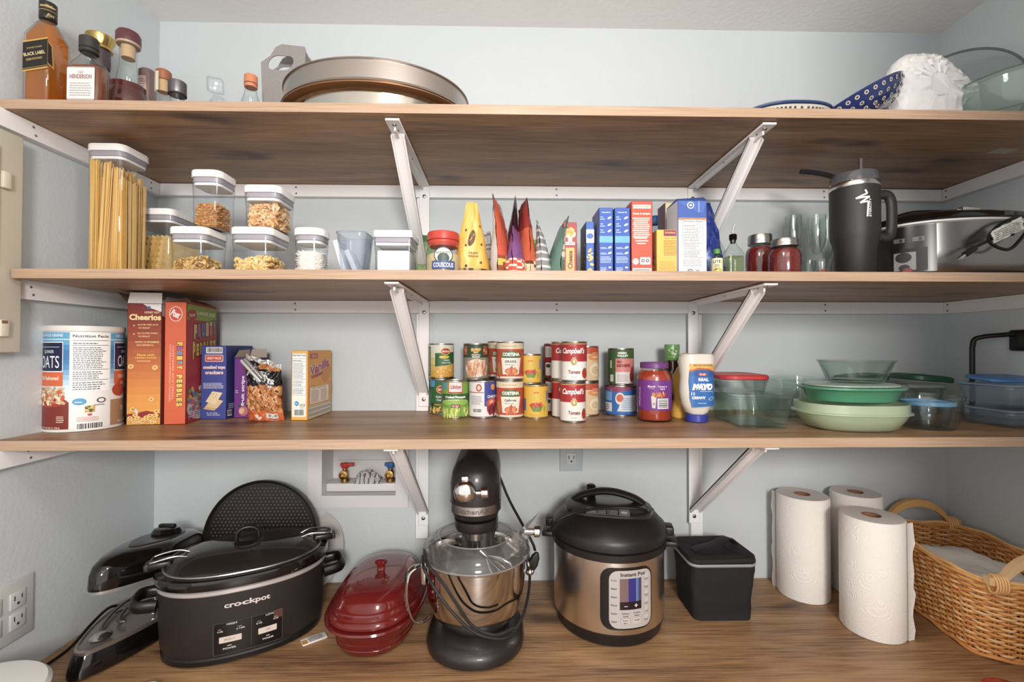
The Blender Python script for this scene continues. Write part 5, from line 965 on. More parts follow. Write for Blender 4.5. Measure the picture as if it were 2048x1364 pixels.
def t_navy(A):
    A.rect(-2, 0, 2, 1, '#8a8578', .5); A.rect(-2, .62, 2, 1, '#33482e', 1); A.text('BUSHS', 0, .85, .10, '#dfb048', .8, 2, bold=.1); A.text('BEST', 0, .77, .05, '#dfb048', .4, 2, bold=.1); A.rect(.62, .70, 1.1, .97, '#a8533a', 2); A.rect(-1.2, .70, -.75, .97, '#a8533a', 2); A.text('PINTO', 0, .695, .05, '#dfe0d4', .7, 3); A.text('BEANS', 0, .64, .05, '#dfe0d4', .6, 3); A.ell(.05, .30, .98, .27, '#ddd3c6', 2); A.blobs(-.75, .12, .85, .48, 70, .12, ['#c98e68', '#d9a884', '#b87850', '#e3bf9e'], 3, .6)
    for u, v in ((.7, .83), (.95, .78), (-.95, .84)): A.ell(u, v, .12, .045, '#d08a66', 3)
def t_prog(nm):
    def f(A):
        A.rect(-2, 0, 2, 1, '#b9472c', .5); A.rect(-2, .83, 2, 1, '#d8c8a8', 1); A.lines(-.6, .90, .8, .94, 1, '#a88a6a', 2); A.rect(-2, 0, 2, .06, '#d8ccb4', 1); A.poly([(-.55, .12), (.65, .12), (.85, .58), (-.68, .58)], '#e0dccd', 1.5); A.ell(.08, .67, .80, .095, '#3f6c40', 2); A.poly([(-.6, .60), (.75, .60), (.5, .76), (-.3, .76)], '#3f6c40', 2.2)
        A.text('La', -.15, .79, .06, '#3f6c40', .3, 3); A.text('COSTENA', .08, .68, .10, '#e9e6da', 1.3, 3.5, bold=.06); A.text(nm, .05, .48, .07, '#3a3c34', .85, 3, bold=.03); A.lines(-.35, .38, .5, .42, 1, '#77756a', 3); A.ell(.1, .21, .48, .10, '#c46a3c', 3); A.blobs(-.25, .13, .45, .28, 14, .09, ['#b44a2c', '#d98a5a'], 4); A.blobs(-1.3, .10, -.65, .36, 14, .14, ['#b03a30', '#c8603c', '#8c8a3c'], 2); A.blobs(.85, .12, 1.3, .36, 10, .12, ['#b03a30', '#a84a3c'], 2)
    return f
def t_yel(A):
    A.rect(-2, 0, 2, 1, '#d9ad34', .5); A.text('RO*TEL', .05, .80, .06, '#c04a2a', .4, 2, bold=.06); A.text('ROTEL', .0, .65, .15, '#c8b83c', 1.0, 2, bold=.05); A.ell(.05, .38, .58, .09, '#c84a38', 2); A.blobs(-.4, .34, .5, .44, 24, .07, ['#d8685a', '#b83c30'], 3); A.poly([(-.5, .36), (.6, .36), (.4, .18), (-.2, .18)], '#6a8c38', 2.5); A.ell(.75, .28, .09, .11, '#8aa84a', 3, -.4); A.lines(-.5, .06, .4, .1, 1, '#8a8a5a', 2); A.rect(-1.3, .2, -.9, .6, '#5a6a9a', 1); A.rect(.95, .5, 1.3, .85, '#7c86a4', 1)
def t_camp(A):
    A.rect(-2, .5, 2, 1, '#a8262a', .5); A.rect(-2, 0, 2, .5, '#dfdbd6', .5); A.text("Campbell's", .05, .77, .20, '#ece6e0', 1.9, 2, bold=.03, shear=.35); A.lines(-.3, .925, .4, .94, 1, '#dba8a8', 2); A.ell(.1, .49, .26, .10, '#c9ae74', 2); A.ell(.1, .49, .20, .077, '#a8894e', 3); A.ell(.1, .50, .09, .05, '#d8caa0', 4); A.text('CONDENSED', .1, .60, .02, '#ecd8d8', .3, 2); A.text('Tomato', .12, .22, .10, '#8a3228', .95, 2, bold=.04); A.text('SOUP', .1, .08, .04, '#a8a29c', .4, 2); A.ell(1.05, .18, .3, .15, '#b03024', 2); A.ell(1.0, .30, .12, .03, '#5a7a3c', 3); A.rect(-2, .965, 2, .985, '#c9a86a', 1)
def t_campback(A): A.rect(-2, .0, 2, 1, '#8c2024', .5); A.rect(-1.0, .62, -.3, .95, '#dedad4', 1); A.lines(-.95, .65, -.35, .93, 8, '#4a4044', 2); A.rect(-1.0, .05, -.3, .45, '#d8d0c8', 1); A.ell(-.65, .35, .25, .06, '#3a3a44', 2); A.text("Campbell's", .6, .77, .16, '#ece6e0', 1.4, 2, shear=.35)
def t_cream(A): A.rect(-2, 0, 2, 1, '#d3b890', .5); A.rect(-2, .80, 2, 1, '#bc4c2c', 1); A.ell(.5, .70, .7, .10, '#d88a4a', 2); A.ell(.55, .33, .6, .2, '#e3d3b4', 2); A.ell(.5, .30, .4, .12, '#cdb48a', 3); A.lines(.2, .82, 1.0, .86, 1, '#ecd9c0', 3); A.text('Chunky', .5, .70, .07, '#f0e0cc', .6, 3); A.rect(1.0, .1, 1.2, .8, '#b95a30', 3)
def t_chick(A):
    A.rect(-2, 0, 2, 1, '#dcd7d6', .5); A.rect(.12, .30, 2, 1, '#3c4690', 1); A.text('CHICK PEAS', 1.0, .58, .08, '#e6e2e8', 1.3, 2, bold=.04); A.ell(-.28, .84, .22, .11, '#a8563c', 2); A.ell(-.28, .84, .13, .07, '#dfb8a4', 3); A.rect(-2, .69, .10, .715, '#a85450', 2); A.lines(-.95, .35, .02, .62, 7, '#8a8488', 2); A.barcode(-.8, .10, -.05, .24, 1); A.ell(.75, .38, .48, .16, '#c0503c', 2); A.ell(.7, .42, .2, .07, '#e0a08c', 3); A.blobs(.35, .08, 1.2, .3, 20, .14, ['#8c2c3a', '#b04a40', '#6a2430'], 3); A.ell(.8, .86, .2, .09, '#d98c3c', 3)
def t_dark(A):
    A.rect(-2, 0, 2, 1, '#3f5c30', .5); A.rect(-.42, 0, 1.3, .74, '#cf7f78', 1); A.rect(-.42, 0, 1.3, .34, '#d8cfce', 2); A.text('GREEN', .1, .90, .06, '#e3e6dc', .7, 2, bold=.06); A.text('VALLEY', .15, .82, .06, '#e3e6dc', .9, 2, bold=.06); A.text('RED', -.1, .64, .07, '#8a2c30', .4, 3, bold=.06); A.text('KIDNEYS', .22, .53, .09, '#8a2c30', 1.05, 3, bold=.08); A.lines(-.3, .06, .6, .28, 6, '#a39a98', 3); A.ell(.95, .22, .25, .18, '#8c2a2c', 3); A.ell(.98, .42, .16, .08, '#a83c38', 3); A.rect(-.95, .05, -.6, .26, '#c9c8c0', 2); A.rect(-.95, .45, -.75, .68, '#b9bcae', 2)
def t_tuna(A):
    A.rect(-2, 0, 2, 1, '#2c64aa', .5); A.poly([(-.5, .80), (1.4, .95), (1.4, 1), (-2, 1), (-2, .9)], '#8c3a5c', 1); A.rect(-1.2, .5, -.55, .92, '#6a9ac8', 1); A.rect(-1.2, .1, -.55, .42, '#d0ccd2', 1); A.lines(-1.15, .15, -.75, .4, 3, '#6a6470', 2); A.ell(-.02, .58, .30, .22, '#d8cfc8', 2); A.ell(-.02, .6, .22, .14, '#c05a44', 3); A.poly([(-.2, .12), (1.3, .10), (1.3, .70), (.2, .70)], '#c8ccd0', 1.5); A.lines(.1, .18, 1.2, .64, 7, '#7c98b8', 3)
cr_, chh = .0365, .1115
def put(x0, x1, yb, art, base, lab, stack=0, h=None, r=None, group='canned food on the lowest shelf', Yc=None, rot=0, ytop=None, gold=False):
    x, y, rr1 = cyl_base(x0, x1, yb, S3T) if Yc is None else cyl_depth(x0, x1, Yc)
    rr1 = r or rr1; hh1 = h
    return x, y, rr1, can(x, y, z3 + stack, rr1, hh1, lab, art, base, group, rot=rot, gold=gold)
hc = lambda y0, y1, Y: (y1-y0)/F_PX*Y
G_ = 'canned food on the lowest shelf'
put(859, 912, 829, t_corn2, '#2c6038', 'green corn can at bottom left of the can stacks, partly behind the pineapple can', h=.0985)
put(857, 908, 0, t_corn, '#cfbf8a', 'corn can with a red oval logo, topmost at the left end of the can stacks', .0995, .098, Yc=on(885, 829, S3T).y+.034)
put(884, 938, 837, t_peas, '#6f9c3c', 'green pineapple can with a white and red logo, front left of the can stacks', h=.0985)
x, y, rr1, _ = put(938, 993, 837, t_chick, '#dcd7d6', 'white and blue can with a barcode, below the pinto bean can', h=.0985)
can(x-.020, y+.030, z3+.099, .0345, .0985, 'pinto bean can with a bowl of beans picture, resting above the white and blue can', t_navy, '#8a8578', G_)
x, y, rr1, _ = put(992, 1047, 838, t_prog('California'), '#b9472c', 'red tomato can with a white goblet shape, lower one of the front pair', h=.100)
can(x+.001, y, z3+.1005, rr1, .1015, 'red tomato can with a white goblet shape, upper one of the front pair', t_prog('GIRASOL'), '#b9472c', G_)
x4, y4, r4 = cyl_depth(975, 1026, y+.088)
can(x4, y4, z3, r4, .100, 'red tomato can hidden behind the front pair, lower one', t_prog('Italian'), '#b9472c', G_); can(x4, y4, z3+.1005, r4, .1035, 'red tomato can behind the upper front one, showing at its left', t_prog('Italian'), '#b9472c', G_)
x, y, rr1, _ = put(1047, 1096, 838, t_yel, '#d9ad34', 'lower yellow tomato can with a bowl picture, right end of the mixed stacks', h=.088, gold=True)
can(x-.014, y+.022, z3+.0885, rr1*.93, .080, 'upper yellow tomato can stacked slightly back on the other yellow can', t_yel, '#d9ad34', G_)
G2 = 'red and white soup cans'
x, y, rr1, _ = put(1120, 1171, 846, t_camp, '#dfdbd6', 'lower front red and white tomato soup can', h=.1005, group=G2)
can(x+.0035, y+.001, z3+.101, rr1*1.01, .1005, 'upper front red and white tomato soup can', t_camp, '#dfdbd6', G2, rot=-.1)
xb_, yb_, rb_ = x-.0135, y+.071, rr1
can(xb_, yb_, z3, rb_, .1005, 'lower red and white soup can directly behind the front soup stack', t_camp, '#dfdbd6', G2, rot=.5); can(xb_-.001, yb_, z3+.101, rb_, .1005, 'upper red and white soup can directly behind the front soup stack', t_camp, '#dfdbd6', G2, rot=.25)
can(xb_-.015, yb_+.072, z3, rb_, .0985, 'rearmost dark red can of the soup row, lower one', t_campback, '#8c2024', G2); can(xb_-.015, yb_+.072, z3+.099, rb_, .0985, 'rearmost dark red can of the soup row, upper one', t_campback, '#8c2024', G2)
x5, y5, r5 = cyl_depth(1147, 1197, y+.088); x5 += 0
x5 = max(x5, xb_+.074+.004); y5 = y+.11
x5 = kx(1197)*y5 - .036
can(x5, y5, z3, .0355, .092, 'lower cream-labelled soup can, right of the red and white stack', t_cream, '#d3b890', G2, rot=.35); can(x5, y5, z3+.0925, .0355, .098, 'upper cream-labelled soup can, right of the red and white stack', t_cream, '#d3b890', G2, rot=.35)
x, y, rr1, _ = put(1209, 1272, 833, t_tuna, '#2c64aa', 'wide short blue can below the green and pink can', h=.083)
can(x+.002, y, z3+.0835, .0355, .101, 'green and pink kidney bean can standing on the wide blue can', t_dark, '#3f5c30', G_)
# sauce jar
x, y, r = cyl_base(1273, 1344, 846, S3T); H = zat(1308, 724, y)-z3
e = thing('sauce_jar', (x, y, z3), 'red pasta sauce jar with purple lid and purple label', 'jar')
o = M(); lathe(o, [(r*.9, .0005), (r*.98, .004), (r, .010), (r*.985, .022), (r*.985, H*.70), (r*1.0, H*.73), (r*.93, H*.80), (r*.76, H*.87), (r*.74, H*.93)], clear('#faf0ee', '#b08a80', .03), 48); o.build('body', e)
o = M(); lathe(o, [(r*.88, .004), (r*.965, .009), (r*.965, H*.71), (r*.90, H*.79), (r*.72, H*.86)], mat('#a33c1c', .25, coat=.7, bump=.4, bscale=120), 44); o.build('sauce', e)['label'] = 'orange-red sauce filling'
o = M(); lathe(o, [(r*.78, H*.895), (r*.81, H*.90), (r*.81, H*.985), (r*.77, H), (r*.2, H)], mat('#6a3478', .4), 44); o.build('lid', e)
o = M(); lathe(o, [(r*.992, H*.20), (r*.992, H*.70)], mat('#6e2f84', .4), 48, cap=False); U = r; A = Art(o, lambda u, v, k, f=cyl_map(r*.993, face_cam(x, y)): f(u*U, H*(.20+.5*v), k), .12)
A.rect(-1.5, 0, -.62, .06, '#5a2870', 1); A.text('PRINCE', -.92, .45, .10, '#d8c4e0', .62, 2, rot=pi/2); A.text('Basil', -.15, .80, .06, '#ecdcf0', .4, 2); A.text('Tomato &', .48, .80, .06, '#ecdcf0', .55, 2); A.text('Garlic', .48, .72, .06, '#ecdcf0', .3, 2); A.lines(-.3, .72, .1, .75, 1, '#d0b8d8', 2)
A.blobs(-.1, .48, .75, .56, 18, .09, ['#c07a3c', '#d8a04a', '#a84a2c'], 2); A.poly([(-.12, .08), (.06, .08), (.12, .48), (-.18, .48)], '#c9c0bc', 2); A.text('O', -.02, .22, .08, '#4a4048', .12, 3); A.barcode(.18, .06, .85, .40, 2, vert=True); o.build('label_band', e)['label'] = 'purple label with white barcode'
# bottles behind: green-topped bottle, mustard
x, y, r = cyl_depth(1322, 1366, 1.27)
e = thing('sauce_bottle', (x, y, z3), 'dark sauce bottle with a leafy green neck wrap, behind the mustard bottle', 'bottle')
o = M(); lathe(o, [(r*.9, .0005), (r, .005), (r, .10), (r*.8, .125), (r*.55, .145), (r*.5, .155)], mat('#3a1a14', .12, coat=.7), 32); o.build('body', e); o = M(); lathe(o, [(r*.62, .150), (r*.66, .158), (r*.72, .19), (r*.68, .195)], mat('#6a9a5a', .3, bump=1, bscale=60), 28, cap=True); A = Art(o, cyl_map(r*.70, -pi/2-.2), .004); A.blobs(-.012, .158, .012, .188, 16, .004, ['#a8c48c', '#4a7a3c', '#d0d8b8'], 1); o.build('neck_wrap', e)
xm, ym = at(1370, 695, 1.21).x, 1.205; e = thing('mustard_bottle', (xm, ym, z3), 'yellow mustard squeeze bottle half hidden behind the mayonnaise', 'bottle'); e.scale = (1, 1, .86)
YM = mat('#d3a032', .35); o = M(); shapeloft(o, [(.076, .045, .018, .0005), (.082, .050, .020, .005), (.078, .048, .02, .03), (.062, .044, .02, .06), (.070, .046, .02, .10), (.068, .044, .02, .13), (.045, .036, .017, .155), (.028, .028, .014, .165), (.028, .028, .014, .170)], YM); o.build('body', e); o = M(); lathe(o, [(.015, .168), (.016, .170), (.012, .185), (.006, .200)], mat('#d98c2c', .4), 24); o.build('cap', e)
o = M(); Art(o, plane_map((0, -.0246, 0), (1, 0, 0), (0, 0, 1))).rect(-.012, .07, .030, .10, '#a8382c', 1, .003); Art(o, plane_map((0, -.0246, 0), (1, 0, 0), (0, 0, 1))).text('H', .0, .085, .015, '#ecd9c4', None, 2); o.build('label_band', e)
# mayonnaise bottle (standing on its cap)
xa_, ya_ = on(1402, 846, S3T).x, on(1402, 846, S3T).y+.026; e = thing('mayonnaise_bottle', (xa_, ya_, z3), 'upside-down cream squeeze bottle of mayonnaise with blue cap and blue label', 'bottle')
MY = mat('#d9d2c4', .3, coat=.3, sss=.1); H = zat(1402, 707, ya_-.01)-z3
o = M(); shapeloft(o, [(.040, .036, .018, .018), (.056, .042, .02, .024), (.076, .050, .024, .045), (.086, .056, .027, .075), (.084, .056, .027, H*.55), (.080, .054, .026, H*.66), (.086, .056, .027, H*.80), (.088, .056, .027, H*.93), (.078, .050, .022, H*.99), (.07, .044, .02, H)], MY); o.build('body', e)
o = M(); lathe(o, [(.026, .0005), (.0275, .002), (.0265, .018), (.025, .0195)], mat('#303a96', .35), 36); o.build('cap', e)
o = M(); Y_ = -.0288
A = Art(o, lambda u, v, k: (u, -(.0283+k)*(1 if abs(u) < .016 else cos((abs(u)-.016)/.022*.9)) , v)); A.step = .004
def mayo(A):
    A.poly([(-.022, .038), (.034, .042), (.0375, .06), (.035, .10), (.037, .132), (-.028, .132), (-.030, .10), (-.028, .06)], '#2d68ae', 1); A.rect(-.028, .128, .037, .146, '#d9a648', 1.5); A.poly([(-.028, .125), (-.028, .13), (-.005, .136), (.02, .134), (.037, .126), (.037, .122), (.004, .117)], '#b0603a', 2); A.ell(.004, .122, .032, .009, '#2a5a9c', 2.5); A.text('MADE WITH CAGE FREE EGGS', .006, .142, .0035, '#4a4a44', .05, 3); A.rect(-.007, .116, .014, .1235, '#b83c40', 3, .003); A.text('Kraft', .0035, .120, .005, '#ecdce0', .014, 4)
    A.text('REAL', .006, .107, .008, '#dfe6f0', .026, 3, bold=.05); A.text('MAYO', .004, .089, .016, '#ecf0f4', .052, 3, bold=.10, shear=.2); A.text('Mayonnaise', .012, .078, .0035, '#c9d8ea', .03, 3); A.text('12', -.020, .072, .007, '#dfe6f0', .009, 3); A.text('CREAMY', -.006, .062, .007, '#dfe6f0', .034, 3, bold=.06); A.lines(-.008, .048, .018, .051, 1, '#c9d8ea', 3); A.ell(.026, .06, .008, .004, '#c9d8ea', 3, .3); A.ell(.026, .06, .0065, .003, '#2d68ae', 4, .3)
mayo(A); o.build('label_band', e)['label'] = 'blue label with a yellow banner'
# ---------------------------------------------------------------- storage ware
def dish(name, x, y, z, w, d, h, r, m_, label, cat='food container', t=.003, rim=.004, taper=.012, group=None, rz=0, lidm=None, lidh=.012, lidlab=None):
    e = thing(name, (x, y, z), label, cat, group=group, rz=rz); o = M()
    rrloft(o, w, d, r, [(taper+.004, .0005), (taper, .004), (taper*.35, h*.55), (0, h-.006), (-rim, h-.005), (-rim, h-.001), (0, h), (t, h), (taper*.35+t, h*.55), (taper+t, .007)], m_, n=8); o.build('body', e)
    if lidm:
        o = M(); rrloft(o, w+2*rim, d+2*rim, r+rim, [(0, h-.004+.0045), (-.002, h+.002), (-.002, h+lidh-.003), (.002, h+lidh), (.012, h+lidh-.002)], lidm, n=8); q = o.build('lid', e)
        if lidlab: q['label'] = lidlab
    return e
CONT = 'glass and plastic food containers at the right end'
p = on(1500, 844, S3T); dish('food_container', .612, 1.125, z3, .125, .19, .072, .014, GGLASS, 'rectangular clear glass container carrying the red-lidded one', rim=.003, taper=.008, group=CONT, rz=-.12)
dish('food_container', .592, 1.145, z3+.0725, .108, .150, .036, .03, GLASS, 'clear glass container with a red lid on top of the rectangular one', rim=.002, taper=.006, group=CONT, rz=-.1, lidm=mat('#b02a2c', .35), lidlab='red plastic lid')
dish('food_container', .79, 1.235, z3, .16, .13, .105, .03, GLASS, 'tall clear glass container behind the red-lidded one, without a lid', rim=.004, taper=.014, group=CONT)
# oval pale green and green containers with glass bowl on top
xg, yg = at(1688, 695, 1.06).x, 1.055
HZ = clear('#e6eedf', '#b4caa8', .3, 1.2, haze=.42, hazec='#d3dfc4'); GR = clear('#9ad8b8', '#58b088', .25, 1.2, haze=.42, hazec='#74c09c')
def oval(name, x, y, z, a, b, prof, m_, label, rz=0, cat='food container'):
    o = M(); ptloft(o, ell(1, 1, 64, 2.5), [(a*s, b*s, zz_) for s, zz_ in prof], m_); return tag(o.build(name, loc=(x, y, z), rz=rz), label, cat, CONT)
oval('food_container', xg, yg-.01, z3, .112, .085, [(.72, .0005), (.80, .004), (.94, .026), (.985, .036), (1.05, .0375), (1.05, .0405), (1.0, .042), (1.0, .060), (.975, .060), (.97, .041), (.90, .024), (.76, .006)], HZ, 'pale yellow-green oval plastic container at the front, under the green one', rz=-.05)
oval('food_container', xg+.002, yg-.01, z3+.0615, .102, .080, [(.75, .0005), (.84, .004), (.92, .025), (1.0, .030), (1.05, .0315), (1.05, .035), (.98, .036), (.90, .026), (.80, .006)], GR, 'mint green plastic container with a cloudy lid, above the pale green one')
oval('container_lid', xg+.002, yg-.01, z3+.0978, .095, .074, [(.9, 0), (1.0, .001), (1.0, .004), (.9, .0065), (.5, .006)], clear('#e3efe6', '#a8c4b4', .3, 1.2, haze=.55, hazec='#bccfc0'), 'cloudy pale lid lying on the mint green container', cat='lid')
o = M(); lathe(o, [(.05, .0005), (.056, .004), (.066, .030), (.074, .048), (.077, .049), (.077, .052), (.073, .052), (.062, .030), (.052, .008)], GGLASS, 56); tag(o.build('glass_bowl', loc=(xg+.022, yg+.0, z3+.1050)), 'clear glass bowl resting on the topmost cloudy lid of the green stack', 'bowl')
# big round glass bowl
xb2, yb2, rb2 = cyl_base(1778, 1926, 866, S3T)
o = M(); lathe(o, [(rb2*.72, .0005), (rb2*.78, .003), (rb2*.96, .03), (rb2*.98, .066), (rb2*1.03, .070), (rb2*1.03, .076), (rb2*.97, .076), (rb2*.93, .066), (rb2*.90, .03), (rb2*.7, .007)], GLASS, 64); tag(o.build('glass_bowl', loc=(xb2+.004, yb2, z3)), 'large round clear glass bowl at the front edge, right of the green stack', 'bowl')
o = M(); lathe(o, [(rb2*.55, .001), (rb2*.6, .004), (rb2*.74, .045), (rb2*.76, .05), (rb2*.72, .05), (rb2*.7, .044), (rb2*.56, .006)], clear('#eef2f6', '#8fa0b0', .03), 48); lathe(o, [(rb2*.765, .046), (rb2*.80, .047), (rb2*.80, .055), (rb2*.76, .056)], mat('#6a9ac4', .4), 48, cap=False); tag(o.build('glass_bowl', loc=(xb2+.004, yb2, z3+.0075)), 'smaller glass bowl with a blue rim nested inside the large round bowl', 'bowl')
GL_ = mat('#1f4a36', .35)
def lidded(x, y, z, w, d, h, label):
    dish('food_container', x, y, z, w, d, h, .03, GLASS, label, group=CONT, lidm=clear('#eef2ee', '#93a39a', .05, haze=.15), lidlab='clear lid')
lidded(1.02, 1.26, z3, .15, .13, .075, 'clear container stacked behind the large round bowl, dark green lid lying on it, left one')
lidded(1.155, 1.275, z3, .12, .13, .075, 'clear container stacked behind the large round bowl, dark green lid lying on it, right one')
for q, (lx, ly, lw, ld_, lz) in enumerate(((1.0, 1.25, .11, .11, .0885), (1.16, 1.24, .12, .11, .0885))):
    o = M(); o.T = Matrix.Rotation(.09*(1 if q else -1), 4, 'Y'); rrloft(o, lw, ld_, .035, [(.004, .0065), (0, .008), (0, .018), (.004, .022), (.02, .024)], GL_, n=8); o.T = Matrix.Identity(4); tag(o.build('container_lid', loc=(lx, ly, z3+lz)), ('left', 'right')[q] + ' dark green container lid lying on the clear containers', 'lid', 'dark green container lids')
# right end: clear blue-tinted boxes
BT = clear('#f6f9fc', '#a9bccd', .06, haze=.08, hazec='#d9e6f0')
xx = 1.262
dish('food_container', 1.245, 1.075, z3, .175, .13, .036, .02, BT, 'lowest flat blue-tinted plastic container at the right wall', group=CONT, lidm=clear('#e9f1f8', '#9fb6ca', .1, haze=.25, hazec='#c4d8e8'), lidh=.006)
dish('food_container', 1.25, 1.085, z3+.0455, .165, .13, .048, .02, BT, 'middle blue-tinted plastic container at the right wall', group=CONT, lidm=clear('#e2eef8', '#93b2cc', .1, haze=.35, hazec='#b4d0e8'), lidh=.006, lidlab='translucent blue lid')
o = M(); o.T = Matrix.Rotation(.1, 4, 'X'); rrloft(o, .13, .09, .03, [(.003, 0), (0, .002), (0, .007), (.004, .009)], mat('#3f78b0', .35), n=8); o.T = Matrix.Identity(4); tag(o.build('container_lid', loc=(1.235, 1.10, z3+.106)), 'loose solid blue lid on top of the plastic containers at the right wall', 'lid')
# black wire basket frame hooked by the right wall
e = thing('wire_rack', (1.26, 1.19, z3), 'black bent metal frame standing at the right wall behind the plastic boxes', 'rack')
OR_ = Vector((1.26, 1.19, z3)); p0, p1, p2 = at(1944, 770, 1.205)-OR_, at(1944, 673, 1.205)-OR_, at(2040, 667, 1.155)-OR_
o = M(); pth = [Vector((p0.x, p0.y, .004)), p1-Vector((0, 0, .03)), p1-Vector((-.004, .003, .008)), p1+Vector((.018, -.016, 0)), p2]; tube(o, [pth[0]]+smooth(pth[1:4], 6)+[pth[4]], .0062, BLK, 12); o.build('frame', e)
o = M(); rbox(o, tuple(p2+Vector((-.004, -.004, -.018))), (.02, .04, .055), BLK, .005); o.build('clamp', e)
o = M(); rbox(o, (p0.x, p0.y, .003), (.03, .03, .006), BLK, .002); o.build('foot', e)
# ================================================================ COUNTER
zc0 = CT + .0003
# ---- stand mixer
mx_, my_ = -.062, 1.095; PLUM = mat('#262020', .38, bump=.08, bscale=900, coat=.15)
e = thing('stand_mixer', (mx_, my_, zc0), 'black stand mixer with a shiny steel bowl and clear pouring shield', 'stand mixer')
o = M(); shapeloft(o, [(.200, .235, .09, .0005), (.222, .250, .105, .006), (.226, .254, .107, .018), (.214, .240, .10, .032), (.186, .205, .088, .042), (.150, .160, .07, .046)], PLUM, n=12)
shapeloft(o, [(.150, .12, .05, .03, 0, .065), (.125, .105, .045, .07, 0, .09), (.105, .09, .04, .14, 0, .125), (.10, .085, .04, .30, 0, .135)], PLUM, n=8); o.build('base', e)
o = M(); hc_ = (0, .055, 0); shapeloft(o, [(.080, .20, .039, .288), (.104, .255, .051, .298), (.114, .272, .056, .314), (.116, .276, .057, .336), (.116, .276, .057, .375), (.108, .266, .053, .400), (.088, .24, .043, .420), (.05, .18, .024, .431)], PLUM, hc_, n=12); hd = o.build('head', e)
o = M(); shapeloft(o, [(.1165, .276, .0575, .313), (.1195, .279, .059, .314), (.1195, .279, .059, .333), (.1165, .276, .0575, .334)], brushed('#b5b0ac', .3), hc_, n=12, cap=(False, False)); bd = o.build('trim_band', hd)
o = M(); A = Art(o, cyl_map(.0598, -pi/2, 0, c=(0, .055-.1395+.059)), .003); A.text('KitchenAid', -.004, .3235, .0105, '#6a6664', .082, 1, bold=.01, metal=.5); o.build('band_lettering', bd)['label'] = 'embossed lettering'
o = M(); lathe(o, [(.036, .262), (.046, .266), (.050, .276), (.050, .290)], PLUM, 40, (0, -.018, 0)); o.build('planetary_hub', e)
o = M(); o.T = Matrix.Translation((-.020, -.080, .368)) @ Matrix.Rotation(pi/2, 4, 'X'); lathe(o, [(.016, -.004), (.0245, -.002), (.0245, .008), (.022, .012), (.014, .0165), (.006, .0185)], CHROME, 36); rbox(o, (0, .028, .002), (.016, .014, .012), CHROME, .003); o.T = Matrix.Identity(4); o.build('hub_cover', hd)['label'] = 'chrome round hub cover'
o = M(); o.T = Matrix.Translation((.004, -.086, .367)) @ Matrix.Rotation(pi/2, 4, 'Y'); lathe(o, [(.006, 0), (.006, .010), (.012, .012), (.013, .026), (.011, .028)], CHROME, 28); o.T = Matrix.Identity(4); o.build('hub_knob', hd)
BY = -.008
o = M(); lathe(o, [(.045, .028), (.050, .030), (.052, .036), (.075, .048), (.100, .078), (.112, .115), (.116, .150), (.1175, .2), (.122, .203), (.1225, .206), (.119, .206), (.1155, .199), (.1135, .15), (.108, .11), (.09, .07), (.05, .042)], mat('#cfc9c3', .07, 1), 72, (0, BY, 0)); bw = o.build('mixing_bowl', e)
o = M(); tube(o, smooth([(-.113, BY-.03, .184), (-.135, BY-.045, .190), (-.150, BY-.055, .175), (-.152, BY-.06, .13), (-.140, BY-.06, .085), (-.118, BY-.055, .072), (-.098, BY-.05, .084)], 7), .010, mat('#cfc9c3', .12, 1), 12, flat=.35); rbox(o, (-.117, BY-.032, .172), (.012, .02, .05), CHROME, .003); o.build('handle', bw)
o = M(); lathe(o, [(.1235, .2065), (.127, .209), (.1265, .214), (.118, .226), (.100, .243), (.085, .247)], clear('#f2f2f0', '#a9a4a0', .1, haze=.12, hazec='#c9c6c4'), 72, (0, BY, 0), cap=False)
PS = clear('#f0f0ef', '#a09c9a', .08, haze=.16, hazec='#cfcccb'); tube(o, [(.1265*cos(t), BY+.1265*sin(t), .2095) for t in [i*pi/36 for i in range(72)]], .0022, PS, 6, closed=True)
tube(o, [(.086*cos(t), BY+.086*sin(t), .2475) for t in [i*pi/36 for i in range(72)]], .0018, PS, 6, closed=True); sh = o.build('pouring_shield', e)
o = M(); ch0 = [(.085, -.055, .243), (.115, -.005, .238), (.075, .0, .228), (.060, -.05, .232)]; ch1 = [(.120, -.055, .283), (.155, .01, .283), (.155, .01, .262), (.120, -.055, .255)]
loft(o, [[(.062, -.070, .240), (.115, .010, .240), (.108, .014, .212), (.070, -.060, .205)], [(.100, -.085, .285), (.152, .018, .285), (.138, .020, .235), (.100, -.065, .228)]], PS, False, False); o.build('pouring_chute', sh)
o = M(); lathe(o, [(.007, .205), (.011, .215), (.012, .235), (.019, .240), (.019, .262)], brushed('#bdb8b4', .25), 24, (0, -.018, 0)); o.build('beater_shaft', e)
# second whisk tipped inside the bowl, as seen through the shield
o = M(); o.T = Matrix.Translation((.025, -.035, .205)) @ Matrix.Rotation(-.95, 4, 'Y') @ Matrix.Rotation(-.3, 4, 'X'); lathe(o, [(.004, -.004), (.006, .0), (.006, .018), (.003, .02)], CHROME, 16)
wl = 'chrome wires of the balloon whisk'
for i in range(7):
    a = i*pi/7; tube(o, smooth([(.003*cos(a), .003*sin(a), -.002), (.020*cos(a), .020*sin(a), -.030), (.024*cos(a), .024*sin(a), -.055), (.012*cos(a), .012*sin(a), -.076), (0, 0, -.080), (-.012*cos(a), -.012*sin(a), -.076), (-.024*cos(a), -.024*sin(a), -.055), (-.020*cos(a), -.020*sin(a), -.030), (-.003*cos(a), -.003*sin(a), -.002)], 4), .0010, CHROME, 6)
o.T = Matrix.Identity(4); o.build('whisk', e)['label'] = 'wire whisk seen through the shield'
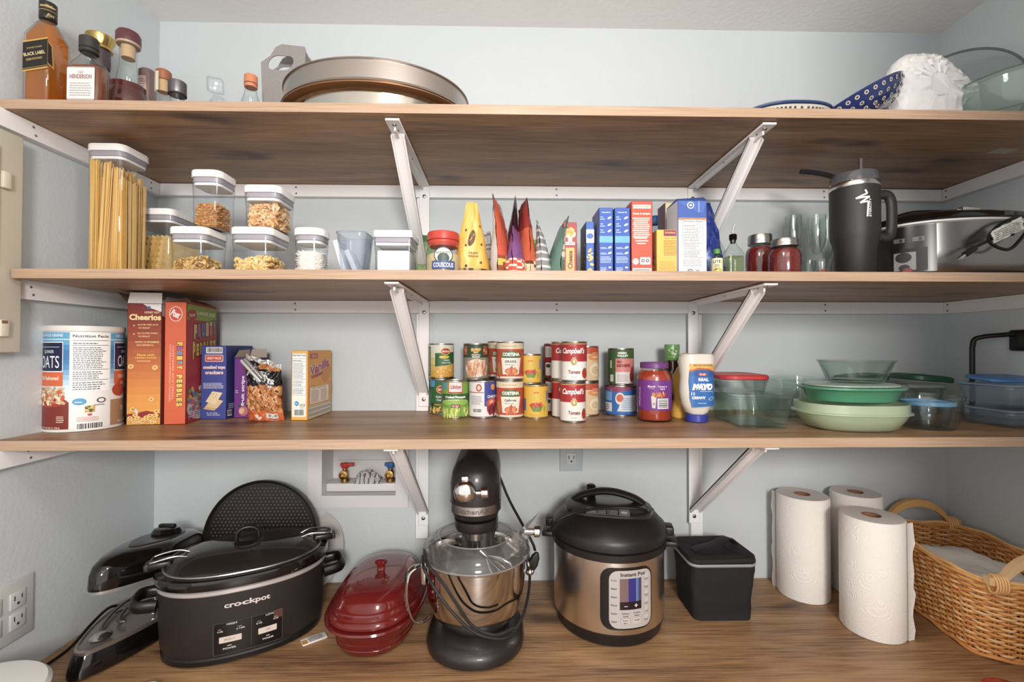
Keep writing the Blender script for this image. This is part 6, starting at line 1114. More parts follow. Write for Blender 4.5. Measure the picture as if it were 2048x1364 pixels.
o = M(); tube(o, smooth([(.085, .06, .165), (.120, .035, .165), (.128, .02, .150), (.130, .015, .135)], 5), [.006]*10+[.007, .009, .011, .011, .009, .005], CHROME, 12); o.build('bowl_lift_lever', e)
o = M(); o.T = Matrix.Translation((.117, .03, .235)) @ Matrix.Rotation(pi/2, 4, 'Y'); lathe(o, [(.009, 0), (.009, .022), (.014, .024), (.014, .036), (.011, .038)], CHROME, 24); o.T = Matrix.Identity(4); o.build('side_knob', e)
def cordpts(L_): return [at(px, py, Y) - Vector((mx_, my_, zc0)) for px, py, Y in L_]
o = M(); tube(o, smooth([(-.075, .145, .14), (-.128, .075, .175)] + cordpts([(846, 1128, .985), (868, 1175, .965), (905, 1225, .953), (945, 1262, .948), (985, 1276, .95), (1020, 1270, .965), (1048, 1225, 1.01)]) + [(.130, .03, .12), (.125, .07, .20)], 7), .0034, BLKM, 8)
tube(o, smooth([(-.07, .14, .16), (-.126, .07, .195)] + cordpts([(852, 1122, .98), (885, 1165, .956), (915, 1210, .944), (945, 1252, .940), (990, 1270, .943), (1030, 1255, .965)]), 7), .0034, BLKM, 8)
tube(o, smooth([(.045, .12, .37), (.062, .11, .33), (.085, .10, .28)] + cordpts([(1062, 1080, 1.12), (1070, 1100, 1.13)]), 7), .0034, BLKM, 8); cd = o.build('power_cord', e)
o = M(); pp = at(1068, 1122, 1.13) - Vector((mx_, my_, zc0)); o.T = Matrix.Translation(pp) @ Matrix.Rotation(.35, 4, 'Y'); shapeloft(o, [(.018, .014, .004, -.018), (.024, .016, .005, -.006), (.020, .014, .005, .012), (.009, .009, .004, .022)], BLK)
for q in (-.005, .005): rbox(o, (q, 0, -.026), (.002, .006, .018), CHROME)
o.T = Matrix.Identity(4); o.build('plug', cd)
# ---- pressure cooker
px0, py0, r = cyl_base(1107, 1328, 1303, CT); e = thing('pressure_cooker', (px0, py0, zc0), 'round stainless electric pressure cooker with black lid and a control panel', 'pressure cooker')
fa = face_cam(px0, py0); BK2 = mat('#1f1b1b', .38, bump=.1, bscale=700)
o = M(); lathe(o, [(r*.90, .0005), (r*.93, .004), (r*.95, .018), (r*.985, .030), (r*.985, .034)], BK2, 72); o.build('base', e)
o = M(); lathe(o, [(r*.985, .0335), (r*.99, .035), (r*.99, .196), (r*.985, .1965)], brushed('#e6e0da', .27, 2), 80); o.build('steel_body', e)
o = M(); lathe(o, [(r*1.0, .196), (r*1.03, .199), (r*1.03, .214), (r*1.0, .2165)], BK2, 72); o.build('rim_collar', e)
o = M(); lathe(o, [(r*1.0, .217), (r*1.04, .220), (r*1.045, .236), (r*1.01, .246), (r*.96, .252), (r*.86, .268), (r*.70, .277), (r*.35, .281)], BK2, 72); lid = o.build('lid', e)
o = M(); o.T = Matrix.Rotation(fa+pi/2, 4, 'Z'); ring_ = ell(r*.80, r*.60, 48, 2.6); loft(o, [[(x, y, .268) for x, y in ring_], [(x*.98, y*.98, .2825) for x, y in ring_], [(x*.9, y*.9, .285) for x, y in ring_]], mat('#2a2423', .22)); 
arch = [(-r*.80, .03, .262), (-r*.55, .03, .290), (-r*.25, .03, .304), (0, .03, .308), (r*.25, .03, .304), (r*.55, .03, .290), (r*.80, .03, .262)]; tube(o, smooth(arch, 5), .016, BK2, 12, flat=.55); o.T = Matrix.Identity(4); o.build('lid_handle', lid)
o = M(); o.T = Matrix.Rotation(fa+pi/2, 4, 'Z'); lathe(o, [(.010, .283), (.013, .290), (.013, .308), (.008, .312)], BLK, 20, (-.045, .07, 0)); o.T = Matrix.Identity(4); o.build('steam_valve', lid)
o = M(); o.T = Matrix.Rotation(fa+pi/2, 4, 'Z'); A = Art(o, plane_map((.0, -.064, .2866), (1, 0, 0), (0, .985, .17))); A.rect(-.052, -.016, .052, .016, '#8f8b89', .5, .005, metal=.4); A.rect(-.026, -.013, -.001, .013, '#2c2828', 1.5); A.rect(.002, -.013, .027, .013, '#2c2828', 1.5); A.lines(-.024, -.011, -.003, .011, 5, '#aaa5a3', 2.5); A.lines(.004, -.011, .025, .011, 5, '#aaa5a3', 2.5); A.ell(-.039, 0, .008, .006, '#b9b5b2', 1.5); A.ell(.039, 0, .008, .006, '#b9b5b2', 1.5); o.T = Matrix.Identity(4); o.build('warning_plate', lid)['label'] = 'silver warning plate'
for sg in (-1, 1):
    o = M(); o.T = Matrix.Rotation(fa+pi/2, 4, 'Z'); rbox(o, (sg*(r+.012), 0, .205), (.034, .060, .014), BK2, .005); rbox(o, (sg*(r+.008), 0, .232), (.026, .040, .022), BK2, .005); o.T = Matrix.Identity(4); o.build('side_handle', e)
o = M(); A = Art(o, cyl_map(r*.992, fa, 0), .004); ph = .052; A.rect(ph-.070, .046, ph+.058, .186, '#1d1a1a', 1.5, .026, rough=.3); A.rect(ph-.050, .050, ph+.054, .180, '#b2aba7', 5, .020, rough=.35)
A.text('Instant Pot', ph+.006, .171, .0085, '#37323a', .060, 6, bold=.03); A.rect(ph-.026, .092, ph+.026, .162, '#2a1c24', 6, rough=.1); A.rect(ph-.026, .110, ph-.006, .162, '#78605e', 7, rough=.15); A.rect(ph-.006, .110, ph+.012, .162, '#35307c', 7, rough=.15); A.rect(ph+.012, .110, ph+.018, .162, '#5a78a0', 7, rough=.15); A.rect(ph+.018, .110, ph+.026, .162, '#4a4468', 7, rough=.15)
A.text('-', ph-.012, .100, .0015, '#d8ccd8', .008, 8, bold=.05); A.text('+', ph+.012, .101, .008, '#d8ccd8', None, 8, bold=.03)
for i, t in enumerate(('Soup', 'Meat', 'Bean', 'Rice', 'Saute', 'Steam')): A.text(t, ph-.039, .158-.0185*i, .0045, '#5a5350', .013, 6, bold=.03); A.ell(ph+.040, .164-.0185*i, .0042, .0042, '#d3cecb', 7); A.ell(ph+.040, .164-.0185*i, .0034, .0034, '#bdb6b2', 7.5); A.text(('Slow', 'Egg', 'Cake', 'Porr', 'Yog', 'Ster')[i], ph+.040, .1565-.0185*i, .003, '#5a5350', .011, 6, bold=.03)
for i, (t1, t2) in enumerate((('Pressure', 'Level'), ('Keep', 'Warm'))): A.text(t1, ph-.013+.027*i, .084, .004, '#5a5350', .016, 6, bold=.03); A.text(t2, ph-.013+.027*i, .078, .004, '#5a5350', .012, 6, bold=.03)
for i, (t1, t2) in enumerate((('Delay', 'Start'), ('Cancel', ''))):
    A.rect(ph-.024+.027*i, .058, ph-.002+.027*i, .0735, ('#8a8380', '#c49a86')[i], 6, .003); A.rect(ph-.0232+.027*i, .0588, ph-.0028+.027*i, .0727, '#bdb6b2', 7, .003); A.text(t1, ph-.013+.027*i, .068, .0035, '#5a5350', .013, 8, bold=.03)
    if t2: A.text(t2, ph-.013+.027*i, .0625, .0035, '#5a5350', .010, 8, bold=.03)
o.build('control_panel', e)['label'] = 'grey control panel with dark display'
o = M(); lc = lambda px, py, Y: at(px, py, Y) - Vector((px0, py0, zc0))
tube(o, smooth([lc(1100, 1062, 1.10), lc(1112, 1042, 1.09), lc(1140, 1028, 1.09), lc(1180, 1019, 1.10), lc(1230, 1015, 1.11), lc(1280, 1018, 1.11), lc(1296, 1023, 1.12), lc(1288, 1010, 1.17), lc(1262, 1004, 1.22)], 7), .0036, BLK, 8); o.build('power_cord', e)
# ---- oval slow cooker on the counter
e = thing('slow_cooker', (-.62, 1.13, zc0), 'black oval slow cooker with glass lid and button panel, on the countertop', 'slow cooker', rz=.45)
a, b = .172, .124; pw_ = 2.35; el = ell(1, 1, 80, pw_); MB_ = mat('#272121', .45, bump=.08, bscale=800)
o = M(); ptloft(o, el, [(a*.93, b*.91, .0005), (a*.97, b*.96, .004), (a*.975, b*.965, .014), (a*.95, b*.94, .018)], BLK); o.build('base_ring', e)
o = M(); ptloft(o, el, [(a*.955, b*.945, .0175), (a*.985, b*.98, .030), (a*1.0, b*1.0, .08), (a*1.01, b*1.01, .154)], MB_); o.build('heating_body', e)
o = M(); ptloft(o, el, [(a*1.01, b*1.01, .1535), (a*1.025, b*1.03, .156), (a*1.025, b*1.03, .163), (a*1.01, b*1.01, .165)], mat('#c9c3c0', .3, .5)); o.build('silver_band', e)
o = M(); ptloft(o, el, [(a*.99, b*.99, .1645), (a*1.045, b*1.055, .168), (a*1.055, b*1.065, .178), (a*1.04, b*1.05, .188), (a*.97, b*.965, .190), (a*.93, b*.92, .184), (a*.90, b*.88, .10), (a*.6, b*.6, .06)], BLKG); o.build('crock', e)
o = M(); DG = clear('#8a8280', '#4a4444', .03, haze=.32, hazec='#3a3434'); ptloft(o, el, [(a*.955, b*.95, .190), (a*.92, b*.91, .196), (a*.82, b*.80, .204), (a*.55, b*.53, .2145), (a*.2, b*.2, .218)], DG, cap=(False, True)); gl = o.build('glass_lid', e)
o = M(); rg = [(a*.955*x, b*.955*y, .1925) for x, y in el]; tube(o, rg, .0028, mat('#a39c98', .25, .9), 8, closed=True); o.build('lid_rim', gl)
o = M(); lathe(o, [(.026, .217), (.030, .219), (.026, .222), (.012, .223)], BLK, 28); tube(o, smooth([(-.024, 0, .221), (-.022, 0, .238), (-.010, 0, .248), (.010, 0, .248), (.022, 0, .238), (.024, 0, .221)], 6), .0048, BLK, 10); o.build('lid_handle', gl)
o = M(); lathe(o, [(.005, .215), (.005, .2175), (.002, .218)], CHROME, 14, (.012, -.055, -.006)); o.build('steam_vent', gl)
for sg in (-1, 1):
    o = M(); tube(o, smooth([(sg*a*.99, -.038, .120), (sg*(a+.036), -.032, .124), (sg*(a+.044), 0, .125), (sg*(a+.036), .032, .124), (sg*a*.99, .038, .120)], 6), .0085, BLK, 12, flat=1.6); o.build('side_handle', e)
    o = M(); rbox(o, (sg*(a-.002), 0, .198), (.044, .040, .016), BLK, .005); tube(o, smooth([(sg*(a-.058), -.014, .206), (sg*(a-.03), -.018, .214), (sg*(a+.012), -.018, .208), (sg*(a+.018), 0, .202), (sg*(a+.012), .018, .208), (sg*(a-.03), .018, .214), (sg*(a-.058), .014, .206)], 5), .0024, CHROME, 8); rbox(o, (sg*(a+.020), 0, .196), (.016, .030, .016), mat('#3a302e', .4), .004); o.build('lid_clip', e)
def cpmap(u, v, k):
    t = -pi/2 + u; c_, s_ = cos(t), sin(t); s = 1.0 + .01*(v-.08)/.074
    return ((a*s+.0005+k)*math.copysign(abs(c_)**(2/pw_), c_), (b*s+.0005+k)*math.copysign(abs(s_)**(2/pw_), s_), v)
o = M(); A = Art(o, cpmap, .05); uc = .06; A.text('crockpot', uc-.02, .128, .015, '#cbc2be', .40, 1, bold=.03)
A.rect(uc-.34, .024, uc+.34, .094, '#3a3432', 1, .008); A.rect(uc-.325, .026, uc+.325, .092, '#141111', 2, .007, rough=.12); A.rect(uc-.004, .032, uc+.0, .096, '#4a403e', 3); A.rect(uc+.22, .075, uc+.33, .094, '#5a3c34', 3, rough=.2)
for i, (c0, t) in enumerate(((-.17, 'HIGH'), (.16, 'LOW'))):
    A.text(t, uc+c0+.02, .089, .004, '#cfc6c2', .09, 3); A.rect(uc+c0-.10, .050, uc+c0+.10, .063, '#cfc0b4', 4, .002); A.text(('SELECT', 'OFF')[i], uc+c0, .0565, .004, '#8a7a72', (.10, .05)[i], 5)
    for q in (-1, 1): A.text(('4', '6', '8', '10')[2*i+(q > 0)] + ' HR', uc+c0+q*.09, .075, .0035, '#cfc6c2', .06, 3); A.lines(uc+c0+q*.09-.02, .079, uc+c0+q*.09+.02, .081, 1, '#cfc6c2', 3)
    A.text(('POWER', 'WARM')[i], uc+c0, .037, .004, '#cfc6c2', .12, 3); A.rect(uc+c0-.02, .042, uc+c0+.02, .0435, '#cfc6c2', 3)
o.build('control_panel', e)['label'] = 'glossy control panel with two pale buttons'
# ---- round grill plate and white plate behind
def leaning_disc(px, ytop, Y, rad, name, label, cat, build):
    c = at(px, 1000, Y); H = zat(px, ytop, Y+.02)-zc0; lean = math.acos(min(1, H/(2*rad))); lean = max(lean, .12)
    e = thing(name, (c.x, Y - .0, zc0 + rad*cos(lean)), label, cat, rot=(pi/2 - lean, 0, 0)); build(e, rad); return e
def grill(e, R_):
    o = M(); lathe(o, [(R_*.9, -.006), (R_, -.002), (R_, .010), (R_*.985, .012), (R_*.95, .004), (R_*.5, .003)], mat('#231d1c', .35), 80); o.build('plate_body', e)
    o = M(); m_ = mat('#6e625d', .3); s = R_/15
    for i in range(-19, 20):
        for j in range(-19, 20):
            x, y = (i+.5*(j % 2))*s, j*s*.86
            if hypot(x, y) < R_*.9: lathe(o, [(s*.24, .0028), (s*.15, .0052)], m_, 6, (x, y, 0))
    q = o.build('dimples', e); q['label'] = 'rows of raised dimples'; q['kind'] = 'stuff'
leaning_disc(524, 953, 1.285, .158, 'grill_plate', 'large round black dimpled grill plate leaning on the wall behind the slow cooker', 'grill plate', grill)
def whitep(e, R_): o = M(); lathe(o, [(R_*.6, -.004), (R_*.96, .002), (R_, .006), (R_*.985, .008), (R_*.9, .004), (R_*.72, .001), (R_*.68, -.001)], mat('#c4bdba', .3), 72); o.build('plate_body', e)
leaning_disc(604, 1020, 1.318, .119, 'white_platter', 'white round platter peeking out behind the black dimpled plate', 'platter', whitep)
# ---- clamshell cooker at left
e = thing('clamshell_cooker', (-.872, 1.128, zc0), 'glossy black clamshell cooker standing open beside the left wall', 'cooker', rz=-.04)
def tear(w, l, n=36):
    P_ = []
    for i in range(n*2):
        t = 2*pi*i/(2*n); c_, s_ = cos(t), sin(t); yy_ = l/2*s_; k_ = 1 - .42*max(0, -s_)**1.3; P_.append((w/2*math.copysign(abs(c_)**.8, c_)*k_, yy_))
    return P_
T_ = tear(.155, .335)
o = M(); ptloft(o, T_, [(.97, .0005), (1.03, .006), (1.03, .016), (.97, .040), (.95, .046)], BLKG); o.build('base', e)
o = M(); ptloft(o, T_, [(.93, .0455), (.935, .052), (.90, .054), (.86, .050), (.60, .048)], mat('#a89c95', .3, .8)); o.build('steel_tray', e)
o = M()
for s_ in (.78, .5): tube(o, smooth([(s_*x, s_*y+.02, .0575) for x, y in tear(.155, .30, 12)][:20], 3), .0035, mat('#7a706a', .3, .8), 8)
for q in (-1, 1): tube(o, [(q*.045, -.02, .057), (q*.02, .02, .060), (-q*.02, .06, .057)], .0025, CHROME, 6)
o.build('heating_coil', e)
o = M(); lathe(o, [(.017, .052), (.020, .056), (.012, .062)], CHROME, 20, (.0, -.105, 0)); o.build('clip', e)
o = M(); o.T = Matrix.Translation((0, .168, .118)) @ Matrix.Rotation(-.12, 4, 'X') @ Matrix.Translation((0, -.150, 0)) @ Matrix.Diagonal((.95, .90, 1, 1))
ptloft(o, T_, [(.97, .002), (.975, .008), (.95, .0085)], mat('#b2aaa6', .3, .6)); o.build('lid_gasket', e)['label'] = 'pale sealing strip'
o2 = M(); o2.T = o.T.copy(); ptloft(o2, T_, [(.99, .0085), (1.0, .014), (1.0, .040), (.96, .056), (.84, .068), (.64, .074)], BLKG); ld_ = o2.build('lid', e)
o2 = M(); o2.T = o.T.copy(); ptloft(o2, tear(.09, .17), [(1.0, .0745), (.98, .0765), (.92, .077)], mat('#3a3334', .2), (0, .02, 0)); o2.build('dial_plate', ld_)
o2 = M(); o2.T = o.T.copy(); lathe(o2, [(.034, .077), (.036, .080), (.030, .090), (.020, .093)], BLKG, 32, (0, .055, 0)); rbox(o2, (0, .055, .095), (.044, .014, .010), BLK, .004); o2.build('dial', ld_)
o = M(); rbox(o, (0, .150, .085), (.09, .022, .07), BLKM, .005); o.build('hinge', e)
o = M(); tube(o, smooth([(-.05, .16, .03), (-.085, .12, .02), (-.10, .06, .03), (-.098, .02, .045), (-.094, -.03, .035), (-.095, -.08, .012), (-.10, -.13, .005), (-.085, -.175, .004), (-.05, -.19, .004)], 7), .0034, BLK, 8); o.build('power_cord', e)
# ---- red covered baker
e = thing('covered_baker', (-.303, 1.155, zc0), 'glossy dark red covered stoneware baker with knob, left of the mixer', 'baking dish', rz=-.03)
RED = mat('#681412', .14, coat=.6, bump=.05, bscale=60); el = ell(1, 1, 80, 2.4); o = M(); ptloft(o, el, [(.078, .125, .0005), (.086, .134, .004), (.092, .142, .018), (.0905, .1405, .0195), (.0945, .1445, .032), (.093, .143, .0335), (.0975, .148, .048), (.099, .151, .058), (.110, .166, .063), (.115, .171, .068), (.113, .169, .072), (.098, .152, .073)], RED); o.build('dish', e)
o = M(); ptloft(o, el, [(.100, .154, .0735), (.108, .162, .076), (.108, .162, .081), (.105, .158, .086), (.101, .153, .089), (.100, .152, .094), (.097, .148, .097), (.096, .147, .101), (.092, .142, .104), (.088, .136, .112), (.080, .126, .121), (.066, .110, .1275), (.045, .08, .131), (.02, .04, .132)], RED); ld_ = o.build('lid', e)
o = M(); shapeloft(o, [(.028, .020, .009, .127), (.018, .012, .005, .135), (.020, .014, .006, .143), (.030, .020, .009, .149), (.030, .020, .009, .154), (.02, .012, .005, .157)], RED); o.build('knob', ld_)
# packet
p = on(628, 1279, CT); e = None; o = M(); rbox(o, (0, 0, .0015), (.055, .026, .003), mat('#e0dcd8', .5), .001); A = Art(o, plane_map((0, 0, .003), (1, 0, 0), (0, 1, 0))); A.rect(-.027, -.012, -.015, .004, '#c8893c', 1); A.lines(-.012, -.009, .025, .010, 4, '#4a4644', 1, .9, .6)
tag(o.build('seasoning_packet', loc=(p.x, p.y, zc0), rz=.62), 'small white and orange packet lying between the black slow cooker and red baker', 'packet')
# ---- lunch bag
e = thing('lunch_bag', (.5585, 1.205, zc0), 'soft black lunch bag with a light zip trim, right of the pressure cooker', 'lunch bag')
FAB = mat('#19171a', .75, bump=.6, bscale=500); o = M(); n_ = 10
rings = []
for i in range(n_+1):
    v = i/n_; w, d = .158-.010*(1-v)*(1-v)+.006*v, .125+.006*v; rings.append([(x + .0035*noise(y*40, v*3)*(v > 0), y + .004*noise(x*30, v*4+2)*(v > 0), .0005+v*.138) for x, y in rr(w, d, .018, 8)])
loft(o, rings, FAB); o.build('body', e)
o = M(); tube(o, [(x, y, .1395) for x, y in rr(.166, .133, .020, 8)], .0042, mat('#8d8b90', .5), 6, closed=True); o.build('zip_trim', e)
o = M(); rings = [[(x*s, y*s, z + .006*noise(x*25, y*25)) for x, y in rr(.170, .138, .022, 8)] for s, z in ((.98, .1455), (1.02, .150), (1.0, .158), (.9, .1595), (.5, .156))]; loft(o, rings, FAB); fl = o.build('lid', e)
o = M(); tube(o, smooth([(-.062, -.02, .160), (-.045, -.018, .166), (-.01, -.012, .170), (.03, 0, .180), (.052, .01, .176), (.066, .012, .160)], 7), .013, mat('#222024', .6, bump=.3, bscale=700), 8, flat=.14); o.build('carry_strap', fl)
# ---- paper towel rolls
def towel_mat():
    m, t, bs = nt('quilted_paper'); N = t.nodes.new; L = t.links.new; bs.inputs['Base Color'].default_value = (*lin('#e9e3dd'), 1); bs.inputs['Roughness'].default_value = .9
    tc = N('ShaderNodeTexCoord'); w = N('ShaderNodeTexWave'); w.wave_type = 'RINGS'; w.rings_direction = 'SPHERICAL'; w.inputs['Scale'].default_value = 110; w.inputs['Distortion'].default_value = 1.5
    vo = N('ShaderNodeTexVoronoi'); vo.inputs['Scale'].default_value = 21; vs = N('ShaderNodeVectorMath'); vs.operation = 'SUBTRACT'; L(tc.outputs['Object'], vo.inputs['Vector']); L(tc.outputs['Object'], vs.inputs[0]); L(vo.outputs['Position'], vs.inputs[1]); L(vs.outputs[0], w.inputs['Vector'])
    bu = N('ShaderNodeBump'); bu.inputs['Strength'].default_value = .2; bu.inputs['Distance'].default_value = .003; L(w.outputs['Fac'], bu.inputs['Height']); L(bu.outputs[0], bs.inputs['Normal']); return m
QP = towel_mat(); PLAINP = mat('#dcd7d2', .9)
def towel(x, y, r, h, label, flap_a, flap_len, flap=True):
    e = thing('paper_towel_roll', (x, y, zc0), label, 'paper towel roll', group='paper towel rolls'); o = M(); rc = .020
    lathe(o, [(r-.002, .0005), (r, .004), (r, h-.004), (r-.003, h)], QP, 64, cap=False)
    for z, d_ in ((h, 1), (.0005, -1)):
        vs = [(q*cos(2*pi*i/64), q*sin(2*pi*i/64), z) for q in (r-.003, rc) for i in range(64)]; o.add(vs, [(i, (i+1) % 64, 64+(i+1) % 64, 64+i)[::d_] for i in range(64)], PLAINP)
    o.build('paper', e)
    o = M(); lathe(o, [(rc, .001), (rc, h-.0005), (rc-.0015, h-.0005), (rc-.0015, .001), (rc, .001)], mat('#8f5f43', .8), 32, cap=False); o.build('cardboard_core', e)
    if flap:
        o = M(); nz, nl = 16, 8; P_ = []
        for j in range(nz+1):
            z = .003+(h-.005)*j/nz
            for i in range(nl+1):
                s = i/nl; L_ = flap_len*(1+.35*noise(j*.5, 1.0)); aa = flap_a + (0 if flap_len > 0 else 0)
                tx, ty = -sin(aa), cos(aa); rad = r+.0008+abs(L_)*.25*s*s
                P_.append((rad*cos(aa)+tx*L_*s, rad*sin(aa)+ty*L_*s, z - (.008*s if j == 0 else 0)))
        fs = [(j*(nl+1)+i, j*(nl+1)+i+1, (j+1)*(nl+1)+i+1, (j+1)*(nl+1)+i) for j in range(nz) for i in range(nl)]; o.add(P_, fs, QP); ca, sa = cos(flap_a)*.0007, sin(flap_a)*.0007; o.add([(a_+ca, b_+sa, c_) for a_, b_, c_ in P_], [f[::-1] for f in fs], QP); o.build('loose_sheet', e)
x1, y1, r1 = cyl_base(1548, 1658, 1212, CT); x3, y3, r3 = cyl_base(1673, 1810, 1292, CT)
towel(x1, y1, r1, .276, 'leftmost paper towel roll, with a loose sheet edge on its left', face_cam(x1, y1)-1.35, -.020)
x2, y2, r2 = cyl_depth(1655, 1763, 1.285); towel(x2, min(y2, 1.352-r2), r2, .276, 'rear paper towel roll, partly hidden behind the front roll', 0, .02, False)
towel(x3, y3, r3, .276, 'front paper towel roll, with a loose sheet hanging on its right by the basket', face_cam(x3, y3)+1.30, .024)
# ---- wicker basket
bx, by, bw_, bd_, bh_ = 1.180, 1.128, .240, .370, .175
e = thing('wicker_basket', (bx, by, zc0), 'honey coloured oval-cornered wicker basket with two wooden handles', 'basket', rz=-.16)
def bring(s, n, off=0): 
    w, d, r = bw_*(.84+.16*s), bd_*(.86+.14*s), .055+.02*s; base = rr(w+2*off, d+2*off, r+off, 12); # resample evenly
    L_ = [0]; m_ = len(base)
    for i in range(m_): a_, b_ = base[i], base[(i+1) % m_]; L_.append(L_[-1]+hypot(b_[0]-a_[0], b_[1]-a_[1]))
    out = []; j = 0
    for i in range(n):
        t = L_[-1]*i/n
        while L_[j+1] < t: j += 1
        f = (t-L_[j])/max(1e-9, L_[j+1]-L_[j]); a_, b_ = base[j], base[(j+1) % m_]; out.append((a_[0]+(b_[0]-a_[0])*f, a_[1]+(b_[1]-a_[1])*f))
    return out
NST = 46; WC = [mat('#e6a655', .45), mat('#da9040', .45), mat('#f0bc78', .45), mat('#c57d36', .5)]
o = M(); rows = 27; R = random.Random(9)
for k_ in range(rows):
    s = (k_+.5)/rows; z = .006 + s*(bh_-.010); sub = 6; N_ = NST*sub; c_ = bring(s, N_); pth = []
    for i in range(N_):
        a_, b_ = c_[(i+1) % N_], c_[i-1]; tx, ty = a_[0]-b_[0], a_[1]-b_[1]; q = hypot(tx, ty); nx, ny = ty/q, -tx/q
        off = .0042*cos(pi*i/sub + (pi if k_ % 2 else 0)); pth.append((c_[i][0]+nx*off, c_[i][1]+ny*off, z + .0012*noise(i*.2, k_)))
    tube(o, pth, .0031, WC[R.randrange(3)], 6, closed=True)
w_ = o.build('woven_strands', e); w_['kind'] = 'stuff'
o = M(); c0, c1 = bring(0, NST), bring(1, NST)
for i in range(NST): tube(o, [(c0[i][0], c0[i][1], .001), ((c0[i][0]+c1[i][0])/2, (c0[i][1]+c1[i][1])/2, bh_/2), (c1[i][0], c1[i][1], bh_)], .0026, WC[3], 6)
w_ = o.build('stakes', e); w_['kind'] = 'stuff'
o = M()
for q, (zz_, of_) in enumerate(((bh_+.001, .003), (bh_+.006, -.001), (bh_+.001, -.004))):
    c_ = bring(1, 180, of_); tube(o, [(x, y, zz_ + .0022*sin(i*.35+q*2)) for i, (x, y) in enumerate(c_)], .0042, WC[(0, 2, 1)[q]], 8, closed=True)
c_ = bring(0, 160, .004); tube(o, [(x, y, .005+.0018*sin(i*.5)) for i, (x, y) in enumerate(c_)], .0042, WC[1], 8, closed=True); o.build('braided_rim', e)['label'] = 'twisted rim and foot border'
o = M(); pts = bring(0, 60, -.003); loft(o, [[(x, y, .001) for x, y in pts], [(x, y, .004) for x, y in pts]], WC[3]); o.build('bottom', e)
HW = mat('#dba65e', .4)
for yy_, t_ in ((bd_/2-.004, 'far wooden handle'), (-bd_/2+.004, 'near wooden handle')):
    o = M(); n_ = 26; hwd = .108; sec = []
    for i in range(n_+1):
        u = -1+2*i/n_; x = u*hwd; arch = .052*max(0, 1-(abs(u)/.72)**2.2)**.8; zt = bh_+.016+arch+.004; zb_ = bh_+.003 + arch*.93; zb_ = min(zb_, zt-.012)
        sec.append([(x, yy_-.008, zb_), (x, yy_+.008, zb_), (x, yy_+.008, zt), (x, yy_-.008, zt)])
    loft(o, sec, HW if yy_ > 0 else mat('#e8c08a', .4)); h_ = o.build('handle', e); h_['label'] = t_
    for sg in (-1, 1):
        o = M()
        for k_ in range(5):
            x = sg*(.086+.0052*k_-.010); c_ = [(x, yy_+.0125*cos(t)*1.05, bh_+.004+.0195*sin(t)) for t in [i*pi/8 for i in range(16)]]; tube(o, c_, .0022, WC[2], 6, closed=True)
        o.build('cane_binding', h_)
# cloth inside
o = M(); rings = []
for i in range(9):
    v = i/8; rings.append([(x*(1.0-.12*max(0, v-.6)*2), y*(1.0-.10*max(0, v-.6)*2), .006+v*.098) for x, y in rr(bw_*.80, bd_*.80, .05, 8)])
loft(o, rings[:7], mat('#c3bcb2', .85, bump=.5, bscale=90))
top = []; nx_, ny_ = 20, 26
for j in range(ny_+1):
    for i in range(nx_+1):
        u, v = -1+2*i/nx_, -1+2*j/ny_; x, y = u*bw_*.40, v*bd_*.40; top.append((x*(1-.06*v*v), y*(1-.05*u*u), .088+.064*(max(0, 1-(abs(u))**3))**.5*(max(0, 1-abs(v)**3))**.5 + .009*noise(u*2.2+v*.8, v*2.6) + .006*sin(v*4+u*2)))
o.add(top, [(j*(nx_+1)+i, j*(nx_+1)+i+1, (j+1)*(nx_+1)+i+1, (j+1)*(nx_+1)+i) for j in range(ny_) for i in range(nx_)], mat('#ddd8d0', .85, bump=.4, bscale=90))
tag(o.build('folded_cloth', loc=(bx, by, zc0+.003), rz=-.16), 'bunched off-white cloth lying inside the wicker basket', 'cloth')
# red lid, white tub and small white lid at the near edge
q = on(1985, 1352, CT+.018); o = M(); lathe(o, [(.036, .0005), (.040, .003), (.040, .015), (.036, .018), (.01, .018)], mat('#b3261e', .25, coat=.5), 44); tag(o.build('red_lid', loc=(q.x-.008, q.y-.040, zc0)), 'small round red lid at the near edge of the countertop by the basket', 'lid')
e = thing('white_tub', (-.893, .775, zc0), 'round white tub at the near left corner of the countertop, cut by the frame', 'tub'); o = M(); lathe(o, [(.085, .0005), (.092, .004), (.100, .07), (.104, .085)], mat('#d3d1cb', .3), 64); o.build('body', e); o = M(); lathe(o, [(.106, .0855), (.110, .088), (.110, .096), (.104, .102), (.07, .106)], mat('#dcdad4', .3), 64); o.build('lid', e)
q = on(307, 1361, CT+.012); o = M(); lathe(o, [(.018, .0005), (.020, .002), (.020, .010), (.017, .012), (.004, .0125)], mat('#ddd8d2', .4), 32); tag(o.build('small_dish', loc=(q.x, q.y-.019, zc0)), 'small white round dish at the near edge, in front of the black slow cooker', 'dish')
# ================================================================ WALL FIXTURES
def socket(o, x, z, m_):
    D_ = mat('#3a3836', .6); rbox(o, (x, -.0062, z), (.030, .003, .034), m_, .001)
    Art(o, plane_map((x, -.0078, z), (1, 0, 0), (0, 0, 1))).rect(-.0085, .000, -.006, .010, D_, .4); Art(o, plane_map((x, -.0078, z), (1, 0, 0), (0, 0, 1))).rect(.006, .001, .0085, .009, D_, .4); Art(o, plane_map((x, -.0078, z), (1, 0, 0), (0, 0, 1))).ell(0, -.007, .0028, .003, D_, .4)
PLT = mat('#b4bdc1', .4)
e = thing('wall_outlet', (at(1142, 900, D).x, D, 1.221+.057), 'painted wall outlet on the back wall just under the lowest shelf', 'outlet'); o = M(); rbox(o, (0, -.0026, 0), (.068, .005, .114), PLT, .0015); o.build('cover_plate', e)
for z in (.020, -.020):
    o = M(); socket(o, 0, z, mat('#c3c6c6', .4)); o.build('socket', e)
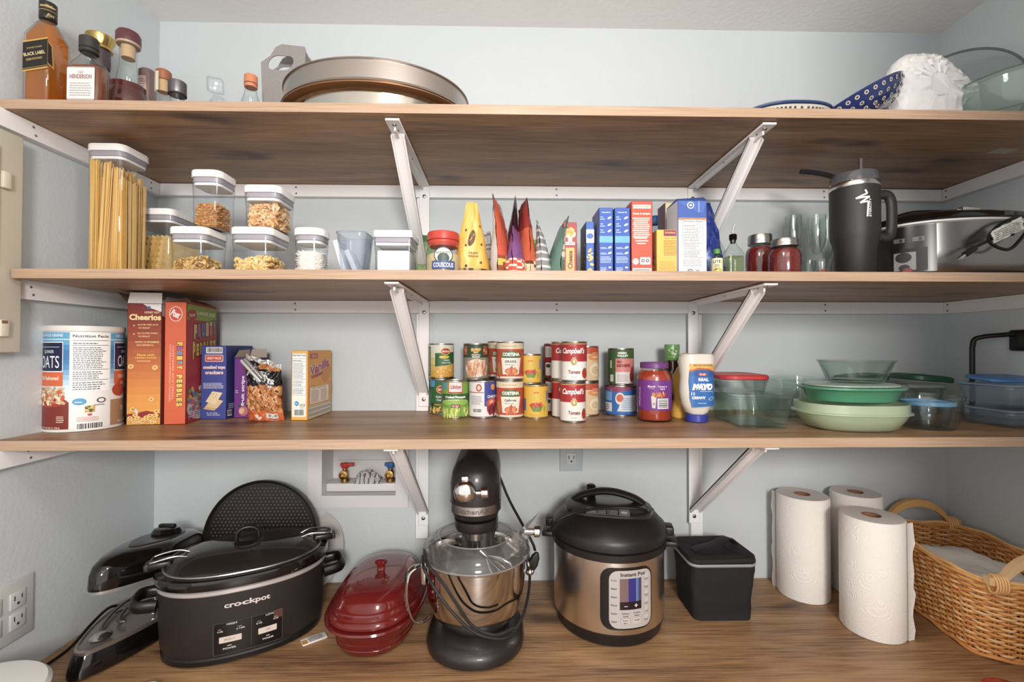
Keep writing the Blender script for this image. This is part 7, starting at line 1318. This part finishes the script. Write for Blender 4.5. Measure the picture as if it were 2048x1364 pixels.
e = thing('wall_outlet', (XL, .953, 1.042), 'double-gang wall outlet on the left wall beside the clamshell cooker', 'outlet', rz=pi/2); PL2 = mat('#c6c4c2', .35)
o = M(); rbox(o, (0, -.0026, 0), (.114, .005, .124), PL2, .002); o.build('cover_plate', e)
for x in (.023, -.023):
    for z in (.021, -.021):
        o = M(); o.add([], [], PL2); socket(o, x, z, PL2); o.build('socket', e)
# electrical panel door on left wall
e = thing('electrical_panel', (XL, .751, 1.797), 'cream painted metal access panel on the left wall, cut by the frame', 'access panel', rz=pi/2); CR = mat('#cfc9b6', .4)
o = M(); rbox(o, (0, -.015, 0), (.400, .030, .440), CR, .003); o.build('frame', e)
o = M(); rbox(o, (-.01, -.032, 0), (.325, .005, .370), CR, .002); tube(o, [(x-.01, -.0355, z) for x, z in rr(.300, .345, .02, 6)], .004, CR, 8, closed=True); dr = o.build('panel_door', e)
for z in (.12, -.172):
    o = M(); rbox(o, (.163, -.034, z), (.016, .010, .034), CR, .003)
    if z < 0: rbox(o, (.161, -.0385, z+.012), (.010, .002, .006), mat('#8a5a34', .7))
    o.build('hinge', dr)
# washer box
WB = mat('#d6d3d3', .45); wx0, wx1, wz0, wz1 = at(617, 1000, D).x, at(817, 1000, D).x, zat(700, 1014, D), 1.352
ix0, ix1, iz0, iz1 = at(645, 980, D).x, at(792, 980, D).x, zat(700, 990, D), 1.335
e = thing('washer_box', ((wx0+wx1)/2, D, (wz0+wz1)/2), 'white recessed washer supply box in the back wall, behind the black grill plate', 'supply box'); ox, oz = (wx0+wx1)/2, (wz0+wz1)/2
o = M(); fo = [(wx0-ox, wz0-oz), (wx1-ox, wz0-oz), (wx1-ox, wz1-oz), (wx0-ox, wz1-oz)]; fi = [(ix0-ox, iz0-oz), (ix1-ox, iz0-oz), (ix1-ox, iz1-oz), (ix0-ox, iz1-oz)]
R4 = lambda pts, y: [(x, y, z) for x, z in pts]; loft(o, [R4(fo, .0), R4(fo, -.006), R4(fi, -.006), R4(fi, .085)], WB, False, False); o.add(R4(fi, .085), [(0, 1, 2, 3)], WB)
rbox(o, ((ix0+ix1)/2-ox, .055, iz0-oz+.014), (ix1-ix0-.002, .058, .024), WB, .002); rbox(o, ((ix0+ix1)/2-ox, .082, iz0-oz+.055), (ix1-ix0-.03, .003, .055), WB, .001); o.build('box_frame', e)
BR = mat('#b08a4a', .25, 1, bump=.2, bscale=300)
for px, c_, lb, hw_ in ((690, '#b32a22', 'hot', .040), (781, '#2a68a8', 'cold', .026)):
    yv = .040; x = at(px, 940, D+yv).x; zb_ = iz0+.0265; v = thing('water_valve', (x, D+yv, zb_), 'brass valve with a %s handle inside the washer box' % ('red' if lb == 'hot' else 'blue'), 'valve', group='washer box valves')
    o = M(); lathe(o, [(.011, 0), (.013, .002), (.013, .012), (.010, .014), (.010, .034), (.007, .036), (.007, .044)], BR, 6 if 0 else 20); o.T = Matrix.Translation((0, -.004, .026)) @ Matrix.Rotation(pi/2, 4, 'X'); lathe(o, [(.010, 0), (.0125, .003), (.0125, .016), (.008, .017), (.007, .010)], BR, 24); o.T = Matrix.Identity(4); o.build('valve_body', v)
    o = M(); HM = mat(c_, .4); lathe(o, [(.009, .042), (.011, .045), (.011, .056), (.008, .058)], HM, 20); rbox(o, (.008 if lb == 'hot' else -.003, -.004, .054), (hw_, .012, .010), HM, .002); o.build('valve_handle', v)
crx = at(733, 968, D+.01); o = M(); nu, nv = 22, 16; vs = []
for j in range(nv+1):
    for i in range(nu+1):
        u, v = -1+2*i/nu, -1+2*j/nv; hgt = .030*(max(0, 1-u*u))**.5*(max(0, 1-v*v))**.5*(1.05-.35*u+.35*noise(u*3, v*3)); vs.append((u*.040+.003*noise(v*4, u*3), v*.022, max(0, hgt)))
RG, RG2 = mat('#b9b2b2', .9), mat('#5f5a60', .9)
for j in range(nv):
    for i in range(nu): o.f.append(tuple(len(o.v)+t for t in (j*(nu+1)+i, j*(nu+1)+i+1, (j+1)*(nu+1)+i+1, (j+1)*(nu+1)+i))); o.mi.append(o.mid(RG2 if (i + int(2*noise(j*.6, i*.3))) % 4 == 0 else RG))
o.v += vs; tag(o.build('rag', loc=(crx.x, D+.042, iz0+.0262)), 'crumpled grey striped rag on the ledge between the two brass valves', 'rag')
